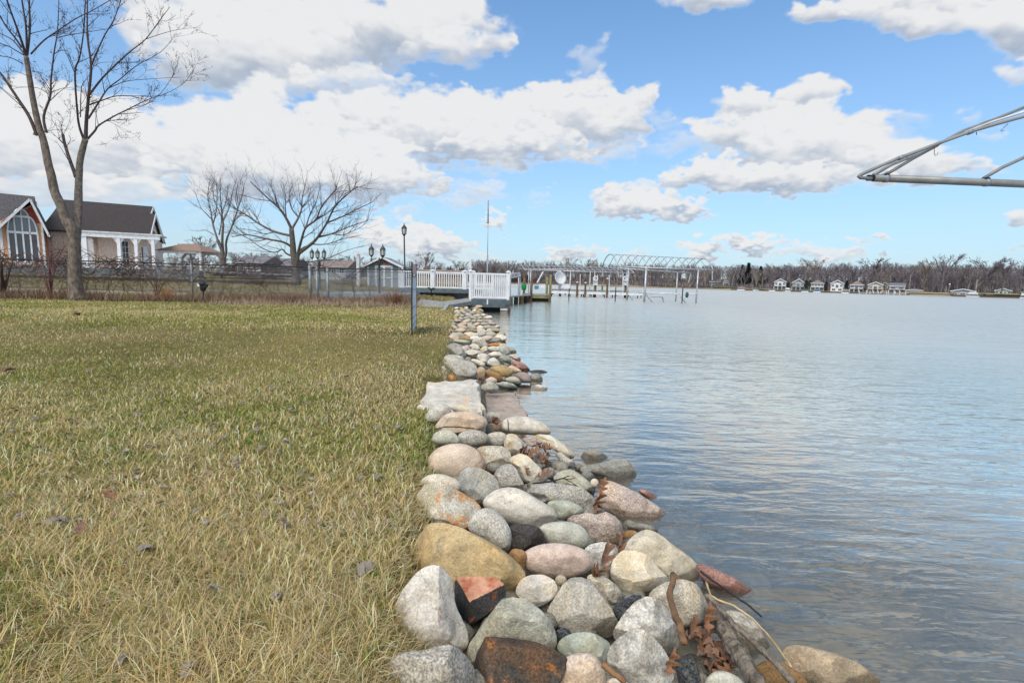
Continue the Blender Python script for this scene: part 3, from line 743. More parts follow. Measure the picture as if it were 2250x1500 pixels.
ROCKS = [
 ('A', [(560,165),(640,190),(700,240),(740,330),(730,450),(770,560),(850,680),(865,780),(830,860),(640,870),(470,885),(370,850),(280,790),(240,640),(260,500),(330,370),(420,250),(490,185)], 'marble', 'lump', 'big white hollowed boulder at the grass edge beside the rust-topped block'),
 ('A', [(745,280),(790,245),(960,250),(1110,270),(1160,330),(1155,430),(1070,500),(900,640),(840,665),(790,640),(765,560),(740,400)], 'rusttop', 'block', 'dark square-cut block with a rusty orange top face'),
 ('P', [(893,1229),(915,1186),(938,1152),(958,1145),(997,1156),(1042,1177),(1074,1192),(1108,1217),(1133,1237),(1149,1261),(1149,1277),(1131,1301),(1060,1325),(960,1310),(900,1270)], 'tan', 'lump', 'largest rock, a long sandy tan boulder at the grass edge'),
 ('P', ell(1224, 1232, 77, 38, .03), 'pink', 'round', 'smooth pale pink oval stone in the middle of the bank'),
 ('A', [(1250,370),(1290,280),(1370,240),(1480,235),(1560,280),(1590,350),(1585,400),(1520,450),(1450,495),(1380,500),(1300,440)], 'white', 'lump', 'small off-white stone just below the pink oval stone'),
 ('A', ell(1622, 280, 48, 45), 'beige', 'round', 'tiny round beige pebble touching the pink oval stone'),
 ('A', [(1160,420),(1240,400),(1330,440),(1450,540),(1540,640),(1575,740),(1570,860),(1450,920),(1000,970),(900,960),(840,880),(880,800),(960,690),(1060,540)], 'greengrey', 'lump', 'domed grey-green boulder behind the brown rusty slab-sided rock'),
 ('A', [(1740,245),(1830,265),(1900,310),(1980,420),(2050,520),(2090,620),(2080,700),(2000,760),(1900,730),(1750,700),(1600,660),(1510,560),(1520,510),(1600,390),(1670,290)], 'grey', 'ang', 'grey peaked boulder with a broken front face, right of the off-white stone'),
 ('A', [(1580,830),(1650,750),(1740,715),(1850,710),(1960,750),(2040,800),(2000,900),(1960,980),(1850,1000),(1700,930)], 'green', 'lump', 'dark sea-green rock under the grey peaked boulder'),
 ('A', [(960,800),(1000,740),(1100,745),(1300,770),(1450,800),(1620,890),(1670,950),(1640,1020),(1590,1125),(1560,1220),(1000,1260),(920,1180),(910,1000),(930,870)], 'rustbrown', 'block', 'brown and rust stained flat-sided rock at the bottom of the bank'),
 ('A', [(170,1060),(220,950),(300,880),(480,870),(560,850),(650,805),(720,810),(800,860),(870,930),(905,1020),(920,1125),(900,1260),(500,1310),(150,1210)], 'granite', 'lump', 'speckled grey granite boulder lowest along the grass edge'),
 ('A', [(1650,910),(1780,890),(1870,885),(1930,940),(1970,1020),(1985,1110),(1960,1250),(1750,1300),(1600,1200),(1600,1100)], 'rosetan', 'round', 'smooth rose-tan stone beside the brown rusty rock'),
 ('A', ell(1645, 730, 68, 58, .2), 'darkgran', 'lump', 'fist-sized dark speckled stone between the grey and the green rocks'),
 ('A', [(1830,245),(1900,230),(1980,245),(2060,310),(2125,370),(2115,430),(2050,470),(1980,470),(1880,340)], 'beige', 'lump', 'small beige pitted stone behind the grey peaked boulder'),
 ('B', [(150,650),(210,610),(300,565),(370,570),(335,650),(260,720),(200,790),(160,730)], 'darkgran', 'lump', 'dark charcoal stone in a gap above the mottled boulders'),
 ('A', [(1185,70),(1230,20),(1310,30),(1340,80),(1310,210),(1240,170)], 'brown', 'lump', 'small brown stone in the shade left of the pink oval'),
 ('B', [(220,250),(290,170),(360,115),(430,110),(500,160),(600,240),(700,310),(760,380),(790,450),(770,510),(700,500),(560,500),(450,420),(300,320)], 'cream', 'lump', 'long cream boulder sloping down to the water'),
 ('B', [(160,300),(200,260),(310,255),(400,300),(480,390),(550,470),(530,510),(400,570),(300,590),(230,590),(190,520),(140,440)], 'cream', 'ang', 'cream boulder with yellow stains leaning on the longer cream one'),
 ('B', [(390,570),(450,520),(540,480),(640,460),(730,490),(780,550),(815,640),(815,720),(760,770),(660,800),(600,810),(500,700)], 'beige', 'lump', 'beige gritty boulder with a brown stick across it'),
 ('B', [(380,580),(450,600),(520,650),(580,750),(615,860),(620,960),(560,1020),(400,920),(200,900),(150,870),(170,800),(230,710),(310,620)], 'mottle', 'ang', 'mottled white and grey boulder, upper one of the pair'),
 ('B', [(100,1000),(150,920),(220,850),(320,805),(400,840),(480,920),(540,1020),(560,1100),(570,1200),(450,1260),(250,1250),(110,1150),(90,1060)], 'mottle', 'ang', 'mottled white and grey boulder, lower one of the pair'),
 ('B', [(590,1020),(680,990),(720,1010),(760,1120),(780,1210),(700,1240),(620,1210)], 'darkgran', 'block', 'narrow blue-black stone wedged beside the leaf pile'),
 ('B', [(800,1180),(850,1120),(900,1098),(980,1120),(1050,1160),(1090,1200),(1000,1260),(850,1260)], 'palegreen', 'round', 'pale green stone under the leaf pile at the bottom'),
 ('B', [(920,690),(1020,685),(1120,720),(1180,800),(1300,960),(1320,1010),(1180,1030),(1080,1010),(1000,920),(900,780)], 'grey', 'ang', 'grey streaked boulder behind the driftwood log'),
 ('B', [(1350,950),(1420,920),(1560,945),(1720,985),(1850,1040),(1960,1110),(2050,1189),(1950,1270),(1500,1240),(1400,1110)], 'tanwet', 'lump', 'broad flat tan-brown boulder lying half in the water', .03),
 ('B', [(1150,1090),(1230,1030),(1300,1020),(1400,1080),(1500,1150),(1530,1210),(1300,1270),(1180,1200)], 'brown', 'round', 'brown wet stone with a pale top between log and flat tan boulder', .05),
 ('B', [(90,1180),(160,1150),(230,1170),(270,1210),(150,1250)], 'white', 'round', 'white stone cut by the lower edge under the mottled pair'),
 ('B', [(880,590),(960,590),(1100,620),(1250,660),(1400,730),(1500,790),(1530,820),(1400,850),(1280,820),(1150,740),(900,640)], 'greengrey', 'lump', 'greenish boulder just under the water behind the pale reed', -.045),
 ('B', [(740,345),(800,350),(900,400),(1050,470),(1130,520),(1150,560),(1080,590),(900,560),(810,500),(760,420)], 'red', 'round', 'long red-pink boulder half sunk beside the cream boulder', .012),
 ('B', [(-60,270),(-20,220),(60,198),(110,200),(190,240),(170,330),(160,400),(60,430),(-20,410)], 'mottle', 'lump', 'white lichen-spotted stone with an oak leaf lying on it'),
 ('D', [(160,1050),(260,1000),(400,970),(470,990),(560,960),(640,990),(700,1060),(720,1120),(690,1180),(690,1230),(640,1270),(500,1260),(400,1210),(390,1140)], 'pinkgran', 'ang', 'grey and pink fractured boulder right of the pale green oval'),
 ('B', ell(275, 150, 58, 40), 'brown', 'round', 'small wet brown stone above the long cream boulder', .04),
 ('B', ell(360, 100, 105, 36, .15), 'greywet', 'round', 'low wet grey stone at the water line below the pink granite', .01),
 ('C', [(275,620),(300,530),(350,430),(440,360),(560,335),(680,340),(770,390),(830,460),(860,560),(840,620),(700,690),(600,690),(400,660)], 'tanpink', 'round', 'large pinkish tan round boulder with a rusty band at the grass edge'),
 ('C', [(220,740),(250,680),(320,635),(400,620),(500,640),(580,680),(630,730),(600,800),(400,850),(250,800)], 'cream', 'round', 'yellowish low stone between the pinkish round boulder and the peaked pale one'),
 ('C', [(610,650),(650,590),(720,555),(800,570),(900,610),(970,670),(1000,770),(960,800),(900,880),(840,940),(750,910),(600,760)], 'bluegrey', 'lump', 'blue-grey split boulder in front of the pinkish round one'),
 ('C', [(170,910),(190,830),(270,750),(350,700),(430,680),(520,740),(650,820),(760,880),(830,950),(780,1040),(690,1150),(560,1160),(330,1130),(220,1160),(190,1080),(170,1000)], 'lichen', 'ang', 'big peaked pale boulder with an orange patch at the grass edge'),
 ('C', [(935,620),(1000,560),(1090,520),(1140,540),(1190,630),(1240,720),(1200,770),(1000,770),(990,700)], 'granite', 'ang', 'grey pyramid-shaped stone beside the blue-grey split boulder'),
 ('C', [(850,940),(870,870),(950,800),(1050,760),(1150,750),(1240,790),(1340,860),(1450,920),(1530,970),(1548,1020),(1530,1080),(1450,1110),(1390,1140),(1200,1120),(1060,1095),(960,1010)], 'white', 'round', 'large smooth cream-white boulder in the middle of the bank'),
 ('C', [(690,1170),(720,1080),(790,990),(870,960),(940,965),(1010,1020),(1070,1100),(1110,1180),(1110,1280),(1080,1390),(1000,1360),(850,1260)], 'palegrey', 'round', 'rounded light grey boulder behind the tan boulder'),
 ('C', [(1090,1130),(1120,1110),(1250,1110),(1340,1120),(1400,1160),(1440,1220),(1420,1300),(1330,1330),(1240,1365),(1180,1350),(1150,1250)], 'rustdark', 'ang', 'small black stone with an orange side'),
 ('C', [(1390,1140),(1450,1110),(1580,1085),(1700,1090),(1800,1130),(1850,1190),(1860,1270),(1820,1350),(1700,1340),(1500,1310),(1440,1260)], 'palegreen', 'round', 'pale greenish white oval stone above the pink oval'),
 ('C', [(1230,750),(1260,715),(1400,710),(1600,720),(1750,740),(1850,790),(1910,860),(1940,930),(1930,990),(1840,1010),(1700,970),(1500,920),(1400,880),(1280,810)], 'granite', 'lump', 'long grey stone with white flecks below the twig'),
 ('C', [(1460,920),(1490,885),(1580,875),(1690,890),(1780,930),(1835,1000),(1750,1025),(1620,1060),(1540,1085),(1545,1010)], 'green', 'round', 'smooth green stone tucked under the long grey one'),
 ('C', [(1080,510),(1130,450),(1200,425),(1280,450),(1380,550),(1440,620),(1450,670),(1400,700),(1250,705),(1200,640),(1150,550)], 'cream', 'ang', 'cream angular stone beside the upper leaf pile'),
 ('C', [(1520,670),(1560,620),(1630,585),(1700,580),(1780,620),(1870,700),(1900,770),(1850,800),(1750,750),(1560,710)], 'greengrey', 'lump', 'grey-green stone with a twig lying over it'),
 ('C', [(770,370),(850,360),(950,350),(1040,360),(1090,400),(1120,450),(1090,500),(980,590),(880,590),(850,500),(800,420)], 'beige', 'ang', 'white and tan cracked stone right of the pinkish round boulder'),
 ('C', [(1050,320),(1070,250),(1110,230),(1160,245),(1240,320),(1245,370),(1170,430),(1110,430),(1060,370)], 'cream', 'lump', 'upright cream stone with an orange stain'),
 ('C', [(880,240),(950,220),(1010,215),(1070,240),(1060,300),(1040,345),(960,350),(910,330)], 'palegrey', 'round', 'small pale grey stone left of the upright orange-stained one'),
 ('C', [(600,260),(640,220),(720,195),(810,205),(880,240),(890,290),(860,330),(740,360),(640,330)], 'granite', 'round', 'dark speckled oval stone above the pinkish round boulder'),
 ('C', [(345,300),(380,230),(440,195),(530,200),(580,240),(625,320),(520,340),(420,335)], 'greengrey', 'round', 'grey-green round stone at the grass edge below the striped tan boulder'),
 ('C', [(400,335),(470,295),(560,300),(630,325),(600,355),(430,365)], 'green', 'round', 'thin green stone half hidden behind the pinkish round boulder'),
 ('C', [(380,180),(420,110),(500,40),(600,20),(720,30),(850,70),(880,130),(820,200),(750,200),(690,215),(600,240),(500,210),(400,215)], 'tanpink', 'lump', 'striped tan boulder nearest the stone steps at the grass edge'),
 ('E', [(280,1420),(300,1330),(360,1250),(430,1230),(520,1260),(570,1310),(450,1410),(380,1440)], 'palegrey', 'round', 'pale grey round stone at the corner of the top stone step'),
 ('E', [(540,1270),(600,1240),(700,1235),(790,1290),(870,1360),(900,1400),(700,1360),(600,1320)], 'white', 'round', 'low white stone lying along the top stone step'),
 ('C', [(830,80),(870,40),(930,20),(1000,40),(1010,90),(960,130),(870,120)], 'palegrey', 'round', 'small white-grey stone at the foot of the second step'),
 ('C', [(1010,190),(1050,110),(1100,75),(1200,65),(1320,80),(1420,130),(1500,210),(1480,240),(1350,245),(1280,235),(1090,225)], 'white', 'round', 'broad white boulder at the water beside the sunken steps'),
 ('C', [(1330,260),(1400,240),(1500,250),(1580,300),(1660,360),(1720,420),(1725,470),(1690,485),(1600,440),(1500,360),(1400,320)], 'cream', 'lump', 'long cream and orange boulder running into the water'),
 ('C', [(1220,290),(1270,265),(1350,275),(1410,310),(1400,350),(1300,355)], 'pinkgran', 'lump', 'small pinkish stone among the upper leaves'),
 ('C', [(1540,430),(1590,410),(1700,490),(1740,510),(1740,570),(1600,600),(1590,500)], 'palegrey', 'ang', 'small white-topped stone at the water beyond the upper leaf pile', .02),
 ('D', [(310,480),(350,410),(410,360),(480,380),(580,440),(560,510),(400,530)], 'greywet', 'round', 'grey boulder standing in the water, farther of two', -.01),
 ('D', [(310,560),(400,520),(540,500),(620,465),(740,465),(800,520),(850,620),(860,740),(800,745),(700,700),(560,670),(400,650)], 'greywet', 'lump', 'grey boulder standing in the water with a dark wet side', .0),
 ('D', [(500,800),(540,680),(590,660),(700,710),(860,790),(1000,880),(1100,940),(1180,1010),(1200,1060),(1150,1100),(950,1120),(740,1090),(640,980),(520,940)], 'pinkgran', 'lump', 'big pink granite boulder with a wet brown foot in the water', .01),
 ('D', [(860,760),(920,750),(1030,800),(1120,880),(1180,930),(1050,910)], 'red', 'round', 'thin red stone showing behind the pink granite boulder', -.02),
 ('D', ell(455, 690, 38, 42), 'white', 'round', 'white egg-sized pebble by the orange oak leaf'),
 ('E', [(480,830),(490,720),(520,695),(640,720),(700,770),(790,770),(830,830),(835,920),(820,960),(700,970),(600,950),(500,910)], 'granite', 'lump', 'large grey boulder behind the top stone step'),
 ('E', [(485,650),(530,590),(590,555),(650,590),(720,690),(710,720),(600,715),(495,690)], 'bluegrey', 'ang', 'slate-blue sloping boulder behind the large grey one'),
 ('E', [(500,700),(560,695),(650,705),(700,745),(690,775),(600,760),(500,740)], 'cream', 'lump', 'pale yellow-edged stone between slate-blue and large grey boulders'),
 ('E', [(970,850),(1030,820),(1130,810),(1220,850),(1245,890),(1180,950),(1130,965),(1100,930)], 'tan', 'round', 'golden tan oval stone behind the second step'),
 ('E', [(930,870),(1000,870),(1080,900),(1125,960),(1100,995),(1050,1000),(960,940)], 'brown', 'round', 'rusty brown stone left of the golden tan oval'),
 ('E', [(830,860),(880,825),(930,850),(930,920),(880,965),(840,935)], 'tanwet', 'lump', 'small tan stone beside the large grey boulder'),
 ('E', [(1260,920),(1300,890),(1370,890),(1430,930),(1440,1000),(1330,1005)], 'purple', 'round', 'purple-brown round stone at the water line'),
 ('E', [(1420,930),(1470,900),(1530,905),(1560,960),(1550,1010),(1450,1005)], 'greywet', 'round', 'round dull brown stone standing outermost in the water', .02),
 ('E', [(1390,905),(1440,868),(1530,860),(1600,880),(1650,912),(1560,920)], 'darkgran', 'round', 'dark wet stone farthest out behind the round brown one', -.01),
 ('E', [(1140,970),(1200,940),(1260,935),(1310,970),(1300,1010),(1200,1005)], 'greengrey', 'round', 'pale green-grey stone under the golden tan oval'),
 ('E', [(880,1040),(920,990),(980,985),(1050,1020),(1090,1070),(1000,1100),(910,1085)], 'bluegrey', 'lump', 'blue-green stone at the back of the second step'),
 ('E', [(1040,1010),(1120,990),(1210,1000),(1280,1050),(1280,1075),(1110,1070)], 'palegreen', 'round', 'long pale stone at the back of the second step', .03),
 ('E', [(1430,1080),(1440,1040),(1510,1020),(1600,1050),(1625,1080),(1580,1110),(1470,1118)], 'lichen', 'lump', 'low stone with an orange patch out in the water', -.005),
 ('E', [(512,955),(540,915),(590,925),(612,960),(570,985)], 'orange', 'ang', 'small orange-yellow stone at the far corner of the top step'),
 ('E', [(470,800),(500,860),(520,930),(470,940),(440,880)], 'granite', 'lump', 'small grey stone half in the grass beside the large grey boulder'),
 ('E', [(930,970),(1000,935),(1060,970),(1050,1005),(960,1005)], 'pink', 'round', 'small pink stone below the rusty brown one'),
 ('E', [(770,760),(800,740),(880,760),(935,800),(900,835),(830,800)], 'cream', 'round', 'yellow-cream stone right of the large grey boulder'),
 ('E', [(840,700),(900,680),(970,700),(960,770),(930,795),(870,765)], 'white', 'lump', 'white stone behind the yellow-cream one'),
 ('E', [(945,790),(980,740),(1030,725),(1070,760),(1100,800),(1060,820),(960,815)], 'palegrey', 'ang', 'light grey pointed stone behind the golden tan oval'),
 ('E', [(1080,720),(1130,700),(1180,710),(1245,770),(1190,780),(1110,760)], 'green', 'lump', 'blue-green flat stone right of the light grey pointed one'),
 ('E', [(1190,700),(1260,690),(1320,730),(1310,775),(1240,745)], 'rosetan', 'lump', 'pale pinkish stone by the water behind the reddish one'),
 ('E', [(1210,770),(1270,760),(1370,800),(1420,860),(1390,890),(1320,865),(1240,815)], 'red', 'lump', 'reddish long stone by the water behind the purple-brown one'),
 ('E', [(1180,830),(1230,815),(1300,850),(1335,885),(1250,895)], 'tanpink', 'round', 'tan-pink stone between golden oval and reddish long stone'),
 ('E', [(1090,665),(1130,620),(1190,620),(1210,680),(1150,705)], 'bluegrey', 'lump', 'blue-grey round stone left of the dark green one'),
 ('E', [(1160,600),(1230,610),(1275,660),(1270,690),(1210,690)], 'green', 'lump', 'dark green stone at the water edge'),
 ('E', [(950,625),(1010,600),(1080,610),(1090,655),(1000,665)], 'palegrey', 'round', 'white stone with a lavender stripe under the rusty flat one'),
 ('E', [(960,690),(1040,655),(1110,680),(1125,715),(990,720)], 'white', 'round', 'white low stone left of the blue-green flat one'),
 ('E', [(960,590),(1000,570),(1080,570),(1085,600),(980,606)], 'orange', 'round', 'flat rust-orange stone in the far half of the bank'),
 ('E', [(870,640),(920,600),(960,610),(955,665),(900,675)], 'cream', 'lump', 'cream stone left of the lavender-striped one'),
 ('E', [(750,600),(800,570),(850,590),(880,635),(820,650)], 'white', 'lump', 'white wedge stone right of the slate-blue boulder'),
 ('E', [(660,610),(740,590),(770,640),(760,690),(700,690)], 'rosetan', 'lump', 'rose-grey stone against the slate-blue boulder'),
 ('E', [(700,660),(780,640),(870,650),(900,690),(800,710),(730,700)], 'palegrey', 'lump', 'pale pink-grey long stone before the white wedge stone'),
 ('E', [(760,560),(830,510),(900,500),(950,580),(940,605),(860,600)], 'palegrey', 'ang', 'light grey slanting boulder behind the white wedge stone'),
 ('E', [(920,520),(990,495),(1090,510),(1110,540),(1010,560),(950,560)], 'granite', 'ang', 'grey jagged flat stone right of the slanting light grey one'),
 ('E', [(670,512),(700,485),(750,490),(765,518),(700,532)], 'orange', 'round', 'bright orange stone in the far half of the bank'),
 ('E', [(540,500),(560,450),(640,460),(680,500),(650,530),(570,530)], 'bluegrey', 'lump', 'slate-blue stone left of the bright orange one'),
 ('E', [(760,500),(800,455),(850,460),(850,510),(800,530)], 'white', 'lump', 'white stone right of the bright orange one'),
 ('E', [(560,540),(650,530),(750,540),(760,575),(640,570)], 'greengrey', 'round', 'flat grey-green stone below the bright orange one'),
]
CUTS = {0: [(-.3, -.8, .45, .50), (.75, -.5, .35, .55)], 1: [(.05, -.15, 1, .30), (.62, -.80, .05, .42), (-.85, -.5, 0, .5)],
        7: [(-.55, -.55, .6, .42), (.5, -.6, .55, .48), (.05, -1, -.15, .55), (.8, .2, .6, .6)], 9: [(.06, -.86, .5, .32), (.1, .3, 1, .52)],
        35: [(-.5, -.5, .7, .45), (.5, -.7, .5, .42)], 36: [(-.6, -.6, .5, .45), (.55, -.65, .5, .42), (.1, .4, .9, .6)], 19: [(-.4, -.6, .7, .45), (.6, -.55, .5, .5)], 20: [(-.5, -.55, .65, .45), (.45, -.75, .4, .45)],
        17: [(-.15, -.85, .4, .42), (-.3, -.1, .95, .48), (.7, -.5, .5, .55)], 40: [(.0, -.2, 1, .35), (-.35, -.9, .1, .45), (.75, -.6, .1, .5)]}
def pts(z, poly): return [zp(z, *p) for p in poly]
for i_r, r in enumerate(ROCKS):
    make_rock(pts(r[0], r[1]), r[2], r[3], r[4], zc=(r[5] if len(r) > 5 else None), seed=i_r * 3 + 1, cuts=CUTS.get(i_r), lift=(.075 if 'top stone step' in r[4] and r[0] == 'E' and 'large grey' not in r[4] else .05 if 'striped tan' in r[4] else 0.0), sub=(4 if r[0] == 'E' else 5))

# the farther stretch of the bank, where single stones are a few pixels each
FARCOL = {'white': 'whitish', 'palegrey': 'light grey', 'granite': 'speckled grey', 'cream': 'cream', 'bluegrey': 'blue-grey', 'rosetan': 'rose-tan', 'greengrey': 'grey-green', 'beige': 'beige', 'grey': 'mid grey', 'tan': 'sandy tan', 'tanpink': 'pinkish tan'}
def far_label(key, x, w, xl, xr, y):
    f = (x + w / 2 - xl) / (xr - xl)
    across = 'on the grass side' if f < .34 else 'midway across' if f < .67 else 'at the water side'
    along = 'close to the boardwalk' if y < 686 else 'beyond the gate panel' if y < 702 else 'level with the gate panel' if y < 724 else 'just past the slate-blue stones'
    return 'small %s stone %s of the bank, %s' % (FARCOL[key], across, along)
rs = random.Random(5)
keys = ['white', 'palegrey', 'grey', 'white', 'granite', 'cream', 'bluegrey', 'rosetan', 'greengrey', 'beige', 'tan', 'granite', 'grey', 'tanpink']
y = 744.0; kk = 0
while y > 672:
    d = y - 617
    half = (d * .177 * .80, d * .80)
    xl, xr = 1000 - d * .19 + (6 if y < 700 else 0), 1002 + d * .80
    sz = .215 * d
    x = xl + rs.uniform(0, sz * .4)
    while x < xr:
        w = sz * rs.uniform(.65, 1.25); h = w * rs.uniform(.40, .62)
        key = rs.choice(keys)
        poly = [(px_ * rs.uniform(.88, 1.12), py_ * rs.uniform(.85, 1.15)) for px_, py_ in ell(0, 0, w / 2, h / 2, rs.uniform(-.3, .4), 9)]
        poly = [(a + x + w / 2, b + y + rs.uniform(-1, 1)) for a, b in poly]
        lb_ = far_label(key, x, w, xl, xr, y)
        make_rock(poly, key, rs.choice(['lump', 'ang', 'ang', 'round']), lb_, seed=300 + kk, sub=3, group='stones: ' + lb_)
        kk += 1; x += w * .93
    y -= sz * .29 + .8

# small stones and chips filling the gaps
fill = MB()
vv, ff = ico(2)
for k in range(900):
    yy = rs.uniform(.9, 5.5) if k < 600 else rs.uniform(5.5, 14)
    s_ = rs.uniform(-.08, 1.0)
    if 3.0 < yy < 5.3: continue
    x_ = s_ - SH * yy
    z_ = float(rock_surface(s_)) - rs.uniform(.05, .09)
    r_ = rs.uniform(.02, .05)
    fill.add([(x_ + p[0] * r_ * rs.uniform(.8, 1.2), yy + p[1] * r_ * rs.uniform(.8, 1.2), z_ + p[2] * r_ * .8) for p in vv], ff)
fo = fill.build('pebbles', stone('greywet'), smooth=True); tag(fo, 'small dark pebbles filling the gaps between the rocks', kind='stuff')

# stones lying on the shallow bottom
sunk = MB(); vv3, ff3 = ico(3)
for k in range(150):
    yy = 1 / rs.uniform(1 / 14, 1 / 1.0); s_ = rs.uniform(1.0, 2.0); x_ = s_ - SH * yy; r_ = rs.uniform(.05, .14)
    z_ = float(prof(s_)) + r_ * .15; ax, ay = rs.uniform(.8, 1.4), rs.uniform(.8, 1.4)
    if z_ + r_ * .6 > -.02: z_ = -.02 - r_ * .6
    so_ = Vector((k * 1.7, k * .3, 0))
    sunk.add([(x_ + p[0] * r_ * ax, yy + p[1] * r_ * ay, z_ + p[2] * r_ * .6 + r_ * .25 * mnoise.noise(Vector(p) * 1.4 + so_)) for p in vv3], ff3)
tag(sunk.build('sunken_stones', mat('sunken_stone', S(176, 166, 146), S(104, 98, 84), scale=12, rough=.6), smooth=True), 'stones lying on the shallow lake bottom beside the bank', kind='stuff')

# ------------------------------------------------------------------ stone steps
def slab(name, corners_px, ztop, th, key, label, seed):
    rsl = random.Random(seed)
    P = []
    n = len(corners_px)
    for i in range(n):
        a = on_z(*corners_px[i], ztop); b = on_z(*corners_px[(i + 1) % n], ztop)
        for k in range(9):
            f = k / 9
            q = a + (b - a) * f
            P.append(q + np.array([rsl.uniform(-.018, .018), rsl.uniform(-.03, .03), 0]))
    c = sum(P) / len(P)
    mb = MB(); m = len(P)
    rings = [(.0, .0), (.2, .002), (.4, -.003), (.6, .003), (.8, -.001), (.93, .0), (1.0, -.02), (1.01, -.5), (.97, -1)]
    vs_ = [(c[0], c[1], ztop + .003)]
    for (f, dz) in rings[1:]:
        for p in P:
            q = c + (p - c) * f
            zz = ztop + (dz if dz > -.1 else dz * th) + (rsl.uniform(-.0025, .0025) if dz > -.1 else rsl.uniform(-.012, .012))
            vs_.append((q[0] + rsl.uniform(-.006, .006), q[1], zz))
    fs = [(0, 1 + j, 1 + (j + 1) % m) for j in range(m)]
    for r_ in range(len(rings) - 2):
        for j in range(m):
            a = 1 + r_ * m; b = a + m; j2 = (j + 1) % m
            fs.append((a + j, b + j, b + j2, a + j2))
    mb.add(vs_, fs)
    o = mb.build(name, stone(key), origin=tuple(c))
    fix_normals(o)
    tag(o, label, 'stone step', 'stone steps down into the lake')
    return o
STONE['slabtop'] = (S(212, 208, 201, K), S(184, 180, 172, K), .5, .06, S(206, 176, 146, K), 3)
STONE['slabwet'] = (S(168, 148, 136, K), S(142, 126, 118, K), .5, .08, None, 4)
slab('stone_step', [(939, 838), (1050, 831), (1064, 892), (1045, 902), (918, 893)], .316, .19, 'slabtop', 'topmost pale stone slab step set into the grass edge', 1)
slab('stone_step', [(1050, 862), (1134, 861), (1156, 905), (1152, 924), (1050, 926)], .085, .14, 'slabwet', 'second brownish stone slab step just above the water', 2)
slab('stone_step', [(1140, 872), (1205, 876), (1262, 935), (1250, 962), (1160, 930)], -.06, .14, 'slabwet', 'lowest stone slab step seen under the water', 3)

# ------------------------------------------------------------------ sticks, driftwood and oak leaves among the rocks
barkm = mat('driftwood', S(150, 138, 122), S(88, 80, 72), scale=30, rough=.85, bump=.9, bscale=60)
stickm = mat('dead_stick', S(150, 112, 76), S(104, 78, 56), scale=20, rough=.7, bump=.3)
darkstick = mat('black_twig', S(52, 44, 40), S(34, 30, 28), scale=20, rough=.6)
reedm = mat('pale_reed', S(206, 184, 140), S(170, 146, 104), scale=20, rough=.7)
def stick(name, z, P, r, m, label, cat, lift, branches=()):
    mb = MB()
    q = [on_bank(*zp(z, *p), lift=lift[i] if hasattr(lift, '__len__') else lift) for i, p in enumerate(P)]
    n = len(q)
    def dens(q, r0, r1):
        Q = []; R = []
        for i in range(len(q) - 1):
            for k in range(4):
                f = (i + k / 4) / (len(q) - 1)
                Q.append(q[i] + (q[i + 1] - q[i]) * (k / 4) + np.array([rs.uniform(-1, 1), rs.uniform(-1, 1), rs.uniform(-1, 1)]) * r0 * .25); R.append((r0 + (r1 - r0) * f) * rs.uniform(.88, 1.1))
        Q.append(q[-1]); R.append(r1); return Q, R
    mb.tube(*dens(q, r[0], r[1]), n=8)
    for bp in branches:
        mb.tube(*dens([on_bank(*zp(z, *p), lift=(lift[0] if hasattr(lift, '__len__') else lift)) for p in bp], r[1] * 1.0, r[1] * .6), n=5)
    o = mb.build(name, m, smooth=True, origin=tuple(q[0])); tag(o, label, cat); return o
stick('driftwood_log', 'B', [(850, 690), (890, 760), (960, 860), (1020, 960), (1100, 1080), (1170, 1200)], (.026, .022), barkm, 'short grey bark-covered driftwood log wedged beside the leaf pile', 'driftwood', .06)
stick('stick', 'B', [(600, 450), (580, 425), (550, 560), (590, 700), (630, 810), (650, 900)], (.010, .010), stickm, 'bent brown stick standing against the beige gritty boulder', 'stick', .11)
stick('stick', 'B', [(800, 560), (900, 660), (1000, 770), (1150, 900), (1250, 1000), (1430, 1189)], (.008, .009), barkm, 'long thin grey stick lying across the driftwood log', 'stick', .11)
stick('reed_stem', 'B', [(810, 480), (840, 570), (890, 600), (1000, 640), (1130, 730), (1230, 830), (1330, 960), (1410, 1075)], (.0035, .003), reedm, 'pale curved reed stem arching over the water edge', 'reed', .12)
stick('twig', 'B', [(770, 400), (850, 460), (1000, 565), (1120, 650), (1200, 720)], (.004, .003), darkstick, 'black thin twig arching over the red-pink sunken boulder', 'twig', .12)
stick('twig', 'C', [(1330, 715), (1500, 695), (1620, 660), (1680, 640)], (.004, .0025), darkstick, 'forked dark twig lying over the grey-green stone', 'twig', .10, [[(1620, 660), (1700, 700), (1760, 740)], [(1600, 665), (1690, 672), (1740, 660)]])
stick('twig', 'C', [(1084, 95), (1089, 150), (1092, 215)], (.003, .003), darkstick, 'short upright twig in front of the broad white boulder', 'twig', .10)
stick('stick', 'B', [(75, 1050), (120, 1090), (180, 1140), (240, 1189)], (.007, .006), stickm, 'short tan stick on the lower mottled boulder', 'stick', .13)
stick('twig', 'C', [(380, 190), (480, 165), (620, 168), (760, 180)], (.003, .003), darkstick, 'thin twig across the striped tan boulder', 'twig', .10)

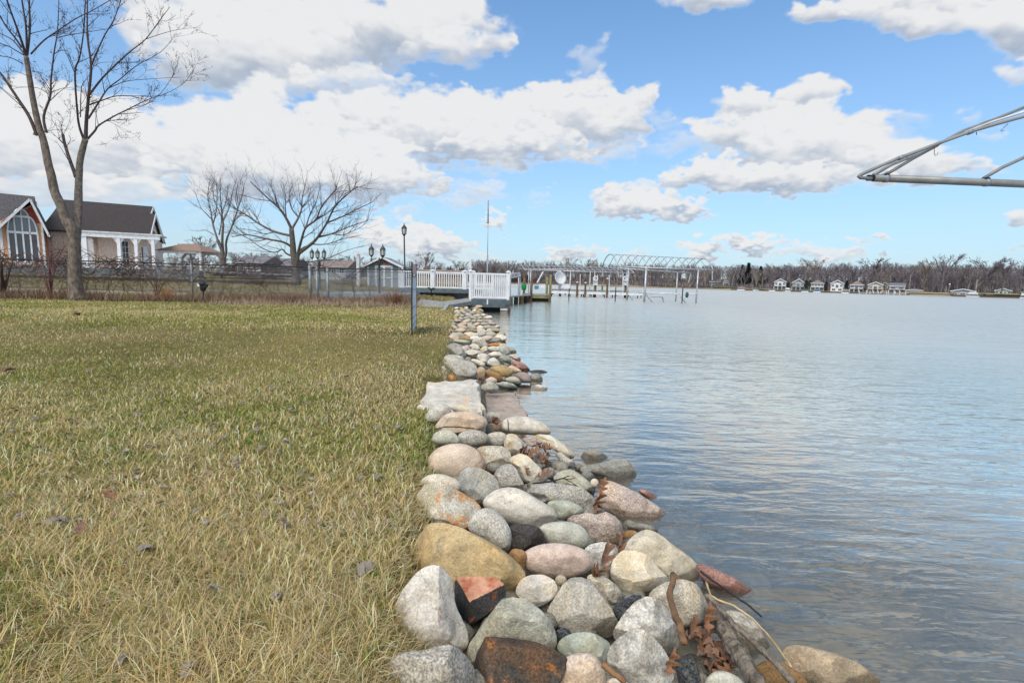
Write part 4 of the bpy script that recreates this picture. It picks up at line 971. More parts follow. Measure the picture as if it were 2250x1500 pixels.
leafm = mat('oak_leaf_brown', S(152, 118, 96), S(104, 74, 58), scale=25, rough=.6, bump=.3)
leafo = mat('oak_leaf_orange', S(160, 118, 88), S(116, 78, 58), scale=25, rough=.6, bump=.3)
leafg = mat('leaf_grey', S(168, 158, 146), S(92, 82, 74), scale=40, rough=.8, bump=.3)
def oak_mesh(name, m, curl, seed):
    rl = random.Random(seed)
    side = [(.0, .0), (.035, .10), (.17, .16), (.20, .22), (.08, .28), (.10, .34), (.27, .44), (.26, .52), (.10, .52), (.12, .60), (.22, .72), (.17, .78), (.07, .80), (.05, .92), (.0, 1.0)]
    vs_, fs = [], []
    def P(x, y): return (x, y - .5, curl * (x * x * 4.5 - .25 * math.sin(y * 5.0) - .3 * (y - .5) ** 2) + rl.uniform(-.01, .01))
    n = len(side)
    for y_ in [s_[1] for s_ in side]: vs_.append(P(0, y_))
    for x_, y_ in side: vs_.append(P(x_, y_))
    for x_, y_ in side: vs_.append(P(-x_ * rl.uniform(.8, 1.1), y_))
    for i in range(n - 1):
        fs.append((i, n + i, n + i + 1, i + 1)); fs.append((i, i + 1, 2 * n + i + 1, 2 * n + i))
    k = len(vs_)
    vs_ += [(-.008, -.5, 0), (.008, -.5, 0), (.005, -.72, .03), (-.005, -.72, .03)]; fs.append((k, k + 1, k + 2, k + 3))
    me = bpy.data.meshes.new(name); me.from_pydata(vs_, [], fs); me.materials.append(m); me.polygons.foreach_set('use_smooth', [True] * len(fs)); me.update(); return me
LEAF = [oak_mesh('oak_leaf', leafm, .55, 1), oak_mesh('oak_leaf', leafm, 1.1, 2), oak_mesh('oak_leaf', leafo, .7, 3), oak_mesh('oak_leaf', leafo, 1.2, 4), oak_mesh('oak_leaf', leafm, -.8, 5)]
def leaf(px, py, size, me, label, group=None, lift=.08, rot=None, z=None, cat='leaf'):
    p = on_bank(px, py, lift) if z is None else on_z(px, py, z)
    o = bpy.data.objects.new('oak_leaf', me); COL.objects.link(o)
    o.location = p; o.scale = (size, size, size)
    o.rotation_euler = rot or (rs.uniform(-.7, .7), rs.uniform(-.7, .7), rs.uniform(0, 6.28))
    tag(o, label, cat, group); return o
LK = {0: 'flat brown', 1: 'curled brown', 2: 'flat orange-brown', 3: 'curled orange-brown', 4: 'bowed brown'}
def pile_leaf(px_, py_, size, ids, place, lift):
    i = rs.choice(ids); lb = '%s oak leaf %s' % (LK[i], place); leaf(px_, py_, size, LEAF[i], lb, 'leaves: ' + lb, lift=lift)
for k in range(26):       # pile by the driftwood
    f = rs.random(); px_, py_ = zp('B', 720 + 260 * f + rs.uniform(-50, 60), 790 + 330 * f + rs.uniform(-60, 60))
    pile_leaf(px_, py_, rs.uniform(.05, .085), range(5), 'in the pile by the driftwood log, ' + ('upper end' if f < .33 else 'middle' if f < .67 else 'lower end'), rs.uniform(-.04, .015))
for k in range(24):       # pile above
    px_, py_ = zp('C', 1330 + rs.uniform(-110, 160), 430 + rs.uniform(-120, 200))
    pile_leaf(px_, py_, rs.uniform(.06, .10), range(3), 'in the pile beside the cream angular stone, ' + ('far end' if py_ < 985 else 'middle' if py_ < 1010 else 'near end'), rs.uniform(-.03, .02))
for k in range(7):
    px_, py_ = zp('C', 1000 + rs.uniform(-60, 50), 120 + rs.uniform(-60, 70))
    pile_leaf(px_, py_, rs.uniform(.06, .09), range(5), 'beside the broad white boulder', rs.uniform(.0, .05))
for k in range(7):
    px_, py_ = zp('E', 880 + rs.uniform(-40, 60), 960 + rs.uniform(-50, 80))
    pile_leaf(px_, py_, rs.uniform(.06, .09), range(5), 'between top step and rusty brown stone', rs.uniform(-.02, .03))
leaf(*zp('D', 530, 720), .095, LEAF[2], 'orange oak leaf standing against the pink granite boulder', lift=.11, rot=(1.0, .3, -.3))
leaf(*zp('D', 490, 860), .11, LEAF[3], 'curled brown leaf in the gap left of the pink granite boulder', lift=.05, rot=(1.2, .2, .5))
leaf(*zp('B', 105, 290), .10, LEAF[1], 'mauve brown oak leaf lying on the lichen-spotted stone', lift=.125, rot=(.7, .3, .35))
leaf(*zp('B', 210, 215), .09, LEAF[3], 'orange leaf between the grey-pink fractured and the cream boulders', lift=.06, rot=(.8, .5, 1.9))
leaf(*zp('B', 830, 720), .09, LEAF[2], 'orange-brown leaf upright behind the beige gritty boulder', lift=.09, rot=(1.1, .1, .2))
leaf(*zp('B', 565, 1040), .075, LEAF[2], 'rust leaf upright beside the narrow blue-black stone', lift=.08, rot=(1.2, .2, .1))
leaf(*zp('B', 40, 400), .09, LEAF[3], 'rust leaf below the lichen-spotted stone', lift=.06)
# ------------------------------------------------------------------ grass
def blade_mat(name, tr=.25, rough=.65):
    m = bpy.data.materials.new(name); m.use_nodes = True
    t = m.node_tree; p = t.nodes['Principled BSDF']; p.inputs['Roughness'].default_value = rough
    p.inputs['Specular IOR Level'].default_value = .25
    a = nd(t, 'ShaderNodeAttribute'); a.attribute_name = 'tone'
    t.links.new(a.outputs['Color'], p.inputs['Base Color'])
    tl = nd(t, 'ShaderNodeBsdfTranslucent'); t.links.new(a.outputs['Color'], tl.inputs['Color'])
    mx_ = nd(t, 'ShaderNodeMixShader'); mx_.inputs[0].default_value = tr
    t.links.new(p.outputs[0], mx_.inputs[1]); t.links.new(tl.outputs[0], mx_.inputs[2])
    t.links.new(mx_.outputs[0], t.nodes['Material Output'].inputs['Surface'])
    return m
grassm = blade_mat('grass_blades')
weedm = blade_mat('weed_stems', .15, .8)

def blades(name, x, y, L, W, head, tilt, curl, cols, segs, material, z=None, wob=.38):
    n = len(x)
    zz = ground_z(x, y) - .004 if z is None else z
    pos = np.stack([x, y, zz], 1)
    side0 = np.stack([-np.sin(head), np.cos(head), np.zeros(n)], 1)
    rows = []
    ang = tilt.copy(); hd = head.copy()
    p = pos.copy()
    rows.append(p.copy())
    st = L / segs
    for k in range(segs):
        d = np.stack([np.cos(hd) * np.sin(ang), np.sin(hd) * np.sin(ang), np.cos(ang)], 1)
        p = p + d * st[:, None]
        p[:, 2] = np.maximum(p[:, 2], zz + .004)
        rows.append(p.copy())
        ang = np.minimum(ang + curl / segs, 2.1); hd = hd + rng.normal(0, wob, n)
    wv_ = [1.0, .8, .55, .3][:segs] if segs > 2 else [1.0, .75]
    V = np.zeros((n, segs * 2 + 1, 3), np.float32)
    for k in range(segs):
        o = side0 * (W * wv_[k] / 2)[:, None]
        V[:, 2 * k] = rows[k] - o; V[:, 2 * k + 1] = rows[k] + o
    V[:, -1] = rows[-1]
    m = segs * 2 + 1
    base = (np.arange(n) * m)[:, None]
    quads = np.concatenate([base + np.array([2 * k, 2 * k + 1, 2 * k + 3, 2 * k + 2]) for k in range(segs - 1)]) if segs > 1 else np.zeros((0, 4), int)
    tris = base + np.array([2 * segs - 2, 2 * segs - 1, 2 * segs])
    C = np.repeat(cols[:, None, :], m, 1)
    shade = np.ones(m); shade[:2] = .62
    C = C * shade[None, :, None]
    return np_mesh(name, V.reshape(-1, 3), quads, tris, material, C.reshape(-1, 3))

def lin(*c): return np.array(S(*c)[:3])
STRAW = np.array([lin(196, 180, 140), lin(178, 158, 112), lin(212, 200, 168), lin(160, 142, 100), lin(186, 172, 138), lin(168, 144, 112)])
GREEN = np.array([lin(112, 126, 60), lin(92, 110, 48), lin(134, 138, 72), lin(122, 142, 76), lin(150, 146, 80)])
def patch(x, y, s, o):
    z0 = np.zeros_like(x)
    return vnoise3(x * s + o, y * s + o * 1.3, z0 + o * .7) * .65 + vnoise3(x * s * 2.7 + o, y * s * 2.7, z0 + o) * .35
def grass_cols(x, y, bias=0.0):
    n = len(x)
    g = patch(x, y, .9, 4.2) - .005 + .35 * (patch(x, y, 4.5, 8.1) - .5) + bias
    s = x + SH * y
    g = g - .16 * smooth(-1.9, -.3, s) * smooth(11, 1.5, y) + .10 * smooth(-1.3, -2.6, s)
    g = g - .10 * smooth(4, 10, y)
    isg = rng.random(n) < np.clip((g - .24) * 1.9, .18, .80)
    c = np.where(isg[:, None], GREEN[rng.integers(0, len(GREEN), n)], STRAW[rng.integers(0, len(STRAW), n)])
    return np.minimum(c * rng.uniform(.72, 1.5, n)[:, None] * 1.18, .8) * np.array([1.0, .98, .90]), isg
def on_slab(x, y):              # the topmost step is set into the turf
    s = x + SH * y
    return (s > -.25) & (y > 3.25) & (y < 4.15)
def scatter_screen(n, y0, y1, spread=1.12, edge=-.10):
    """positions on the lawn, denser close to the viewer"""
    u = rng.random(n)
    y = 1 / (1 / y0 + (1 / y1 - 1 / y0) * u)
    x = -rng.random(n) * (spread * y * 1.07 + .4) + .25
    k = (shore_s(x, y) < edge) & ~on_slab(x, y)
    return x[k], y[k]
def bare(x, y):                 # the trodden soil beside the rocks
    s = x + SH * y
    return (((s + .30) / .30) ** 2 + ((y - 2.75) / .75) ** 2) < 1
# near turf: long bent straw over short green
x, y = scatter_screen(190000, .62, 3.3)
k = (rng.random(len(x)) > smooth(1.7, 3.3, y) * .9) & (rng.random(len(x)) < .18 + .82 * smooth(.30, .50, patch(x, y, 5.5, 12.5))); x, y = x[k], y[k]
k = ~(bare(x, y) & (rng.random(len(x)) < .72)); x, y = x[k], y[k]
c, isg = grass_cols(x, y)
n = len(x)
clump = patch(x, y, 2.2, 1.7)
L = np.where(isg, rng.uniform(.022, .055, n), rng.uniform(.025, .085, n) * (.5 + 1.0 * clump)) * (1 - .45 * smooth(1.0, 3.0, y))
head = np.where(isg, rng.uniform(0, 6.28, n), (patch(x, y, 3.2, 2.9) * 18 + rng.normal(0, 1.5, n)))
tilt = np.where(isg, np.abs(rng.normal(.3, .25, n)), np.abs(rng.normal(1.05, .40, n)))
curl = np.where(isg, rng.uniform(.1, .9, n), rng.uniform(.2, 1.5, n))
W = np.where(isg, rng.uniform(.0022, .0042, n), rng.uniform(.0014, .0030, n))
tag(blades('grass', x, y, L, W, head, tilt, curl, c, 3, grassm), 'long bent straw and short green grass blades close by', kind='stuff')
# middle lawn
x, y = scatter_screen(280000, 1.3, 12.5)
k = rng.random(len(x)) < (.12 + .88 * smooth(1.3, 3.2, y)) * (1 - .85 * smooth(9, 12.5, y)); x, y = x[k], y[k]
c, isg = grass_cols(x, y); n = len(x)
c = np.minimum(c * (1.08 + .12 * smooth(4.5, 10, y))[:, None], .8)
clump = patch(x, y, 1.6, 1.7)
L = np.where(isg, rng.uniform(.02, .05, n), rng.uniform(.025, .06, n)) * (.7 + .6 * clump)
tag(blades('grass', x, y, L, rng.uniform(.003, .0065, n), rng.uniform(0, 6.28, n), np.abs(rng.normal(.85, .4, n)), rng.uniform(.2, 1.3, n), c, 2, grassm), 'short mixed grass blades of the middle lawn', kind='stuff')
# farther lawn
x, y = scatter_screen(150000, 6.8, 17.5)
k = rng.random(len(x)) < smooth(6.8, 11, y); x, y = x[k], y[k]
c, isg = grass_cols(x, y, -.02); n = len(x)
c = np.minimum(c * np.array([1.18, 1.15, 1.08]), .8)
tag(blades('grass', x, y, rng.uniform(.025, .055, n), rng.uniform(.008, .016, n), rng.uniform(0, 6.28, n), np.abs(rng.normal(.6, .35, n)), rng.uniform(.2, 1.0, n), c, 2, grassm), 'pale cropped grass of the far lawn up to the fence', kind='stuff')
# lawn of the neighbour beyond the fence
n = 45000
y = rng.uniform(18.5, 38, n); x = -rng.random(n) * 42 - .4 - SH * y
tan = patch(x, y, .25, 3.3)
c = np.where((rng.random(n) < np.clip((tan - .35) * 1.3, .05, .5))[:, None], GREEN[rng.integers(0, 5, n)], STRAW[rng.integers(0, 6, n)]) * rng.uniform(.75, 1.05, n)[:, None]
c = np.where((y > 31)[:, None], c * np.array([1.1, .92, .74]), c)
tag(blades('grass', x, y, rng.uniform(.04, .08, n), rng.uniform(.02, .04, n), rng.uniform(0, 6.28, n), np.abs(rng.normal(.6, .35, n)), rng.uniform(.2, 1.0, n), c, 2, grassm), 'tan grass of the lawn beyond the fence', kind='stuff')

# flattened golden tussocks in the near turf
xs_, ys_, hs_, Ls_ = [], [], [], []
tx, ty = scatter_screen(210, .7, 3.6, edge=-.25)
for a, b in zip(tx, ty):
    h_ = rng.uniform(0, 6.28); m_ = int(rng.uniform(30, 75)); rr_ = rng.uniform(.03, .09)
    xs_.append(a + rng.normal(0, rr_, m_)); ys_.append(b + rng.normal(0, rr_, m_)); hs_.append(h_ + rng.normal(0, .38, m_)); Ls_.append(rng.uniform(.05, .14, m_))
x, y, h, L = map(np.concatenate, (xs_, ys_, hs_, Ls_)); k = shore_s(x, y) < -.12; x, y, h, L = x[k], y[k], h[k], L[k]; n = len(x)
c = np.array([lin(214, 190, 134), lin(196, 170, 112), lin(224, 206, 162), lin(186, 162, 116)])[rng.integers(0, 4, n)] * rng.uniform(.8, 1.35, n)[:, None]
tag(blades('grass', x, y, L, rng.uniform(.0016, .0030, n), h, np.abs(rng.normal(1.0, .25, n)), rng.uniform(.3, 1.1, n), np.minimum(c, .8), 3, grassm), 'matted golden straw tussocks in the near turf', kind='stuff')

# blades hanging over the first stones
n = 2200
y = 1 / (1 / .8 + (1 / 9.0 - 1 / .8) * rng.random(n)); s_ = rng.uniform(-.20, -.07, n); x = s_ - SH * y + .075 * smooth(2.0, 5.0, y)
k = ~on_slab(x, y); x, y = x[k], y[k]; n = len(x)
c, isg = grass_cols(x, y, .05)
tag(blades('grass', x, y, rng.uniform(.04, .08, n), rng.uniform(.002, .004, n), rng.normal(0, 1.4, n), np.abs(rng.normal(.5, .3, n)), rng.uniform(.5, 1.6, n), c, 3, grassm), 'grass blades leaning over the edge of the first rocks', kind='stuff')

# ------------------------------------------------------------------ crumpled leaves lying on the lawn
def crumple(name, m, seed, s=1.0):
    rl = random.Random(seed); vs_, fs = [], []
    for k in range(3):
        ox, oy, oz = rl.uniform(-.5, .5), rl.uniform(-.4, .4), rl.uniform(0, .25)
        a = rl.uniform(0, 6.28); b0 = len(vs_)
        for i in range(4):
            for j in range(3):
                u, v = (i - 1.5) * .42, (j - 1) * .42
                vs_.append((ox + u * math.cos(a) - v * math.sin(a) + rl.uniform(-.1, .1), oy + u * math.sin(a) + v * math.cos(a) + rl.uniform(-.1, .1), oz + .28 * math.sin(u * 3 + seed) + .5 * v * v + rl.uniform(-.06, .12)))
        for i in range(3):
            for j in range(2): fs.append((b0 + i * 3 + j, b0 + i * 3 + j + 1, b0 + (i + 1) * 3 + j + 1, b0 + (i + 1) * 3 + j))
    me = bpy.data.meshes.new(name); me.from_pydata(vs_, [], fs); me.materials.append(m); me.update(); return me
CR = [crumple('dry_leaf', leafg, i) for i in range(4)]
CRB = [crumple('dry_leaf', leafm, 10 + i) for i in range(2)]
def litter(px, py, size, me, label, group=None):
    p = on_z(px, py, .335)
    o = bpy.data.objects.new('dry_leaf', me); COL.objects.link(o)
    o.location = (p[0], p[1], float(ground_z(p[0], p[1])) + .03); o.scale = (size, size, size * .8)
    o.rotation_euler = (rs.uniform(-.3, .3), rs.uniform(-.3, .3), rs.uniform(0, 6.28))
    tag(o, label, 'leaf', group)
NEAR = [(122, 1132, .030, 'largest crumpled grey leaf clump, low in the lawn at the left'), (335, 975, .030, 'grey crumpled leaf standing in green grass above the orange leaf'), (325, 1192, .026, 'grey leaf with dark hollow below the orange leaf'),
        (455, 1281, .020, 'pale upright leaf scrap in the near straw'), (803, 1247, .024, 'pale grey curled leaf near the big white hollowed boulder'), (300, 912, .030, 'pale grey leaf pair lying flat in the lawn'),
        (605, 1302, .018, 'mauve leaf scrap in the straw near the tan boulder'), (262, 1430, .018, 'bluish grey leaf scrap lowest in the lawn'), (415, 1450, .022, 'grey leaf crumple low in the near straw'),
        (40, 1124, .018, 'small grey leaf left of the largest clump'), (490, 960, .022, 'grey leaf beside a long straw'), (575, 985, .022, 'grey leaf in pale straw above the tan patch'), (835, 1045, .022, 'grey leaf near the pinkish round boulder'), (520, 1007, .016, 'lone mauve grey leaf right of centre lawn')]
for (px_, py_, s_, lb) in NEAR: litter(px_, py_, s_, CR[rs.randrange(4)], lb)
def lawn_leaf(px_, py_):
    a = 'in line with the maple' if px_ < 330 else 'in line with the garden light' if px_ < 560 else 'in line with the thick fence posts' if px_ < 740 else 'on the side of the gate panel'
    b = 'far out' if py_ < 790 else 'halfway out' if py_ < 880 else 'nearer the stone steps'
    lb = 'small grey crumpled leaf %s, %s' % (b, a); return lb, 'leaves: ' + lb
for (px_, py_) in [(185, 855), (250, 825), (190, 815), (345, 860), (290, 800), (390, 800), (420, 800), (525, 805), (555, 808), (500, 822), (630, 840), (700, 815), (760, 812), (820, 790), (770, 830), (720, 915), (810, 905), (765, 925), (640, 905), (565, 940), (480, 930), (160, 925), (70, 915), (830, 940), (880, 940), (600, 745), (440, 750), (660, 760), (350, 735), (520, 765), (730, 770), (590, 850), (455, 865), (330, 770), (270, 760)]:
    litter(px_ + rs.uniform(-8, 8), py_ + rs.uniform(-5, 5), rs.uniform(.018, .028), CR[rs.randrange(4)], *lawn_leaf(px_, py_))
litter(168, 692, .10, CRB[0], 'reddish brown leaf far out on the lawn near the fence')
litter(15, 815, .05, CRB[1], 'brown leaf at the left edge of the lawn')
p = on_z(240, 1086, .345)
o = bpy.data.objects.new('oak_leaf', LEAF[2]); COL.objects.link(o); o.location = p; o.scale = (.07,) * 3; o.rotation_euler = (.15, -.2, 1.3); tag(o, 'orange oak leaf lying in the near lawn', 'leaf')
p = on_z(175, 1160, .34)
o = bpy.data.objects.new('oak_leaf', LEAF[0]); COL.objects.link(o); o.location = p; o.scale = (.06,) * 3; o.rotation_euler = (.1, .2, .5); tag(o, 'brown oak leaf half hidden in grass below the largest grey clump', 'leaf')
x, y = scatter_screen(520, 1.5, 14); k = (rng.random(len(x)) < .25 + .75 * patch(x, y, .8, 6.6)); x, y = x[k], y[k]
lv, lf = [], []
mbL = MB()
for a, b in zip(x, y):
    z_ = float(ground_z(a, b)) + .025; s_ = rs.uniform(.010, .018) * (1 + .05 * b); h_ = rs.uniform(0, 6.28)
    c_, q_ = math.cos(h_) * s_, math.sin(h_) * s_
    mbL.add([(a - c_, b - q_, z_), (a + q_ * .6, b - c_ * .6, z_ + s_ * rs.uniform(.2, .9)), (a + c_, b + q_, z_ + s_ * .3), (a - q_ * .6, b + c_ * .6, z_ + s_ * rs.uniform(.2, .9))], [(0, 1, 2, 3)])
tag(mbL.build('leaf_litter', leafg), 'tiny grey leaf scraps strewn through the lawn', kind='stuff')
# ------------------------------------------------------------------ materials of built things
WHITE = mat('white_paint', S(236, 238, 242), S(214, 218, 224), scale=3, rough=.5)
WHITE2 = mat('weathered_white', S(222, 224, 226), S(186, 190, 194), scale=5, rough=.6)
ALU = mat('aluminium', S(196, 200, 204), S(160, 165, 170), scale=6, rough=.38, metal=.35)
GALV = mat('galvanised_steel', S(158, 166, 174), S(124, 132, 142), scale=12, rough=.5, metal=.3)
DARKMET = mat('dark_green_metal', S(48, 60, 64), S(34, 42, 46), scale=8, rough=.5)
BLACKMET = mat('black_metal', S(40, 46, 50), S(28, 32, 36), scale=8, rough=.5)
GREYPANEL = mat('grey_panel', S(222, 230, 238), S(196, 206, 216), scale=9, rough=.6)
GREYWOOD = mat('grey_weathered_wood', S(172, 172, 168), S(122, 124, 122), scale=3, rough=.85, bump=.5, stretch=(1, 9, 9))
DOCKWOOD = mat('olive_dock_wood', S(146, 140, 100), S(106, 102, 72), scale=3, rough=.85, bump=.4, stretch=(1, 6, 8))
BROWNWOOD = mat('brown_piling_wood', S(128, 104, 82), S(84, 68, 56), scale=4, rough=.9, bump=.5, stretch=(6, 6, 1))
SLATEBLUE = mat('grey_blue_fascia', S(96, 112, 120), S(76, 90, 98), scale=4, rough=.6)
BLACKWOOD = mat('wet_wood_and_shade', S(40, 40, 36), S(24, 25, 22), scale=6, rough=.8)  # also carries the painted shade under deck and dock
SHINGLE = mat('dark_roof_shingles', S(76, 69, 68), S(48, 43, 44), scale=5, rough=.9, bump=.6, stretch=(1, 4, 4))
GREYSHINGLE = mat('grey_roof_shingles', S(98, 96, 98), S(66, 64, 68), scale=6, rough=.9, bump=.6)
CEDAR = mat('cedar_shingle_wall', S(226, 182, 146), S(196, 148, 114), scale=10, rough=.85, bump=.5)
PINKBRICK = mat('pink_brick_wall', S(236, 218, 204), S(200, 178, 164), scale=9, rough=.9, bump=.5)
REDPANEL = mat('red_panel', S(172, 72, 62), S(148, 58, 52), scale=5, rough=.7)
GLASS = glassmat('window_glass', S(96, 110, 124))
DARKGLASS = glassmat('dark_window_glass', S(58, 66, 76))
BLOCKSTONE = mat('grey_block_stone', S(128, 130, 134), S(94, 96, 100), scale=8, rough=.9, bump=.6)
TIMBER = mat('dark_edging_timber', S(78, 74, 72), S(52, 50, 50), scale=6, rough=.9, bump=.5)
CONCRETE = mat('pale_concrete', S(214, 210, 204), S(184, 180, 174), scale=6, rough=.85)
TANROOF = mat('tan_roof_shingles', S(156, 132, 116), S(126, 104, 92), scale=14, rough=.9, bump=.5)
GREYSIDING = mat('grey_siding', S(146, 154, 164), S(122, 130, 140), scale=6, rough=.7)
GREENPL = mat('green_plastic', S(40, 176, 96), S(28, 148, 78), scale=5, rough=.45)
BLUEPL = mat('blue_plastic', S(84, 150, 176), S(60, 122, 150), scale=5, rough=.5)
LANTERNGLASS = mat('lantern_glass', S(206, 210, 206), S(170, 176, 174), scale=5, rough=.2)
VINE = mat('vine_bark', S(104, 84, 76), S(66, 54, 50), scale=20, rough=.9)
REDSTEM = mat('red_stem', S(128, 84, 84), S(92, 60, 62), scale=20, rough=.8)
BARK = mat('maple_bark', S(136, 124, 112), S(90, 82, 76), scale=14, rough=.95, bump=.9, bscale=46, stretch=(1, 1, .45))
BARKTWIG = mat('twig_bark', S(96, 82, 80), S(66, 56, 56), scale=20, rough=.9)
BUDM = mat('leaf_buds', S(104, 62, 58), S(78, 48, 46), scale=20, rough=.8)
BARK2 = mat('grey_bark', S(116, 110, 104), S(80, 76, 72), scale=10, rough=.95, bump=.6)
FARBARK = mat('far_bark', S(112, 102, 102), S(76, 70, 74), scale=.3, rough=.95)

# ------------------------------------------------------------------ chain-link fence with vines
def fence_y(x): return 17.0 + (x + 10) * .12
def fpt(x, z): return (x, fence_y(x), z)
POSTX = [-23.6, -19.6, -15.55, -11.15, -7.25, -3.62]
fence = thing('chain_link_fence', 'chain-link fence overgrown with bare vines across the end of the lawn', 'fence', (-10, fence_y(-10), .3))
for i, px_ in enumerate(POSTX):
    m = MB(); zb = float(ground_z(px_, fence_y(px_))) - .1
    thick = .085 if i == 4 else (.10 if i == 5 else .05)
    m.tube([fpt(px_, zb), fpt(px_, 1.56 + (.12 if i == 5 else 0))], thick / 2 * 1.2, n=10)
    m.lathe(fpt(px_, 1.56 + (.12 if i == 5 else 0)), [(thick * .62, 0), (thick * .6, .02), (.01, .06)], n=10)
    m.build('post', GALV, fence, smooth=True)
    if i == 4:
        for dx_ in (.24, .60):
            m = MB(); m.tube([fpt(px_ + dx_, zb), fpt(px_ + dx_, 1.5)], .045, n=8); m.build('post', GALV, fence, smooth=True)
for z_, r_ in ((1.50, .024), (1.40, .010)):
    m = MB(); m.tube([fpt(x_, z_ + .015 * math.sin(x_ * 1.3)) for x_ in np.linspace(-24, -3.62, 40)], r_, n=6); m.build('top_rail', DARKMET, fence, smooth=True)
m = MB(); m.tube([fpt(x_, .62) for x_ in np.linspace(-24, -3.62, 30)], .008, n=5); m.build('wire', GALV, fence)
for a, b in zip(POSTX[:-1], POSTX[1:]):
    m = MB(); H0, H1 = .34, 1.46; h = H1 - H0
    step = .085
    for sgn in (1, -1):
        x_ = a - h
        while x_ < b + h:
            p0, p1 = (x_, H0), (x_ + sgn * h, H1)
            lo, hi = 0.0, 1.0
            xs0, xs1 = p0[0], p1[0]
            # clip to the bay
            def at(t): return (xs0 + (xs1 - xs0) * t, H0 + h * t)
            ts = sorted([(a - xs0) / (xs1 - xs0), (b - xs0) / (xs1 - xs0)])
            lo, hi = max(0, ts[0]), min(1, ts[1])
            if hi - lo > .02:
                A, B = at(lo), at(hi)
                m.tube([fpt(*A), fpt(*B)], .0042 if b < -7 else .009, n=3, cap=False)
            x_ += step
    m.build('chain_link_mesh', GALV, fence)
rv = random.Random(21)
def vine_path(x0, n, amp, z0, step, rr):
    P = []; x_, z_ = x0, z0; vz = 0; yo = rr.uniform(-.15, .1)
    for i in range(n):
        P.append((x_, fence_y(x_) + yo, max(z_, .34))); x_ += step * rr.uniform(.5, 1.4); vz = vz * .6 + rr.uniform(-1, 1) * amp; z_ += vz + (z0 - z_) * .25; yo = max(-.4, min(.3, yo + rr.uniform(-.08, .08)))
    return P
m = MB()
for k in range(300):              # the tangle along the top
    x0 = rv.uniform(-24, -7.2) if k < 280 else rv.uniform(-8, -5.2)
    if rv.random() < .3: x0 = rv.uniform(-23, -12)
    m.tube(vine_path(x0, rv.randint(6, 15), .12, rv.gauss(1.33, .17), rv.choice([-1, 1]) * .10, rv), rv.uniform(.005, .013), n=4)
for k in range(230):              # hanging and looping strands
    x0 = rv.uniform(-24, -7.5); z0 = rv.uniform(.9, 1.5)
    m.tube(vine_path(x0, rv.randint(6, 12), .14, z0 - rv.uniform(0, .5), rv.choice([-1, 1]) * .09, rv), rv.uniform(.003, .008), n=4)
for k in range(130):              # upright shoots
    x0 = rv.uniform(-24, -5); h0 = rv.uniform(.3, .6); tip = rv.uniform(1.3, 1.75) if k % 3 else rv.uniform(1.7, 2.3)
    if k % 3 == 0: x0 = rv.uniform(-22, -12.5)
    dx_ = rv.gauss(0, .35)
    P = [(x0 + dx_ * t ** 1.6 + rv.uniform(-.02, .02), fence_y(x0) + rv.uniform(-.1, .05), h0 - .2 + (tip - h0) * t) for t in (0, .25, .5, .75, 1)]
    m.tube(P, [.008, .007, .006, .005, .003], n=4)
tag(m.build('bare_vines', VINE, smooth=True), 'tangle of bare brown vines draped along the chain-link fence', kind='stuff')
def arching_shrub(px, base_y, Y, n, h, spread, label, mtl, seed, r0=.02):
    rr = random.Random(seed); b = at_y(px, base_y, Y); gz = float(ground_z(b[0], b[1]))
    t = thing('bare_shrub', label, 'shrub', (b[0], b[1], gz))
    for k in range(n):
        m = MB(); a = rr.uniform(0, 6.28); s_ = spread * rr.uniform(.3, 1); hh = h * rr.uniform(.55, 1.05); P = []; R_ = []
        for i in range(8):
            f = i / 7
            P.append((b[0] + math.cos(a) * s_ * f ** 1.5 + rr.uniform(-.03, .03), b[1] + math.sin(a) * s_ * .4 * f, gz - .05 + hh * (1 - (1 - f) ** 1.7) * (1 if f < .8 else 1 - (f - .8) * .4)))
            R_.append(r0 * (1 - .8 * f))
        m.tube(P, R_, n=5)
        for j in range(5):
            q = P[rr.randint(3, 7)]; dv = (rr.gauss(0, .25), rr.gauss(0, .15), rr.uniform(-.05, .35))
            m.tube([q, tuple(q[i] + dv[i] * .5 + rr.uniform(-.02, .02) for i in range(3)), tuple(q[i] + dv[i] for i in range(3))], [r0 * .3, r0 * .22, r0 * .12], n=4)
        m.build('stem', mtl, t, smooth=True)
    return t
arching_shrub(8, 655, 15.3, 12, 1.6, 1.5, 'thick-stemmed bare shrub arching over the fence at the left edge', VINE, 3, .035)
arching_shrub(112, 655, 15.6, 12, 2.3, .9, 'reddish upright bare shrub left of the forked maple trunk', REDSTEM, 4, .016)
arching_shrub(345, 655, 16.0, 10, 1.2, .8, 'low bare shrub on the fence between maple trunk and garden light', VINE, 5, .012)

# dry weeds along the foot of the fence
n = 26000
x = rng.uniform(-24.5, -3.3, n); y = 17.0 + (x + 10) * .12 + rng.normal(-.55, .5, n)
dens = patch(x, y, .45, 5.5)
k = rng.random(n) < np.clip((dens - .22) * 2.2 + .15, 0.05, 1); x, y = x[k], y[k]; n = len(x); dens = dens[k]
WEED = np.array([lin(150, 122, 100), lin(126, 100, 84), lin(172, 146, 120), lin(104, 84, 72), lin(186, 164, 136)])
c = WEED[rng.integers(0, 5, n)] * rng.uniform(.7, 1.05, n)[:, None]
tag(blades('dry_weeds', x, y, rng.uniform(.10, .42, n) * (.5 + dens), rng.uniform(.006, .014, n), rng.uniform(0, 6.28, n), np.abs(rng.normal(.35, .25, n)), rng.uniform(.1, 1.4, n), c, 3, weedm), 'dry brown weeds along the foot of the fence', kind='stuff')
n = 6000                          # the flattened pale drift in front of the right end
x = rng.uniform(-9.5, -3.0, n); y = 15.9 + rng.normal(0, .7, n)
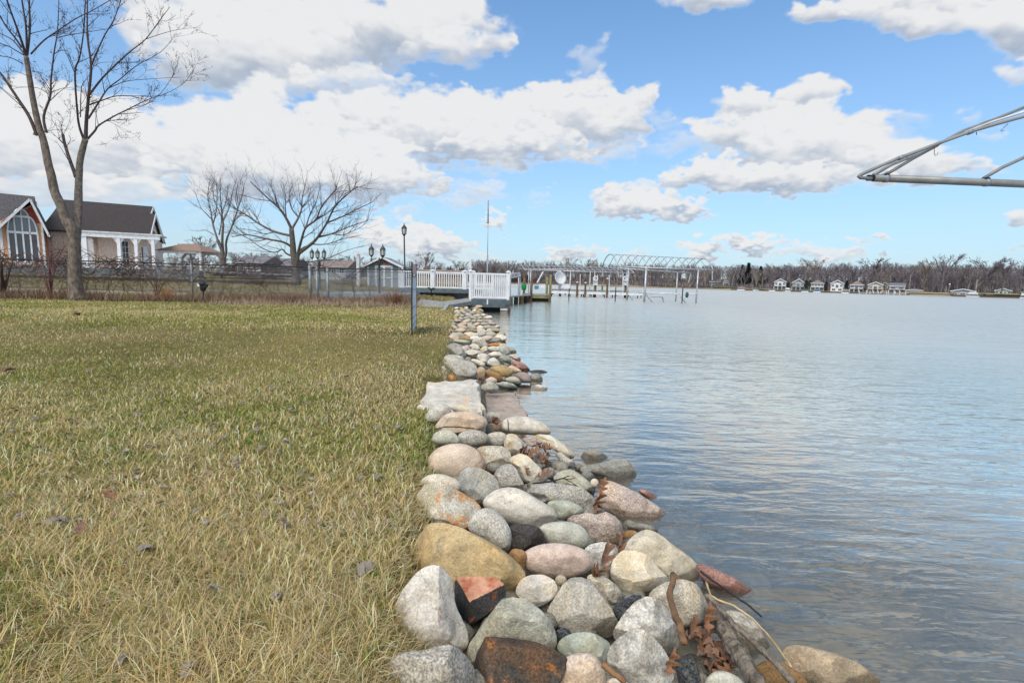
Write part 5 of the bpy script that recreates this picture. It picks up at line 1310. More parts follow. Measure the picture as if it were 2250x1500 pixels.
c = np.array([lin(190, 168, 146), lin(206, 186, 162), lin(168, 144, 122)])[rng.integers(0, 3, n)] * rng.uniform(.75, 1.05, n)[:, None]
tag(blades('dry_weeds', x, y, rng.uniform(.10, .32, n), rng.uniform(.006, .014, n), rng.uniform(0, 6.28, n), np.abs(rng.normal(.8, .35, n)), rng.uniform(.4, 1.4, n), c, 3, weedm), 'pale flattened reeds before the right end of the fence', kind='stuff')
def tuft(name, px, py, Y, n, h, sp, cols_, label, seed):
    g = np.random.default_rng(seed); b = at_y(px, py, Y)
    a = g.uniform(0, 6.28, n); r = np.abs(g.normal(0, sp * .4, n))
    x_, y_ = b[0] + np.cos(a) * r, b[1] + np.sin(a) * r
    c_ = np.array(cols_)[g.integers(0, len(cols_), n)] * g.uniform(.7, 1.1, n)[:, None]
    o = blades(name, x_, y_, g.uniform(.5, 1.0, n) * h, g.uniform(.005, .011, n), a + g.normal(0, .4, n), np.abs(g.normal(.25, .18, n)), g.uniform(.1, 1.2, n), c_, 3, weedm)
    tag(o, label, 'grass tuft'); return o
tuft('grass_tuft', 365, 655, 16.0, 260, .62, .45, [lin(198, 150, 104), lin(178, 128, 88)], 'orange-tan ornamental grass tuft at the fence foot left of the garden light', 1)
tuft('grass_tuft', 868, 662, 15.8, 420, .70, .7, [lin(134, 98, 76), lin(112, 80, 64), lin(168, 132, 104)], 'reddish-brown weed tuft at the fence end post', 2)
tuft('grass_tuft', 640, 655, 15.8, 300, .50, .7, [lin(122, 96, 82), lin(150, 122, 104)], 'brown matted weed tuft left of the thick middle fence posts', 3)
tuft('grass_tuft', 285, 655, 15.6, 120, .45, .4, [lin(142, 152, 84), lin(160, 150, 92)], 'yellow-green grass tuft right of the maple trunk', 4)

# little garden light clipped on the fence
g0 = at_y(447, 650, 16.3); gl_ = thing('garden_light', 'small black garden light standing at the fence, with a white side', 'garden light', (g0[0], g0[1], .3))
m = MB(); m.tube([(g0[0], g0[1], .28), (g0[0], g0[1], .62)], .02, n=6); m.build('stake', BLACKMET, gl_)
m = MB(); m.lathe((g0[0], g0[1], .60), [(.05, 0), (.09, .05), (.10, .2), (.13, .24), (.03, .34)], n=8); m.box((g0[0] + .09, g0[1] - .02, .80), (.14, .1, .12), tilt=Matrix.Rotation(.5, 3, 'Y')); m.build('lamp_head', BLACKMET, gl_)
m = MB(); m.box((g0[0] - .11, g0[1] - .03, .80), (.08, .06, .09)); m.build('reflector', WHITE, gl_)

# ------------------------------------------------------------------ the short metal gate panel at the lawn edge
gA = on_z(905, 736, .30); gB = on_z(914, 721, .30)
gt = thing('gate_panel', 'short free-standing metal gate panel with two dark posts near the rock bank', 'gate', tuple(gA))
zt0 = float(at_y(902, 575, gA[1])[2]); zt1 = float(at_y(913, 580, gB[1])[2])
for P, zt in ((gA, zt0), (gB, zt1)):
    m = MB(); m.span((P[0] - .010, P[1] - .010, .22), (P[0] + .010, P[1] + .010, zt)); m.build('post', BLACKMET, gt)
gd = (gB - gA) / np.linalg.norm(gB - gA)
def gp(f, z): q = gA + (gB - gA) * f; return (q[0], q[1], z)
zp_ = [.36, .45, .56, .72, 1.0, 1.20]
for a, b in zip(zp_[:-1], zp_[1:]):
    m = MB(); m.bar(gp(.03, (a + b) / 2), gp(.97, (a + b) / 2), .012, (b - a) - .012); m.build('panel', GREYPANEL, gt)
for z_ in zp_:
    m = MB(); m.bar(gp(.02, z_), gp(.98, z_), .03, .014); m.build('crossbar', GALV, gt)
m = MB(); m.bar(gp(.06, 1.32), gp(.94, 1.32), .014, .16); m.build('top_board', mat('pinkish_board', S(214, 190, 182), S(190, 160, 150), scale=8), gt)
m = MB(); m.tube([gp(0, 1.25), gp(.25, 1.21), gp(.5, 1.20), gp(.75, 1.21), gp(1, 1.24)], .013, n=6); m.build('curved_bar', BLACKMET, gt, smooth=True)

# ------------------------------------------------------------------ lamps of the neighbouring patio
def lantern(mbf, mbg, c, s=1.0):
    mbf.lathe((c[0], c[1], c[2]), [(.015 * s, 0), (.05 * s, .05 * s), (.085 * s, .10 * s), (.10 * s, .11 * s)], n=6)
    for j in range(6):
        a = j * math.pi / 3
        mbf.tube([(c[0] + .095 * s * math.cos(a), c[1] + .095 * s * math.sin(a), c[2] + .10 * s), (c[0] + .115 * s * math.cos(a), c[1] + .115 * s * math.sin(a), c[2] + .36 * s)], .009 * s, n=4)
    mbg.lathe((c[0], c[1], c[2] + .10 * s), [(.085 * s, 0), (.105 * s, .26 * s)], n=6)
    mbf.lathe((c[0], c[1], c[2] + .36 * s), [(.135 * s, 0), (.13 * s, .02 * s), (.06 * s, .12 * s), (.02 * s, .16 * s), (.022 * s, .19 * s), (.004 * s, .26 * s)], n=6)
def triple_lamp(px, py, Y, top_py, label, dirs):
    b = at_y(px, py, Y); zt = float(at_y(px, top_py, Y)[2]); gz = float(ground_z(b[0], b[1]))
    t = thing('lamp_post', label, 'lamp post', (b[0], b[1], gz), 'triple lantern posts on the patio')
    zl = zt - .62; zh = zl - .22
    m = MB(); m.lathe((b[0], b[1], gz - .05), [(.12, 0), (.12, .12), (.07, .2), (.05, .34), (.045, zh - gz - .1), (.075, zh - gz), (.075, zh - gz + .16), (.03, zh - gz + .24), (.01, zh - gz + .3)], n=10); m.build('post', DARKMET, t, smooth=True)
    for (dx_, dy_) in dirs:
        c = (b[0] + dx_, b[1] + dy_, zl + .02)
        m = MB(); m.tube([(b[0], b[1], zh + .06), (b[0] + dx_ * .35, b[1] + dy_ * .35, zh - .10), (b[0] + dx_ * .7, b[1] + dy_ * .7, zh - .08), (b[0] + dx_ * .95, b[1] + dy_ * .95, zh + .08), c], .014, n=6); m.build('arm', DARKMET, t, smooth=True)
        f, g = MB(), MB(); lantern(f, g, c)
        fo_ = f.build('lantern', DARKMET, t); g.build('pane', LANTERNGLASS, fo_)
    return t
triple_lamp(834, 645, 22.5, 537, 'dark green post with three lanterns before the grey boathouse', [(-.33, -.1), (.07, .33), (.22, -.2)])
triple_lamp(703, 640, 26, 545, 'dark post with three lanterns showing through the spreading tree', [(-.42, .1), (-.20, .30), (.30, -.1)])
b = at_y(890, 640, 29); gz = float(ground_z(b[0], b[1])); zt = float(at_y(888, 489, 29)[2])
t = thing('lamp_post', 'tall slim black street lamp with a single lantern beside the white railing', 'lamp post', (b[0], b[1], gz))
xt = at_y(888, 489, 29)[0]
m = MB(); m.tube([(b[0], b[1], gz - .1), (b[0], b[1], gz + .5), (xt, b[1], zt - .75)], [.07, .05, .04], n=8); m.build('post', BLACKMET, t, smooth=True)
f, g = MB(), MB(); lantern(f, g, (xt, b[1], zt - .80), 1.28); fo_ = f.build('lantern', BLACKMET, t); g.build('pane', LANTERNGLASS, fo_)

# ------------------------------------------------------------------ the neighbour's walls, kerb and patio
def wallrow(name, label, x0, x1, Y, z0, z1, depth, bw, bh, m_, cat='wall'):
    t = thing(name, label, cat, ((x0 + x1) / 2, Y, z0))
    rows = max(1, round((z1 - z0) / bh)); bh = (z1 - z0) / rows
    r_ = random.Random(int(x0 * 7) + 3)
    mb = MB(); mb.span((x0 + .05, Y + .06, z0 - .1), (x1 - .05, Y + depth, z1 - .02)); mb.build('core', m_, t)
    n_ = 0; rest = MB()
    for r in range(rows):
        x_ = x0 - (bw / 2 if r % 2 else 0)
        while x_ < x1:
            a, b_ = max(x_, x0) + .012, min(x_ + bw, x1) - .012
            if b_ - a > .05:
                rest.span((a, Y + r_.uniform(-.02, .02), z0 + r * bh + .012), (b_, Y + .12, z0 + (r + 1) * bh - .008))
            x_ += bw
    o = rest.build('blocks', m_, t, kind='stuff')
    return t
wallrow('retaining_wall', 'grey block retaining wall along the patio of the houses', -42, -24.2, 37.5, .72, 1.47, .6, .45, .25, BLOCKSTONE)
wallrow('edging_wall', 'low dark edging wall across the upper lawn', -34, -13.0, 29.5, .52, .86, .3, .9, .17, TIMBER)
k0 = at_y(20, 642, 18.8); k1 = at_y(412, 652, 18.8)
mb = MB(); mb.bar((k0[0] - 3, 18.8, .40), (k1[0], 18.8, .36), .14, .12); tag(mb.build('kerb', CONCRETE, origin=(k0[0], 18.8, .3)), 'thin pale concrete kerb just beyond the fence', 'kerb')
mb = MB(); mb.span((-44, 38.1, 1.30), (-24.2, 56, 1.46)); tag(mb.build('patio', CONCRETE, origin=(-34, 44, 1.3)), 'raised concrete patio of the houses', kind='structure')
# the small grey boathouse terrace
mb = MB(); mb.span((-8.6, 21.6, .2), (-5.0, 30, .47)); tag(mb.build('terrace', mat('terrace_concrete', S(150, 156, 162), S(124, 130, 136), scale=5), origin=(-7, 25, .3)), 'low grey terrace under the lantern post', kind='structure')

# ------------------------------------------------------------------ left house with the arched window
def window(parent, x0, x1, z0, z1, Y, mull=1, bars=0, fr=.06, frame=WHITE, glass=GLASS, dep=.06):
    m = MB()
    m.span((x0 - fr, Y - dep, z0 - fr), (x1 + fr, Y, z0)); m.span((x0 - fr, Y - dep, z1), (x1 + fr, Y, z1 + fr))
    m.span((x0 - fr, Y - dep, z0), (x0, Y, z1)); m.span((x1, Y - dep, z0), (x1 + fr, Y, z1))
    for i in range(1, mull):
        xm = x0 + (x1 - x0) * i / mull; m.span((xm - fr * .4, Y - dep * .9, z0), (xm + fr * .4, Y, z1))
    for i in range(1, bars + 1):
        zm = z0 + (z1 - z0) * i / (bars + 1); m.span((x0, Y - dep * .8, zm - fr * .25), (x1, Y - .002, zm + fr * .25))
    o = m.build('window', frame, parent)
    g = MB(); g.span((x0 + .001, Y - dep * .35, z0 + .001), (x1 - .001, Y - .003, z1 - .001)); g.build('pane', glass, o)
    return o
HY = 41.0
def hx(px, py=560, Y=HY): return float(at_y(px, py, Y)[0])
def hz_(px, py, Y=HY): return float(at_y(px, py, Y)[2])
apex = at_y(54, 438, HY - .5); xl, xr = hx(6), hx(100); ez = hz_(106, 491); xmid = float(apex[0])
h1 = thing('house', 'cedar-shingled house with a tall arched window under a red gable', 'house', (xmid, HY, 1.3))
m = MB(); m.prism([(xl, HY, 1.3), (xr, HY, 1.3), (xr, HY, ez - .05), (xmid, HY, apex[2] - .35), (xl, HY, ez - .05)], (0, 0, 0), (0, 9, 0)); m.build('wall', CEDAR, h1)
m = MB(); m.span((xl - 9, HY + .9, 1.3), (xl, HY + 9, ez - .1)); m.build('wall', CEDAR, h1)
for k in range(1, 22):            # shingle courses stand proud
    z_ = 1.3 + k * .18
    if z_ > ez - .3: break
    m = MB(); m.span((xl - .005, HY - .022, z_ - .015), (xr + .02, HY + .05, z_ + .01)); m.build('shingle_course', CEDAR, h1)
ov = .55
def roofslab(x0, z0, x1, z1, ya, yb, th=.14):
    m = MB(); m.prism([(x0, ya, z0), (x1, ya, z1), (x1, ya, z1 + th), (x0, ya, z0 + th)], (0, 0, 0), (0, yb - ya, 0)); return m
sl = (apex[2] - ez) / (xr - xmid)
rf = roofslab(xmid, apex[2], xr + ov, ez - sl * ov * .9, HY - .6, HY + 9).build('roof', GREYSHINGLE, h1)
rf2 = roofslab(xl - ov, ez - sl * ov * .9, xmid, apex[2], HY - .6, HY + 9).build('roof', GREYSHINGLE, h1)
for (a, b_) in (((xl - ov, ez - sl * ov * .9), (xmid, apex[2])), ((xmid, apex[2]), (xr + ov, ez - sl * ov * .9))):
    m = MB(); m.bar((a[0], HY - .64, a[1] + .02), (b_[0], HY - .64, b_[1] + .02), .06, .20); m.build('fascia_board', WHITE, h1)
m = MB(); m.prism([(xl + .25, HY - .03, ez + .02), (xr - .25, HY - .03, ez + .02), (xmid, HY - .03, apex[2] - .55)], (0, 0, 0), (0, .025, 0)); m.build('gable_panel', REDPANEL, h1)
# main ridge of the left house running away to the left
m = MB(); z1_ = hz_(0, 433, HY + 4.5); m.prism([(xl - 9, HY + .3, ez), (xl - 9, HY + 4.8, z1_), (xl - 9, HY + 9.3, ez)], (0, 0, 0), (9 + xmid - xl, 0, 0)); m.build('roof', GREYSHINGLE, h1)
m = MB(); m.span((xl - 9, HY + .22, ez - .16), (xl + .1, HY + .34, ez + .02)); m.build('gutter', WHITE, h1)
# the arched window: four tall lights, four half-arch lights, two top lights
wx0, wx1 = hx(22), hx(87); wz0, wz1, wz2 = 1.75, hz_(50, 512), hz_(50, 484)
wm = (wx0 + wx1) / 2; hw = (wx1 - wx0) / 2
m = MB()
for i in range(5):
    x_ = wx0 + (wx1 - wx0) * i / 4; m.span((x_ - .075, HY - .12, wz0), (x_ + .075, HY - .01, wz1 + .05))
for z_ in (wz0, wz1): m.span((wx0 - .08, HY - .124, z_ - .09), (wx1 + .08, HY - .012, z_ + .09))
def arcpts(cx_, cz, rx, rz, a0, a1, n=12): return [(cx_ + rx * math.cos(a0 + (a1 - a0) * i / n), HY - .07, cz + rz * math.sin(a0 + (a1 - a0) * i / n)) for i in range(n + 1)]
hA = hz_(50, 484) - wz1 + .25
ztop = hz_(50, 461)
m.tube(arcpts(wx0 + hw * .52, wz1, hw * .52, hA, math.pi / 2, math.pi), .09, n=6)
m.tube(arcpts(wx1 - hw * .52, wz1, hw * .52, hA, 0, math.pi / 2), .09, n=6)
m.span((wx0 + hw * .45, HY - .122, wz1 + hA - .08), (wx1 - hw * .45, HY - .011, wz1 + hA + .08))
m.tube(arcpts(wm, wz1 + hA, hw * .47, ztop - wz1 - hA, 0, math.pi, 18), .085, n=6)
for x_ in (wm, wx0 + hw * .5, wx1 - hw * .5): m.span((x_ - .06, HY - .118, wz1), (x_ + .06, HY - .013, wz1 + hA))
m.span((wm - .05, HY - .116, wz1 + hA), (wm + .05, HY - .014, ztop))
wo_ = m.build('arched_window', WHITE, h1)
for i in range(4):
    x0_, x1_ = wx0 + (wx1 - wx0) * i / 4 + .08, wx0 + (wx1 - wx0) * (i + 1) / 4 - .08
    g = MB(); g.span((x0_, HY - .05, wz0 + .1), (x1_, HY - .02, wz1 - .1)); g.build('pane', DARKGLASS, wo_)
    if i in (1, 2):
        g = MB(); g.span((x0_, HY - .05, wz1 + .1), (x1_, HY - .02, wz1 + hA - .09)); g.build('pane', GLASS, wo_)
for sx_ in (-1, 1):
    cx_ = wm + sx_ * hw * .48
    P = arcpts(cx_, wz1 + .09, hw * .44, hA - .2, 0 if sx_ > 0 else math.pi / 2, math.pi / 2 if sx_ > 0 else math.pi)
    g = MB(); g.prism([(p[0], HY - .05, p[2]) for p in P] + [(cx_, HY - .05, wz1 + .09)], (0, 0, 0), (0, .03, 0)); g.build('pane', GLASS, wo_)
    P = arcpts(wm + sx_ * .06, wz1 + hA + .09, hw * .38, ztop - wz1 - hA - .18, 0 if sx_ > 0 else math.pi / 2, math.pi / 2 if sx_ > 0 else math.pi)
    g = MB(); g.prism([(p[0], HY - .05, p[2]) for p in P] + [(wm + sx_ * .06, HY - .05, wz1 + hA + .09)], (0, 0, 0), (0, .03, 0)); g.build('pane', GLASS, wo_)
m = MB(); m.span((xr - .16, HY - .05, 1.3), (xr + .03, HY + .1, ez - .05)); m.build('corner_board', WHITE, h1)
m = MB(); m.span((hx(4), HY - .04, 1.3), (hx(10), HY + .1, ez - .05)); m.build('corner_board', WHITE, h1)

# ------------------------------------------------------------------ long brick house with white porch
BY = 46.0
def bx(px, Y, py=500): return float(at_y(px, py, Y)[0])
def bz(px, py, Y): return float(at_y(px, py, Y)[2])
h2 = thing('house', 'long brick house with a dark shingled roof and white columned porch', 'house', (bx(250, BY), BY, 1.3))
ex0, ex1 = bx(52, BY), bx(336, BY, 540); ezz = bz(250, 515, BY); rz0 = bz(200, 453, BY + 6.5)
wl1 = bx(335, BY + .4, 540)
m = MB(); m.prism([(wl1, BY + .5, 1.3), (wl1, BY + 12.5, 1.3), (wl1, BY + 12.5, ezz), (wl1, BY + 6.5, rz0 - .3), (wl1, BY + .5, ezz)], (0, 0, 0), (ex0 - wl1 + .4, 0, 0)); m.build('wall', PINKBRICK, h2)
cmx = bx(305, BY + 6.5, 458)
m = MB(); m.prism([(ex0, BY, ezz), (ex0, BY + 6.5, rz0), (ex0, BY + 6.5, rz0 + .16), (ex0, BY - .05, ezz + .12)], (0, 0, 0), (ex1 - ex0, 0, 0)); fix_normals(m.build('roof', SHINGLE, h2))
m = MB(); m.prism([(ex0, BY + 6.5, rz0), (ex0, BY + 13, ezz), (ex0, BY + 13.05, ezz + .12), (ex0, BY + 6.5, rz0 + .16)], (0, 0, 0), (ex1 - ex0, 0, 0)); fix_normals(m.build('roof', SHINGLE, h2))
for (ya, za, yb, zb) in ((BY, ezz, BY + 6.5, rz0), (BY + 6.5, rz0, BY + 13, ezz)):
    m = MB(); m.bar((ex1 + .05, ya, za + .02), (ex1 + .05, yb, zb + .02), .1, .28); m.build('fascia_board', WHITE2, h2)
# front wing with its own lower gable turned to the lake
fx = wl1 + 1.3
m = MB(); m.prism([(fx, BY - 1.5, 1.3), (fx, BY + 5.0, 1.3), (fx, BY + 5.0, ezz), (fx, BY + 1.8, rz0 - 1.45), (fx, BY - 1.5, ezz)], (0, 0, 0), (-6, 0, 0)); m.build('wall', PINKBRICK, h2)
for (ya, za, yb, zb) in ((BY - 1.9, ezz - .25, BY + 1.8, rz0 - 1.2), (BY + 1.8, rz0 - 1.2, BY + 5.4, ezz - .25)):
    m = MB(); m.prism([(fx + .4, ya, za), (fx + .4, yb, zb), (fx + .4, yb, zb + .16), (fx + .4, ya, za + .16)], (0, 0, 0), (-7, 0, 0)); fix_normals(m.build('roof', SHINGLE, h2))
    m = MB(); m.bar((fx + .45, ya, za + .04), (fx + .45, yb, zb + .04), .1, .26); m.build('fascia_board', WHITE2, h2)
m = MB(); m.box((fx + .03, BY + 1.8, ezz + .35), (.08, .9, .5)); m.build('gable_vent', BROWNWOOD, h2)
# porch
PY = 43.2
px0, px1 = bx(178, PY), bx(352, PY)
pz = bz(240, 520, PY)
m = MB(); m.span((bx(98, PY), PY - .25, pz - .05), (px1, PY + .05, pz + .32)); m.build('porch_beam', WHITE, h2)
m = MB(); m.span((bx(98, PY), PY - .35, pz + .32), (px1 + .25, PY + 2.9, pz + .44)); m.build('porch_roof', WHITE2, h2)
for pxx in (232, 282, 333):
    x_ = bx(pxx, PY, 560)
    m = MB(); m.span((x_ - .2, PY - .22, 1.46), (x_ + .2, PY + .1, pz - .05)); m.span((x_ - .28, PY - .28, 1.46), (x_ + .28, PY + .16, 1.75))
    m.prism([(x_ - .2, PY - .1, pz - .05), (x_ - .2, PY - .1, pz - .55), (x_ - .7, PY - .1, pz - .05)], (0, 0, 0), (0, .12, 0)); m.prism([(x_ + .2, PY - .1, pz - .05), (x_ + .7, PY - .1, pz - .05), (x_ + .2, PY - .1, pz - .55)], (0, 0, 0), (0, .12, 0))
    fix_normals(m.build('column', WHITE, h2))
fw_ = BY - 1.52
window(h2, bx(252, fw_), bx(270, fw_), 1.9, 4.0, BY - 1.5, 2, 3, glass=DARKGLASS)
window(h2, bx(241, fw_), bx(246, fw_), 1.9, 4.0, BY - 1.5, 1, 3, glass=DARKGLASS)
m = MB(); m.span((bx(316, fw_), BY - 1.56, 1.46), (bx(327, fw_), BY - 1.49, 3.7)); m.build('door', GREYPANEL, h2)
window(h2, bx(309, fw_), bx(313, fw_), 1.7, 3.6, BY - 1.5, 1, 2, glass=DARKGLASS)
# lattice screen at the left end of the porch
lx0, lx1 = bx(100, PY - .2), bx(150, PY - .2)
for a, b_ in ((lx0, (lx0 + lx1) / 2 - .35), ((lx0 + lx1) / 2 + .35, lx1)):
    m = MB(); z0_, z1_ = 1.5, pz - .2
    for sgn in (1, -1):
        q = a - (z1_ - z0_)
        while q < b_ + (z1_ - z0_):
            xa, xb = q, q + sgn * (z1_ - z0_)
            ts = sorted([(a - xa) / (xb - xa), (b_ - xa) / (xb - xa)]); lo, hi = max(0, ts[0]), min(1, ts[1])
            if hi > lo + .01: m.bar((xa + (xb - xa) * lo, PY - .1 + .02 * sgn, z0_ + (z1_ - z0_) * lo), (xa + (xb - xa) * hi, PY - .1 + .02 * sgn, z0_ + (z1_ - z0_) * hi), .015, .055)
            q += .24
    m.build('lattice', WHITE, h2)
m = MB(); m.span(((lx0 + lx1) / 2 - .3, PY - .2, 1.46), ((lx0 + lx1) / 2 + .3, PY, pz - .05)); m.build('column', WHITE, h2)
# chimney / vent of the first house
m = MB(); c_ = at_y(74, 450, HY + 7); m.span((c_[0] - .16, HY + 6.9, 5), (c_[0] + .16, HY + 7.2, c_[2] + .35)); tag(m.build('roof_vent', GREYPANEL, origin=(c_[0], HY + 7, 5)), 'small square vent stack between the two house roofs', 'vent')
h1.rotation_euler = (0, 0, math.radians(41)); h1.scale = (.70, 1, 1)
h2.rotation_euler = (0, 0, math.radians(28)); h2.scale = (.61, 1, 1)

# ------------------------------------------------------------------ gazebo
GY = 47.0
g0_ = [at_y(p, 560, GY)[0] for p in (350, 440)]; gw = g0_[1] - g0_[0]; gm = sum(g0_) / 2
ge = float(at_y(395, 551, GY)[2]); gr = float(at_y(395, 535, GY + 1.5)[2])
gz_ = thing('gazebo', 'open white gazebo with a tan hipped roof right of the brick house', 'gazebo', (gm, GY + 1.6, .9))
m = MB(); y0_, y1_ = GY - .3, GY + 3.6
P = [(g0_[0] - .3, y0_, ge), (g0_[1] + .3, y0_, ge), (g0_[1] + .3, y1_, ge), (g0_[0] - .3, y1_, ge), (gm - .8, (y0_ + y1_) / 2, gr), (gm + .8, (y0_ + y1_) / 2, gr)]
m.add(P, [(0, 1, 5, 4), (1, 2, 5), (2, 3, 4, 5), (3, 0, 4), (3, 2, 1, 0)]); m.build('roof', TANROOF, gz_)
for (xa, ya) in ((g0_[0], y0_ + .3), (g0_[1], y0_ + .3), (g0_[0], y1_ - .3), (g0_[1], y1_ - .3), (gm, y0_ + .3)):
    m = MB(); m.span((xa - .08, ya - .08, .7), (xa + .08, ya + .08, ge)); m.build('post', WHITE2, gz_)
for (a, b_) in (((g0_[0], y0_ + .3), (g0_[1], y0_ + .3)), ((g0_[0], y1_ - .3), (g0_[1], y1_ - .3))):
    m = MB(); m.bar((a[0], a[1], ge - .12), (b_[0], b_[1], ge - .12), .1, .22)
    for s_ in (0, .5, 1):
        q = a[0] + (b_[0] - a[0]) * s_
        for e in ((-1,) if s_ == 1 else (1,) if s_ == 0 else (-1, 1)):
            m.prism([(q + e * .08, a[1] - .03, ge - .2), (q + e * .08, a[1] - .03, ge - .62), (q + e * .5, a[1] - .03, ge - .2)], (0, 0, 0), (0, .06, 0))
    fix_normals(m.build('beam', WHITE2, gz_))

# ------------------------------------------------------------------ grey boathouse with the orange crab ornament
SY = 31.0
def sx2(px): return float(at_y(px, 600, SY)[0])
def sz2(px, py): return float(at_y(px, py, SY)[2])
s0, s1, sm_ = sx2(808), sx2(880), sx2(842)
se, sa, sb = sz2(842, 585), sz2(842, 567), .40
sh = thing('boathouse', 'small grey boathouse with white trim and an orange ornament in its gable', 'boathouse', (sm_, SY, sb))
m = MB(); m.prism([(s0, SY, sb), (s1, SY, sb), (s1, SY, se), (sm_, SY, sa - .08), (s0, SY, se)], (0, 0, 0), (0, 1.8, 0)); m.build('wall', GREYSIDING, sh)
for a, b_ in (((s0 - .25, se - .1), (sm_, sa)), ((sm_, sa), (s1 + .25, se - .1))):
    m = MB(); m.prism([(a[0], SY - .3, a[1]), (b_[0], SY - .3, b_[1]), (b_[0], SY - .3, b_[1] + .08), (a[0], SY - .3, a[1] + .08)], (0, 0, 0), (0, 2.3, 0)); m.build('roof', mat('pale_grey_roof', S(150, 152, 160), S(126, 128, 136), scale=8, rough=.9), sh)
    m = MB(); m.bar((a[0], SY - .33, a[1] + .03), (b_[0], SY - .33, b_[1] + .03), .05, .11); m.build('fascia_board', WHITE, sh)
for pxx in (809, 826, 844, 861, 877):
    m = MB(); x_ = sx2(pxx); m.span((x_ - .055, SY - .03, sb), (x_ + .055, SY + .02, se - .02)); m.build('trim_board', WHITE, sh)
m = MB(); m.span((sx2(824), SY - .034, se - .06), (sx2(863), SY + .02, se + .05)); m.build('trim_board', WHITE, sh)
m = MB(); m.span((sx2(828), SY - .032, sz2(842, 611)), (sx2(859), SY + .02, sz2(842, 609))); m.build('trim_board', WHITE, sh)
m = MB(); oz = sz2(842, 575)
m.lathe((sm_, SY - .07, oz - .05), [(.02, 0), (.10, .02), (.12, .06), (.08, .12), (.02, .13)], n=10)
for sgn in (-1, 1):
    m.tube([(sm_ + sgn * .08, SY - .07, oz + .03), (sm_ + sgn * .2, SY - .07, oz + .10), (sm_ + sgn * .14, SY - .07, oz + .17)], [.03, .03, .05], n=6)
    for k in range(3): m.tube([(sm_ + sgn * .09, SY - .07, oz), (sm_ + sgn * .2, SY - .07, oz - .02 - .05 * k), (sm_ + sgn * .24, SY - .07, oz - .10 - .05 * k)], .015, n=4)
m.build('ornament', mat('orange_ornament', S(214, 104, 72), S(190, 84, 58), scale=8), sh, smooth=True)
# bird house on a post left of the boathouse
b = at_y(788, 640, 30); zt = float(at_y(788, 560, 30)[2])
bh = thing('post_tower', 'pale square post standing left of the grey boathouse', 'post', (b[0], 30, .5))
m = MB(); m.span((b[0] - .09, 29.9, .5), (b[0] + .09, 30.1, zt)); m.build('post', WHITE2, bh)
m = MB(); m.lathe((b[0], 30, zt), [(.16, 0), (.16, .05), (.02, .2)], n=4); m.build('cap', WHITE2, bh)
# ------------------------------------------------------------------ white railed deck by the water and the walkway behind
def railing(parent, a, b, z0, h, nb, post=.11, mat_=WHITE, ends=(True, True), cap=True):
    """top and bottom rails between two points, posts with caps, each baluster a part"""
    a = Vector(a); b = Vector(b); d = b - a; L = d.length; u = d / L
    def P(f, z): q = a + d * f; return (q.x, q.y, z)
    for f, on in ((0, ends[0]), (1, ends[1])):
        if not on: continue
        q = P(f, 0); m = MB(); m.span((q[0] - post / 2, q[1] - post / 2, z0 - .12), (q[0] + post / 2, q[1] + post / 2, z0 + h + .03))
        o = m.build('post', mat_, parent)
        if cap:
            m = MB(); m.lathe((q[0], q[1], z0 + h + .03), [(post * .92, 0), (post * .92, .03), (post * .15, .09)], n=4); m.build('cap', mat_, o)
    m = MB(); m.bar(P(0, z0 + h - .04), P(1, z0 + h - .04), .06, .075); m.build('top_rail', mat_, parent)
    m = MB(); m.bar(P(0, z0 + .09), P(1, z0 + .09), .05, .07); m.build('bottom_rail', mat_, parent)
    base = None
    for i in range(nb):
        f = (i + 1) / (nb + 1)
        q = P(f, 0)
        if base is None:
            m = MB(); m.span((q[0] - .022, q[1] - .022, z0 + .10), (q[0] + .022, q[1] + .022, z0 + h - .07)); base = m.build('baluster', mat_, parent, origin=(0, 0, 0)); base.location = -Vector(parent.location) if False else (0, 0, 0)
            # keep the mesh about its own foot so that copies can share it
            off = Vector((q[0], q[1], z0))
            base.data.transform(Matrix.Translation(-off)); base.location = off - Vector(parent.location); base0 = off
        else:
            c = base.copy(); COL.objects.link(c); c.parent = parent; c.location = Vector((q[0], q[1], z0)) - Vector(parent.location)

DZ = .44
dA = at_y(1036, 657, 19.4); dB = at_y(1119, 657, 19.4)
x0, x1 = float(dA[0]), float(dB[0])
deck = thing('deck', 'small white-railed deck on grey-blue fascia standing over the water', 'deck', ((x0 + x1) / 2, 19.4, DZ))
y0, y1 = 19.4, 23.6
n_p = 26
for i in range(n_p):
    a = y0 + (y1 - y0) * i / n_p
    m = MB(); m.span((x0, a, DZ - .035), (x1, a + (y1 - y0) / n_p - .008, DZ)); m.build('plank', GREYWOOD, deck)
m = MB(); m.span((x0 - .02, y0 - .05, DZ - .30), (x1 + .03, y0 - .003, DZ + .012)); m.build('fascia', SLATEBLUE, deck)
m = MB(); m.span((x1 + .002, y0, DZ - .30), (x1 + .045, y1, DZ + .010)); m.build('fascia', SLATEBLUE, deck)
m = MB(); m.span((x1 - .16, y0 - .085, DZ - .20), (x1 - .02, y0 - .052, DZ - .07)); m.build('bracket', SLATEBLUE, deck)
m = MB(); m.span((x0 + .62, y0 - .085, DZ - .19), (x0 + .67, y0 - .052, DZ + .02)); m.build('cleat', WHITE, deck)
m = MB()
for k in range(4): m.span((x0 + .1, y0 + .15 + k * 1.2, -.25), (x1 - .05, y0 + .55 + k * 1.2, DZ - .30))
m.build('float', BLACKWOOD, deck)  # their black colour puts in the shade beneath the deck
m = MB(); m.span((x1 - .35, y0 - .03, .02), (x1 - .05, y0 + .1, .12)); m.build('float_block', CONCRETE, deck)
rx0 = float(at_y(1030, 657, 19.45)[0]) + .06; rx1 = float(at_y(1116, 657, 19.45)[0])
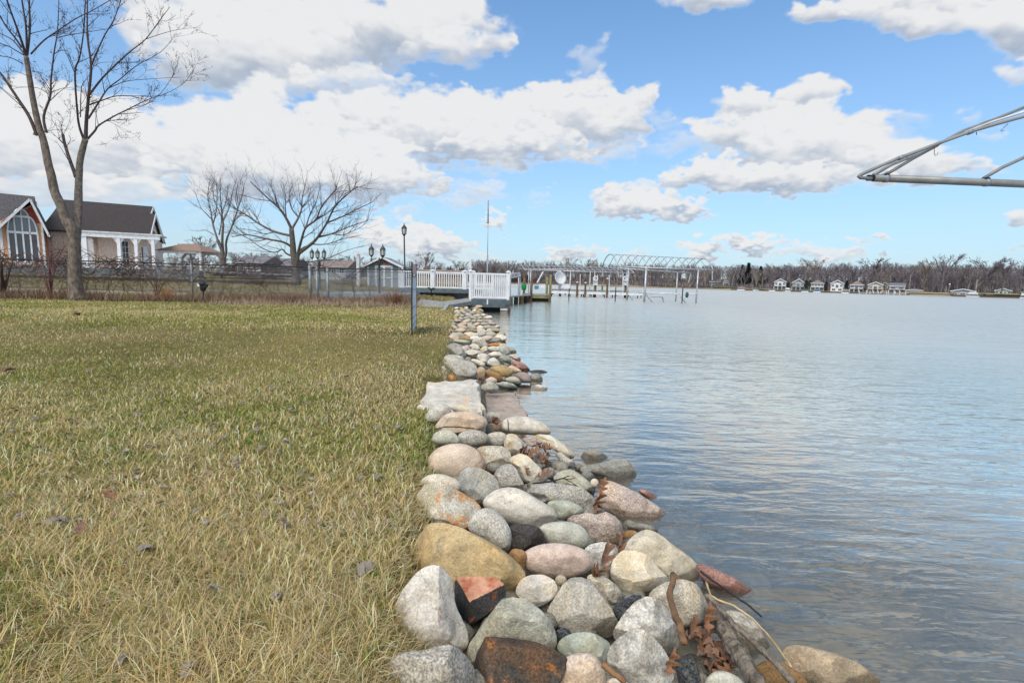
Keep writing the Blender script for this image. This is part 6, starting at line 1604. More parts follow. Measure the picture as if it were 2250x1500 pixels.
railing(deck, (rx0, y0 + .06, 0), (rx1, y0 + .06, 0), DZ, 1.06, 17)
railing(deck, (rx1, y0 + .06, 0), (rx1, y1 - .1, 0), DZ, 1.06, 22, ends=(False, True))
railing(deck, (rx0, y0 + .06, 0), (rx0, y0 + 1.5, 0), DZ, 1.06, 8, ends=(False, True))
m = MB(); pxl = float(at_y(1083, 640, 19.5)[0])
for k in range(6):
    a = pxl + (rx1 - .06 - pxl) * k / 6; m = MB(); m.span((a, y0 + .09, DZ + .14), (a + (rx1 - .06 - pxl) / 6 - .006, y0 + .115, DZ + .97)); m.build('privacy_board', WHITE, deck)

# the walkway behind with its long white railing
WZ = .70
wa = at_y(884, 634, 26.5); wb = at_y(1026, 636, 26.0)
wk = thing('walkway', 'raised grey walkway with a long white railing behind the small deck', 'walkway', (float(wa[0]), 26.3, WZ))
for i in range(30):
    a = wa[0] - .2 + (wb[0] + .8 - wa[0]) * i / 30; b_ = wa[0] - .2 + (wb[0] + .8 - wa[0]) * (i + 1) / 30 - .01
    m = MB(); m.span((a, 26.1, WZ - .04), (b_, 28.0, WZ)); m.build('plank', GREYWOOD, wk)
m = MB(); m.span((wa[0] - .2, 26.04, WZ - .2), (wb[0] + .8, 26.097, WZ + .015)); m.build('fascia', SLATEBLUE, wk)
m = MB()
for k in range(5):
    x_ = wa[0] + (wb[0] - wa[0]) * k / 4; m.span((x_ - .07, 26.2, -.3), (x_ + .07, 26.35, WZ - .2))
m.build('pile', BROWNWOOD, wk)
m = MB(); m.span((wa[0] + .3, 27.2, .15), (wb[0], 27.26, WZ - .2)); m.build('skirt_panel', WHITE2, wk)
pxs = [884, 951, 1021]
for a, b_ in zip(pxs[:-1], pxs[1:]):
    A = at_y(a, 634, 26.2); B = at_y(b_, 635, 26.2)
    railing(wk, (A[0], 26.2, 0), (B[0], 26.2, 0), WZ, .92, 13, post=.20, ends=(a == 884, True))
B2 = at_y(1100, 635, 26.2)
railing(wk, (at_y(1021, 635, 26.2)[0], 26.2, 0), (B2[0], 26.2, 0), WZ, .92, 12, post=.2, ends=(False, False))

# bird bath silhouette: black ornament by the walkway
b = at_y(947, 655, 24.5); og = thing('bird_figure', 'small black bird figure standing below the walkway', 'ornament', (b[0], 24.5, .4))
m = MB(); zb_ = float(ground_z(b[0], 24.5))
m.tube([(b[0], 24.5, zb_), (b[0] + .02, 24.5, .62), (b[0] - .05, 24.5, .74), (b[0] - .12, 24.5, .80)], [.02, .03, .05, .03], n=7); m.tube([(b[0] - .12, 24.5, .80), (b[0] - .24, 24.5, .74)], [.03, .01], n=5); m.tube([(b[0], 24.5, .68), (b[0] + .12, 24.5, .76), (b[0] + .2, 24.5, .70)], [.05, .06, .02], n=6)
m.build('body', BLACKMET, og, smooth=True)

# two slumped grey boardwalk sections on the bank
def boardwalk(corners, th, n, label, mtl=GREYWOOD):
    A, B, C_, D = [np.array(c, float) for c in corners]     # A-B near edge, D-C far edge
    t = thing('boardwalk', label, 'boardwalk', tuple(A))
    for i in range(n):
        f0, f1 = i / n, (i + 1) / n - .012
        P = [A + (D - A) * f0, B + (C_ - B) * f0, B + (C_ - B) * f1, A + (D - A) * f1]
        m = MB(); m.prism([tuple(p) for p in P], (0, 0, 0), (0, 0, -th)); fix_normals(m.build('plank', mtl, t))
    for (p, q) in ((A, B), (B, C_), (D, A)):
        m = MB(); m.bar(tuple(p + np.array([0, 0, -.07])), tuple(q + np.array([0, 0, -.07])), .04, .13); m.build('side_board', mtl, t)
    return t
boardwalk([at_y(903, 683, 14.6), at_y(981, 679, 15.2), at_y(990, 664, 17.6), at_y(925, 657, 17.6)], .04, 10, 'slumped grey plank section between the fence end and the rock bank')
boardwalk([at_y(978, 671, 15.8), at_y(1037, 661, 18.0), at_y(1026, 655, 19.2), at_y(974, 662, 17.4)], .04, 8, 'tilted grey plank section leaning up against the white deck')
m = MB(); m.bar(tuple(at_y(972, 686, 14.0)), tuple(at_y(985, 668, 14.8)), .10, .05); tag(m.build('loose_board', GREYWOOD), 'short grey board leaning at the end of the rock bank', 'board')
b = at_y(1032, 672, 18.9); m = MB(); m.span((b[0] - .08, 18.85, -.3), (b[0] + .1, 19.05, .32)); tag(m.build('piling', BROWNWOOD), 'brown stump of a piling at the left corner of the white deck', 'piling')

# thin tall mast behind the deck
b = at_y(1071, 606, 28.0); zt = float(at_y(1073, 440, 28.0)[2]); xt = float(at_y(1073, 440, 28.0)[0])
mast = thing('mast', 'very tall thin grey mast rising behind the white deck', 'mast', (b[0], 28, .3))
def mp_(z): f = (z - .3) / (zt - .3); return (b[0] + (xt - b[0]) * f, 28.0, z)
z1_, z2_ = float(at_y(1072, 560, 28)[2]), float(at_y(1073, 490, 28)[2])
for (za, zb2, r_) in ((-.3, z1_, .04), (z1_, z2_, .016), (z2_, zt, .036)):
    m = MB(); m.tube([mp_(za), mp_(zb2)], r_, n=8); m.build('pole_section', GALV, mast, smooth=True)
m = MB(); q = mp_(z2_); m.span((q[0] - .12, q[1] - .02, q[2] - .02), (q[0] + .08, q[1] + .02, q[2] + .02)); m.build('bracket', GALV, mast)

# ------------------------------------------------------------------ weathered shore boards, wooden dock, bucket
b0, b1 = at_y(1120, 655, 25.5), at_y(1163, 650, 30)
sb = thing('shore_platform', 'low weathered board platform on dark posts right of the white deck', 'platform', tuple(b0))
m = MB(); m.prism([(b0[0], b0[1], .36), (b1[0] + .1, b1[1], .36), (b1[0] + .1, b1[1] + .8, .36), (b0[0] - .3, b0[1] + 1.2, .36)], (0, 0, 0), (0, 0, .06)); fix_normals(m.build('boards', GREYWOOD, sb))
for k in range(5):
    f = k / 4; q = b0 + (b1 - b0) * f; m = MB(); m.tube([(q[0] + .05, q[1] + .1, -.3), (q[0] + .05, q[1] + .1, .36)], .12, n=7); m.build('pile', BLACKWOOD if k % 2 else BROWNWOOD, sb)
tuft('weed_tuft', 1140, 652, 28.5, 200, .55, .9, [lin(150, 92, 76), lin(120, 76, 64), lin(170, 130, 100)], 'reddish dry weed tuft behind the low board platform', 9)

Y_ = 31.0
q0, q1 = at_y(1162, 645, Y_), at_y(1211, 645, Y_)
zt = float(q0[2]) - .02; zb = float(at_y(1190, 655.5, Y_)[2])
wd = thing('wooden_dock', 'olive wooden dock with pilings beyond the white deck', 'dock', (float(q0[0]), Y_, zt))
xa, xb = float(at_y(1150, 645, Y_)[0]), float(q1[0])
for i in range(9):
    a = Y_ + i * .3; m = MB(); m.span((xa, a, zt - .04), (xb, a + .29, zt)); m.build('plank', GREYWOOD, wd)
for i in range(2):
    zz0, zz1 = zb + (zt - .04 - zb) * i / 2, zb + (zt - .04 - zb) * (i + 1) / 2
    m = MB(); m.span((xa, Y_ - .06, zz0), (xb, Y_ - .003, zz1 - .008)); m.build('side_board', DOCKWOOD, wd)
m = MB(); m.span((xa + .3, Y_ + .1, -.3), (xb - .02, Y_ + 2.5, zb)); m.build('underside', BLACKWOOD, wd)  # black block filling the space below the planks in place of shade
for pxx, top, py_ in ((1167, 608, Y_ - .12), (1201, 608, Y_ + 1.4), (1208.5, 603, Y_ - .14), (1151, 609, Y_ + 1.6)):
    x_ = float(at_y(pxx, 640, py_)[0]); z_ = float(at_y(pxx, top, py_)[2]); m = MB(); m.tube([(x_, py_, -.4), (x_ + .02, py_, z_)], [.085, .075], n=8); m.build('piling', BROWNWOOD if pxx < 1200 else DOCKWOOD, wd, smooth=True)
b = at_y(1151, 632, 30.6); bk = thing('bucket', 'bright green bucket hanging at the wooden dock', 'bucket', tuple(b))
m = MB(); m.lathe((b[0], 30.6, b[2] - .15), [(.09, 0), (.15, .02), (.17, .33), (.18, .36), (.15, .36), (.13, .08)], n=12); m.build('body', GREENPL, bk, smooth=True)
m = MB(); m.tube([(b[0] - .17, 30.6, b[2] + .18), (b[0] - .1, 30.6, b[2] + .36), (b[0] + .1, 30.6, b[2] + .36), (b[0] + .17, 30.6, b[2] + .18)], .012, n=5); m.build('handle', GALV, bk)
m = MB(); m.tube([(b[0] - .1, 30.6, 0), (b[0] + .02, 30.6, b[2] + .45)], .02, n=5); tag(m.build('stake', BROWNWOOD, origin=(b[0], 30.6, 0)), 'thin brown stake holding the green bucket', 'stake')

# ------------------------------------------------------------------ long white dock and what stands on it
Y_ = 44.0
la, lb = at_y(1208, 638, Y_), at_y(1412, 643, Y_)
ld = thing('long_dock', 'long white pier running out over the lake on thin legs', 'dock', (float(la[0]), Y_, .4))
zl = .42
for i in range(14):
    a = la[0] + (lb[0] - la[0]) * i / 14; b_ = la[0] + (lb[0] - la[0]) * (i + 1) / 14 - .02
    m = MB(); m.span((a, Y_, zl), (b_, Y_ + 1.3, zl + .06)); m.build('deck_panel', WHITE2, ld)
m = MB(); m.span((la[0], Y_ - .06, zl - .16), (lb[0], Y_ - .003, zl + .075)); m.build('side_rail', WHITE, ld)
for pxx in (1212, 1232, 1253, 1282, 1304, 1334, 1352, 1380, 1409):
    x_ = float(at_y(pxx, 645, Y_)[0])
    for dy_ in (.02, 1.25):
        m = MB(); m.tube([(x_, Y_ + dy_, -.6), (x_, Y_ + dy_, zl + .1)], .05, n=6); m.build('leg', GALV if pxx % 2 else BLACKWOOD, ld)
Y2 = 52.0
la2, lb2 = at_y(1215, 634, Y2), at_y(1410, 640, Y2)
ld2 = thing('grey_dock', 'grey wooden pier behind the long white one', 'dock', (float(la2[0]), Y2, .4))
for i in range(10):
    a = la2[0] + (lb2[0] - la2[0]) * i / 10; b_ = la2[0] + (lb2[0] - la2[0]) * (i + 1) / 10 - .02
    m = MB(); m.span((a, Y2, .50), (b_, Y2 + 1.2, .56)); m.build('deck_panel', GREYWOOD, ld2)
m = MB(); m.span((la2[0], Y2 - .06, .30), (lb2[0], Y2 - .003, .58)); m.build('side_rail', GREYWOOD, ld2)
for k in range(8):
    x_ = la2[0] + (lb2[0] - la2[0]) * k / 7.0; m = MB(); m.tube([(x_, Y2 + .1, -.6), (x_, Y2 + .1, .5)], .09, n=6); m.build('leg', BLACKWOOD, ld2)
def box_thing(name, px, py, Y, w, h, d, mtl, label, cat, lid=None):
    b = at_y(px, py, Y); t = thing(name, label, cat, tuple(b))
    m = MB(); m.span((b[0] - w / 2, Y, b[2]), (b[0] + w / 2, Y + d, b[2] + h)); m.build('body', mtl, t)
    m = MB(); m.span((b[0] - w / 2 - .02, Y - .02, b[2] + h), (b[0] + w / 2 + .02, Y + d + .02, b[2] + h + .05)); m.build('lid', lid or mtl, t)
    return t
box_thing('storage_box', 1191, 632.5, 44.2, .55, .30, .5, WHITE, 'white storage box beside the dock piling, left of two', 'box')
box_thing('storage_box', 1244, 633, 44.2, .68, .33, .5, WHITE, 'white storage box under the satellite dish', 'box')
box_thing('storage_box', 1179, 635.5, 44.2, .35, .26, .4, BLUEPL, 'blue plastic tub at the wooden dock', 'box')
box_thing('barrel_box', 1323.5, 639, 52.3, .16, .52, .2, mat('green_paint', S(96, 140, 112), S(74, 116, 92), scale=5), 'green box post on the grey pier', 'post')
for (pxx, pyt, pyb, label) in ((1313, 584 + 20, 634, 'white pole on the grey pier left of the first winch'), (1275, 602, 634, 'white pole on the grey pier beside the short pilings'), (1339, 605, 634, 'white pole on the grey pier right of the green post'), (1369, 600, 634, 'white pole by the second winch')):
    a, b_ = at_y(pxx, pyb, 51), at_y(pxx, pyt, 51); m = MB(); m.tube([(a[0], 51, -.3), (b_[0], 51, b_[2])], .045, n=6); tag(m.build('mooring_pole', WHITE, origin=(a[0], 51, 0)), label, 'pole')
for i, (pxx, pyt, label) in enumerate(((1268, 621, 'short dark piling with a pale cap on the long white pier, left one'), (1286, 622, 'short dark piling with a pale cap right of the left one'), (1334, 613, 'taller dark piling right of the green post'))):
    a = at_y(pxx, 636, 43.8); z_ = float(at_y(pxx, pyt, 43.8)[2]); t = thing('piling', label, 'piling', (a[0], 43.8, 0))
    m = MB(); m.tube([(a[0], 43.8, -.5), (a[0], 43.8, z_)], .09, n=8); m.build('post', BROWNWOOD, t); m = MB(); m.lathe((a[0], 43.8, z_), [(.12, 0), (.11, .06), (.03, .1)], n=8); m.build('cap', WHITE2, t)
# boat-lift winches with their hand wheels
for pxx, pyw, label in ((1308, 612, 'boat-lift winch with a round white wheel, left of two'), (1374, 612, 'boat-lift winch with a round white wheel, right of two')):
    a = at_y(pxx, 637, 45); w = at_y(pxx, pyw, 44.8); t = thing('winch', label, 'winch', (a[0], 45, .4))
    m = MB(); m.tube([(a[0], 45, -.5), (a[0], 45, w[2] - .1)], .10, n=8); m.build('post', BROWNWOOD, t)
    m = MB(); m.span((w[0] - .16, 44.7, w[2] - .62), (w[0] + .2, 45.0, w[2] - .12)); m.build('housing', WHITE2, t)
    m = MB(); n_ = 16
    m.tube([(w[0] + .20 * math.cos(2 * math.pi * i / n_), 44.62, w[2] + .20 * math.sin(2 * math.pi * i / n_)) for i in range(n_ + 1)], .05, n=6)
    for k in range(3): m.tube([(w[0], 44.62, w[2]), (w[0] + .20 * math.cos(2.1 * k), 44.62, w[2] + .20 * math.sin(2.1 * k))], .025, n=5)
    m.build('wheel', WHITE, t)
# satellite dish on a ring stand
c = at_y(1231, 612, 45.5); t = thing('satellite_dish', 'round pale satellite dish above the white storage box', 'dish', tuple(c))
m = MB(); prof_ = [(0.02, .0), (.3, .05), (.52, .16), (.62, .26), (.60, .28), (.5, .19), (.02, .03)]
m.lathe((0, 0, 0), prof_, n=18)
Rm_ = Matrix.Rotation(math.radians(75), 4, 'X') @ Matrix.Rotation(.0, 4, 'Z'); Rm_ = Matrix.Rotation(.5, 4, 'Z') @ Rm_
m.v = [tuple(Rm_ @ Vector(v) + Vector((c[0] - .12, 45.5, c[2]))) for v in m.v]; m.build('dish', WHITE2, t, smooth=True)
m = MB(); m.tube([(c[0] + .62 * math.cos(a), 45.9, c[2] - .1 + .95 * math.sin(a)) for a in np.linspace(-1.4, 1.4, 12)], .03, n=5); m.build('ring', ALU, t)
m = MB(); m.tube([(c[0] - .1, 45.6, .4), (c[0] - .1, 45.6, c[2])], .05, n=6); m.build('stand', ALU, t)
m = MB(); m.bar(tuple(at_y(1180, 621, 45)), tuple(at_y(1193, 597, 45)), .1, .1); tag(m.build('brace', WHITE, origin=tuple(at_y(1180, 621, 45))), 'white diagonal brace leaning by the dock piling', 'brace')

# ------------------------------------------------------------------ boat lifts with bare canopy frames
def canopy(name, label, eA, eB, zr, n_rib, legs, group='boat lift canopy frames', rad=.05, rib=.024, mtl=ALU):
    """eA, eB: the two eaves as (start, end) points; zr: ridge height above the eaves' mean"""
    eA = [np.array(p, float) for p in eA]; eB = [np.array(p, float) for p in eB]
    t = thing(name, label, 'boat lift', ((eA[0][0] + eB[0][0]) / 2, (eA[0][1] + eB[0][1]) / 2, 0), group)
    for e in (eA, eB):
        m = MB(); m.tube([tuple(e[0]), tuple(e[1])], rad, n=8); m.build('eave_rail', mtl, t, smooth=True)
    ridge = []
    for i in range(n_rib):
        f = i / (n_rib - 1); a = eA[0] + (eA[1] - eA[0]) * f; b_ = eB[0] + (eB[1] - eB[0]) * f
        P = []
        for k in range(9):
            g = k / 8; q = a + (b_ - a) * g; q = q + np.array([0, 0, zr * math.sin(math.pi * g) ** .8]); P.append(tuple(q))
        ridge.append(P[4])
        m = MB(); m.tube(P, rib * (1.7 if i in (0, n_rib - 1) else 1), n=6); m.build('rib', mtl, t, smooth=True)
    m = MB(); m.tube(ridge, rib * .8, n=5); m.build('ridge_rail', mtl, t, smooth=True)
    for (e, f, r_) in legs:
        E = eA if e == 'A' else eB; q = E[0] + (E[1] - E[0]) * f
        m = MB(); m.tube([(q[0], q[1], -.6), tuple(q)], r_, n=8); m.build('leg', mtl, t, smooth=True)
    return t
A0, A1 = at_y(1357, 586, 35), at_y(1567, 593, 35); B0, B1 = at_y(1323, 587, 38.3), at_y(1519, 600, 38.3)
lift = canopy('boat_lift', 'tall boat lift with an arched canopy frame standing farthest out in the lake', (A0, A1), (B0, B1), .95, 14, (('A', .30, .075), ('A', .845, .055), ('B', .295, .075), ('B', .846, .055)))
for (a, b_, r_) in (((1381, 641, 38.3), (1489, 645, 38.3), .06), ((1420, 645, 35), (1534, 646, 35), .05)):
    p, q = at_y(*a), at_y(*b_); m = MB(); m.tube([tuple(p), tuple(q)], r_, n=6); m.build('cradle_beam', WHITE2, lift)
for (a, b_) in (((1418, 646, 35), (1435, 664, 35)), ((1455, 652, 35.4), (1459, 661, 35.4)), ((1496, 652, 35), (1508, 664, 35)), ((1383, 650, 38.3), (1391, 660, 38.3))):
    p, q = at_y(*a), at_y(*b_); m = MB(); m.tube([tuple(p), (q[0], q[1], -.05)], .055, n=6); m.build('strut', ALU, lift)
p, q = at_y(1430, 652, 35.3), at_y(1455, 652, 35.3); m = MB(); m.tube([tuple(p), tuple(q)], .05, n=6); m.build('crossbar', WHITE2, lift)
p = at_y(1509, 648, 35); m = MB(); m.lathe((p[0], 34.95, p[2] - .2), [(.03, 0), (.11, .08), (.12, .32), (.03, .42)], n=8); m.build('bumper', mat('teal_bumper', S(58, 96, 98), S(44, 76, 78), scale=6), lift, smooth=True)
for (a, b_) in (((1357, 587, 35), (1359, 609, 35)), ((1324, 588, 38.3), (1324, 606, 38.3)), ((1518, 601, 38.3), (1513, 621, 38.3)), ((1565, 594, 35), (1565, 615, 35))):
    p, q = at_y(*a), at_y(*b_); m = MB(); m.tube([tuple(p), tuple(q)], .045, n=6); m.build('hanging_tube', ALU, lift)
A0, A1 = at_y(1152, 592.5, 46), at_y(1394, 600, 46); B0, B1 = at_y(1137, 590, 50), at_y(1350, 594, 50)
canopy('boat_lift', 'long low boat lift canopy frame over the white pier', (A0, A1), (B0, B1), .38, 21, (('A', .06, .05), ('A', .33, .06), ('A', .42, .06), ('B', .12, .05), ('A', .60, .05), ('B', .55, .05), ('A', .93, .05), ('B', .8, .05)))
A0, A1 = at_y(1120, 611, 36), at_y(1143, 607, 40); B0, B1 = at_y(1122, 601, 38), at_y(1140, 600, 42)
canopy('boat_lift', 'small slanting canopy frame right behind the white deck', (A0, A1), (B0, B1), .12, 8, (('A', .0, .05), ('A', 1, .05), ('B', 0, .05), ('B', 1, .05)))
for pxx, pyt, label in ((1352, 631, 'thin dark pole in the water left of the thick lift legs'), (1499, 631, 'thin dark pole in the water under the tall lift canopy'), (1250, 634, 'thin pole in the water before the long white pier')):
    b = at_y(pxx, 655, 34); z_ = float(at_y(pxx, pyt, 34)[2]); m = MB(); m.tube([(b[0], 34, -.5), (b[0], 34, z_)], .035, n=6); tag(m.build('pole', BLACKWOOD, origin=(b[0], 34, 0)), label, 'pole')

# ------------------------------------------------------------------ canopy frame of the near boat lift, upper right
CANG = mat('grey_canopy_tube', S(150, 152, 152), S(126, 128, 128), scale=5, rough=.45, metal=.2)
CY_ = 5.0
nl = thing('boat_lift', 'near boat lift canopy of grey bent tubes reaching in at the upper right', 'boat lift', tuple(at_y(2250, 404, CY_)))
def cp(px, py, Y=CY_): return tuple(at_y(px, py, Y))
m = MB(); m.tube([cp(1919, 391), cp(2250, 404.5), cp(2700, 424)], .0365, n=16); m.build('main_beam', CANG, nl, smooth=True)
m = MB(); m.tube([cp(1906, 391), cp(1919, 391)], .030, n=12); m.tube([cp(1902, 393.5, 4.97), cp(1914, 395, 4.97)], .010, n=8); m.build('beam_end', BLACKMET, nl, smooth=True)
P = [(1915, 393), (1902, 391.5), (1890, 390.5), (1886.5, 388), (1890, 384.5), (1930, 366.5), (1974, 347.6), (2060, 315.8), (2134, 289), (2195, 271), (2250, 256), (2330, 236), (2480, 210), (2640, 200)]
m = MB(); m.tube([cp(a, b_, 4.95 + (.25 if a > 2000 else 0) * 0) for a, b_ in P], .0165, n=10); m.build('front_bow', CANG, nl, smooth=True)
P = [(1920, 384, 5.15), (1960, 361, 5.3), (2006, 343, 5.5), (2060, 318, 5.8), (2113, 289, 6.0), (2188, 261, 6.2), (2250, 236, 6.3), (2400, 190, 6.5), (2600, 160, 6.5)]
m = MB(); m.tube([cp(*q) for q in P], .0175, n=10); m.build('rear_bow', CANG, nl, smooth=True)
P = [(2120, 291, 5.5), (2180, 268, 5.5), (2250, 246, 5.5), (2400, 208, 5.5)]
m = MB(); m.tube([cp(*q) for q in P], .0125, n=8); m.build('purlin', WHITE2, nl, smooth=True)
m = MB(); m.tube([cp(1946, 384), cp(1975, 367), cp(2006, 348.5), cp(2060, 319)], .0155, n=10); m.build('strut', CANG, nl, smooth=True)
m = MB(); m.tube([cp(2161, 392), cp(2200, 369), cp(2250, 346), cp(2420, 275)], .0165, n=10); m.build('strut', CANG, nl, smooth=True)
for a, b_, w in ((1946, 392.2, .0), (2166, 401, .0)):
    q, r_ = np.array(cp(a - 3.5, b_ - .1)), np.array(cp(a + 4.5, b_ + .2)); m = MB(); m.tube([tuple(q), tuple(r_)], .0405, n=16); m.build('collar', GALV, nl, smooth=True)
    m = MB(); q = np.array(cp(a - 4, b_ - 9)); m.box(tuple(q + np.array([.012, 0, -.004])), (.05, .06, .016)); m.build('clip', BLACKMET, nl)
for a, b_, c_, d_ in ((1974, 348.5, 1983, 344.6), (2126, 292.5, 2137, 288.4)):
    m = MB(); m.tube([cp(a, b_, 4.95), cp(c_, d_, 4.95)], .0215, n=10); m.build('collar', GALV, nl, smooth=True)
for P in ([(2053, 321), (2053, 338), (2055.5, 342), (2059, 341), (2060.5, 336)], [(2215, 272), (2204, 282), (2199, 287), (2202, 288.5), (2206, 287)], [(2145, 290), (2146, 297)], [(2059, 319), (2060, 323)], [(1992, 345), (1994, 350)], [(1942, 383), (1950, 376)]):
    m = MB(); m.tube([cp(*q, 4.97) for q in P], .0035, n=6); m.build('hook', GALV, nl, smooth=True)
# its far side and legs, outside the picture
m = MB(); q = np.array(cp(2640, 421)); m.tube([(q[0], q[1], -.9), tuple(q)], .05, n=10); m.build('leg', CANG, nl, smooth=True)
# ------------------------------------------------------------------ bare trees
def twigs(mb, P, R, rr, n, length, depth, up=.15, side=4, buds=None, jit=.17):
    """side branches along a path, each with its own finer twigs"""
    m = len(P)
    for _ in range(n):
        i = rr.randint(max(1, m // 4), m - 1); f = rr.random()
        p = Vector(P[i - 1]).lerp(Vector(P[i]), f); t = (Vector(P[i]) - Vector(P[i - 1]))
        if t.length < 1e-6: continue
        t.normalize()
        ax = Vector((rr.gauss(0, 1), rr.gauss(0, 1), rr.gauss(0, 1))); ax = ax - t * ax.dot(t)
        if ax.length < .05: continue
        ax.normalize()
        d = (t * .8 + ax * rr.uniform(.45, .95) + Vector((0, 0, up))).normalized()
        L = length * rr.uniform(.45, 1.15); r0 = max(min(R[i] * .6, .006 + L * .009), .0045)
        k = 5; Q = [p]; dd = d.copy()
        for j in range(k - 1):
            dd = (dd + Vector((rr.gauss(0, jit), rr.gauss(0, jit), rr.gauss(0, jit) + up * .6)) * .45).normalized()
            Q.append(Q[-1] + dd * (L / (k - 1)))
        RR = [r0 * (1 - .75 * j / (k - 1)) for j in range(k)]
        mb.tube([tuple(q) for q in Q], RR, n=side, cap=False)
        if buds is not None and depth <= 1:
            for _b in range(3):
                q = Q[rr.randint(1, k - 1)] + Vector((rr.gauss(0, .02), rr.gauss(0, .02), rr.gauss(0, .02))); s_ = rr.uniform(.006, .013)
                buds.add([tuple(q + Vector((-s_, 0, -s_))), tuple(q + Vector((s_, 0, -s_ * .5))), tuple(q + Vector((0, s_, s_))), tuple(q + Vector((0, -s_, s_ * .6)))], [(0, 1, 2), (0, 3, 1), (1, 3, 2), (0, 2, 3)])
        if depth > 1: twigs(mb, Q, RR, rr, max(2, int(n * .4) if n < 9 else 4), length * .5, depth - 1, up, 3, buds, jit)

def traced_tree(name, label, Y, trunk, limbs, barkm_, twigm, seed, tw, spread=.5, scale_r=1.0, buds=False, group=None, kinds=('trunk', 'crown')):
    """trunk and limbs given as (points, r0, r1) with points read off the photo; each limb gets its own depth"""
    rr = random.Random(seed); known = []
    def place(P, first):
        if not known or first: y_ = Y; sl_ = rr.uniform(-.08, .08)
        else:
            k = min(known, key=lambda q: (q[0] - P[0][0]) ** 2 + (q[1] - P[0][1]) ** 2); y_ = k[2]; sl_ = rr.uniform(-1, 1) * spread
        out = []; acc = 0
        for i, (a, b_) in enumerate(P):
            if i: acc += math.hypot(a - P[i - 1][0], b_ - P[i - 1][1]) * Y / F
            yy = y_ + sl_ * acc; known.append((a, b_, yy)); out.append(Vector(at_y(a, b_, yy)))
        # soften the corners
        o2 = []
        for i in range(len(out) - 1):
            p0 = out[max(i - 1, 0)]; p1 = out[i]; p2 = out[i + 1]; p3 = out[min(i + 2, len(out) - 1)]
            for k_ in range(4):
                u = k_ / 4; o2.append(.5 * ((2 * p1) + (p2 - p0) * u + (2 * p0 - 5 * p1 + 4 * p2 - p3) * u * u + (3 * p1 - p0 - 3 * p2 + p3) * u ** 3))
        o2.append(out[-1]); return o2
    gx = at_y(trunk[0][0][0][0], trunk[0][0][0][1], Y)
    t = thing(name, label, 'tree', tuple(gx), group)
    mt, mc, mbud = MB(), MB(), MB()
    def rads(n, r0, r1): return [scale_r * (r0 + (r1 - r0) * (i / (n - 1)) ** .8) * rr.uniform(.97, 1.04) for i in range(n)]
    for i, (P, r0, r1) in enumerate(trunk):
        q = place(P, i == 0); R_ = rads(len(q), r0, r1)
        if i == 0:
            R_[0] *= 1.55; R_[1] *= 1.22
        mt.tube(q, R_, n=12)
    for (P, r0, r1) in limbs:
        q = place(P, False); R_ = rads(len(q), r0, r1); mc.tube(q, R_, n=6, cap=False)
        Lm = sum((q[i + 1] - q[i]).length for i in range(len(q) - 1))
        twigs(mc, q, R_, rr, max(3, int(Lm * tw[0])), tw[1], tw[2], buds=mbud if buds else None)
    o = mt.build(kinds[0], barkm_, t, smooth=True)
    c = mc.build(kinds[1], twigm, t, smooth=True)
    if buds: mbud.build('buds', BUDM, t)
    return t
Z8 = lambda L: [(x / 3.124, y / 3.124) for x, y in L]
trunk = [([(169, 660), (165, 615), (164, 584), (164, 540), (158, 505), (145, 482), (134, 452), (120, 421), (113, 387)] + Z8([(330, 1120), (300, 970), (265, 860), (230, 700), (200, 520), (180, 390)]), .245, .075),
         ([(165, 535), (168, 510), (170, 489), (172, 448), (173, 400)] + Z8([(550, 1100), (585, 960)]), .17, .105)]
Z = lambda L, a, b: (Z8(L), a, b)
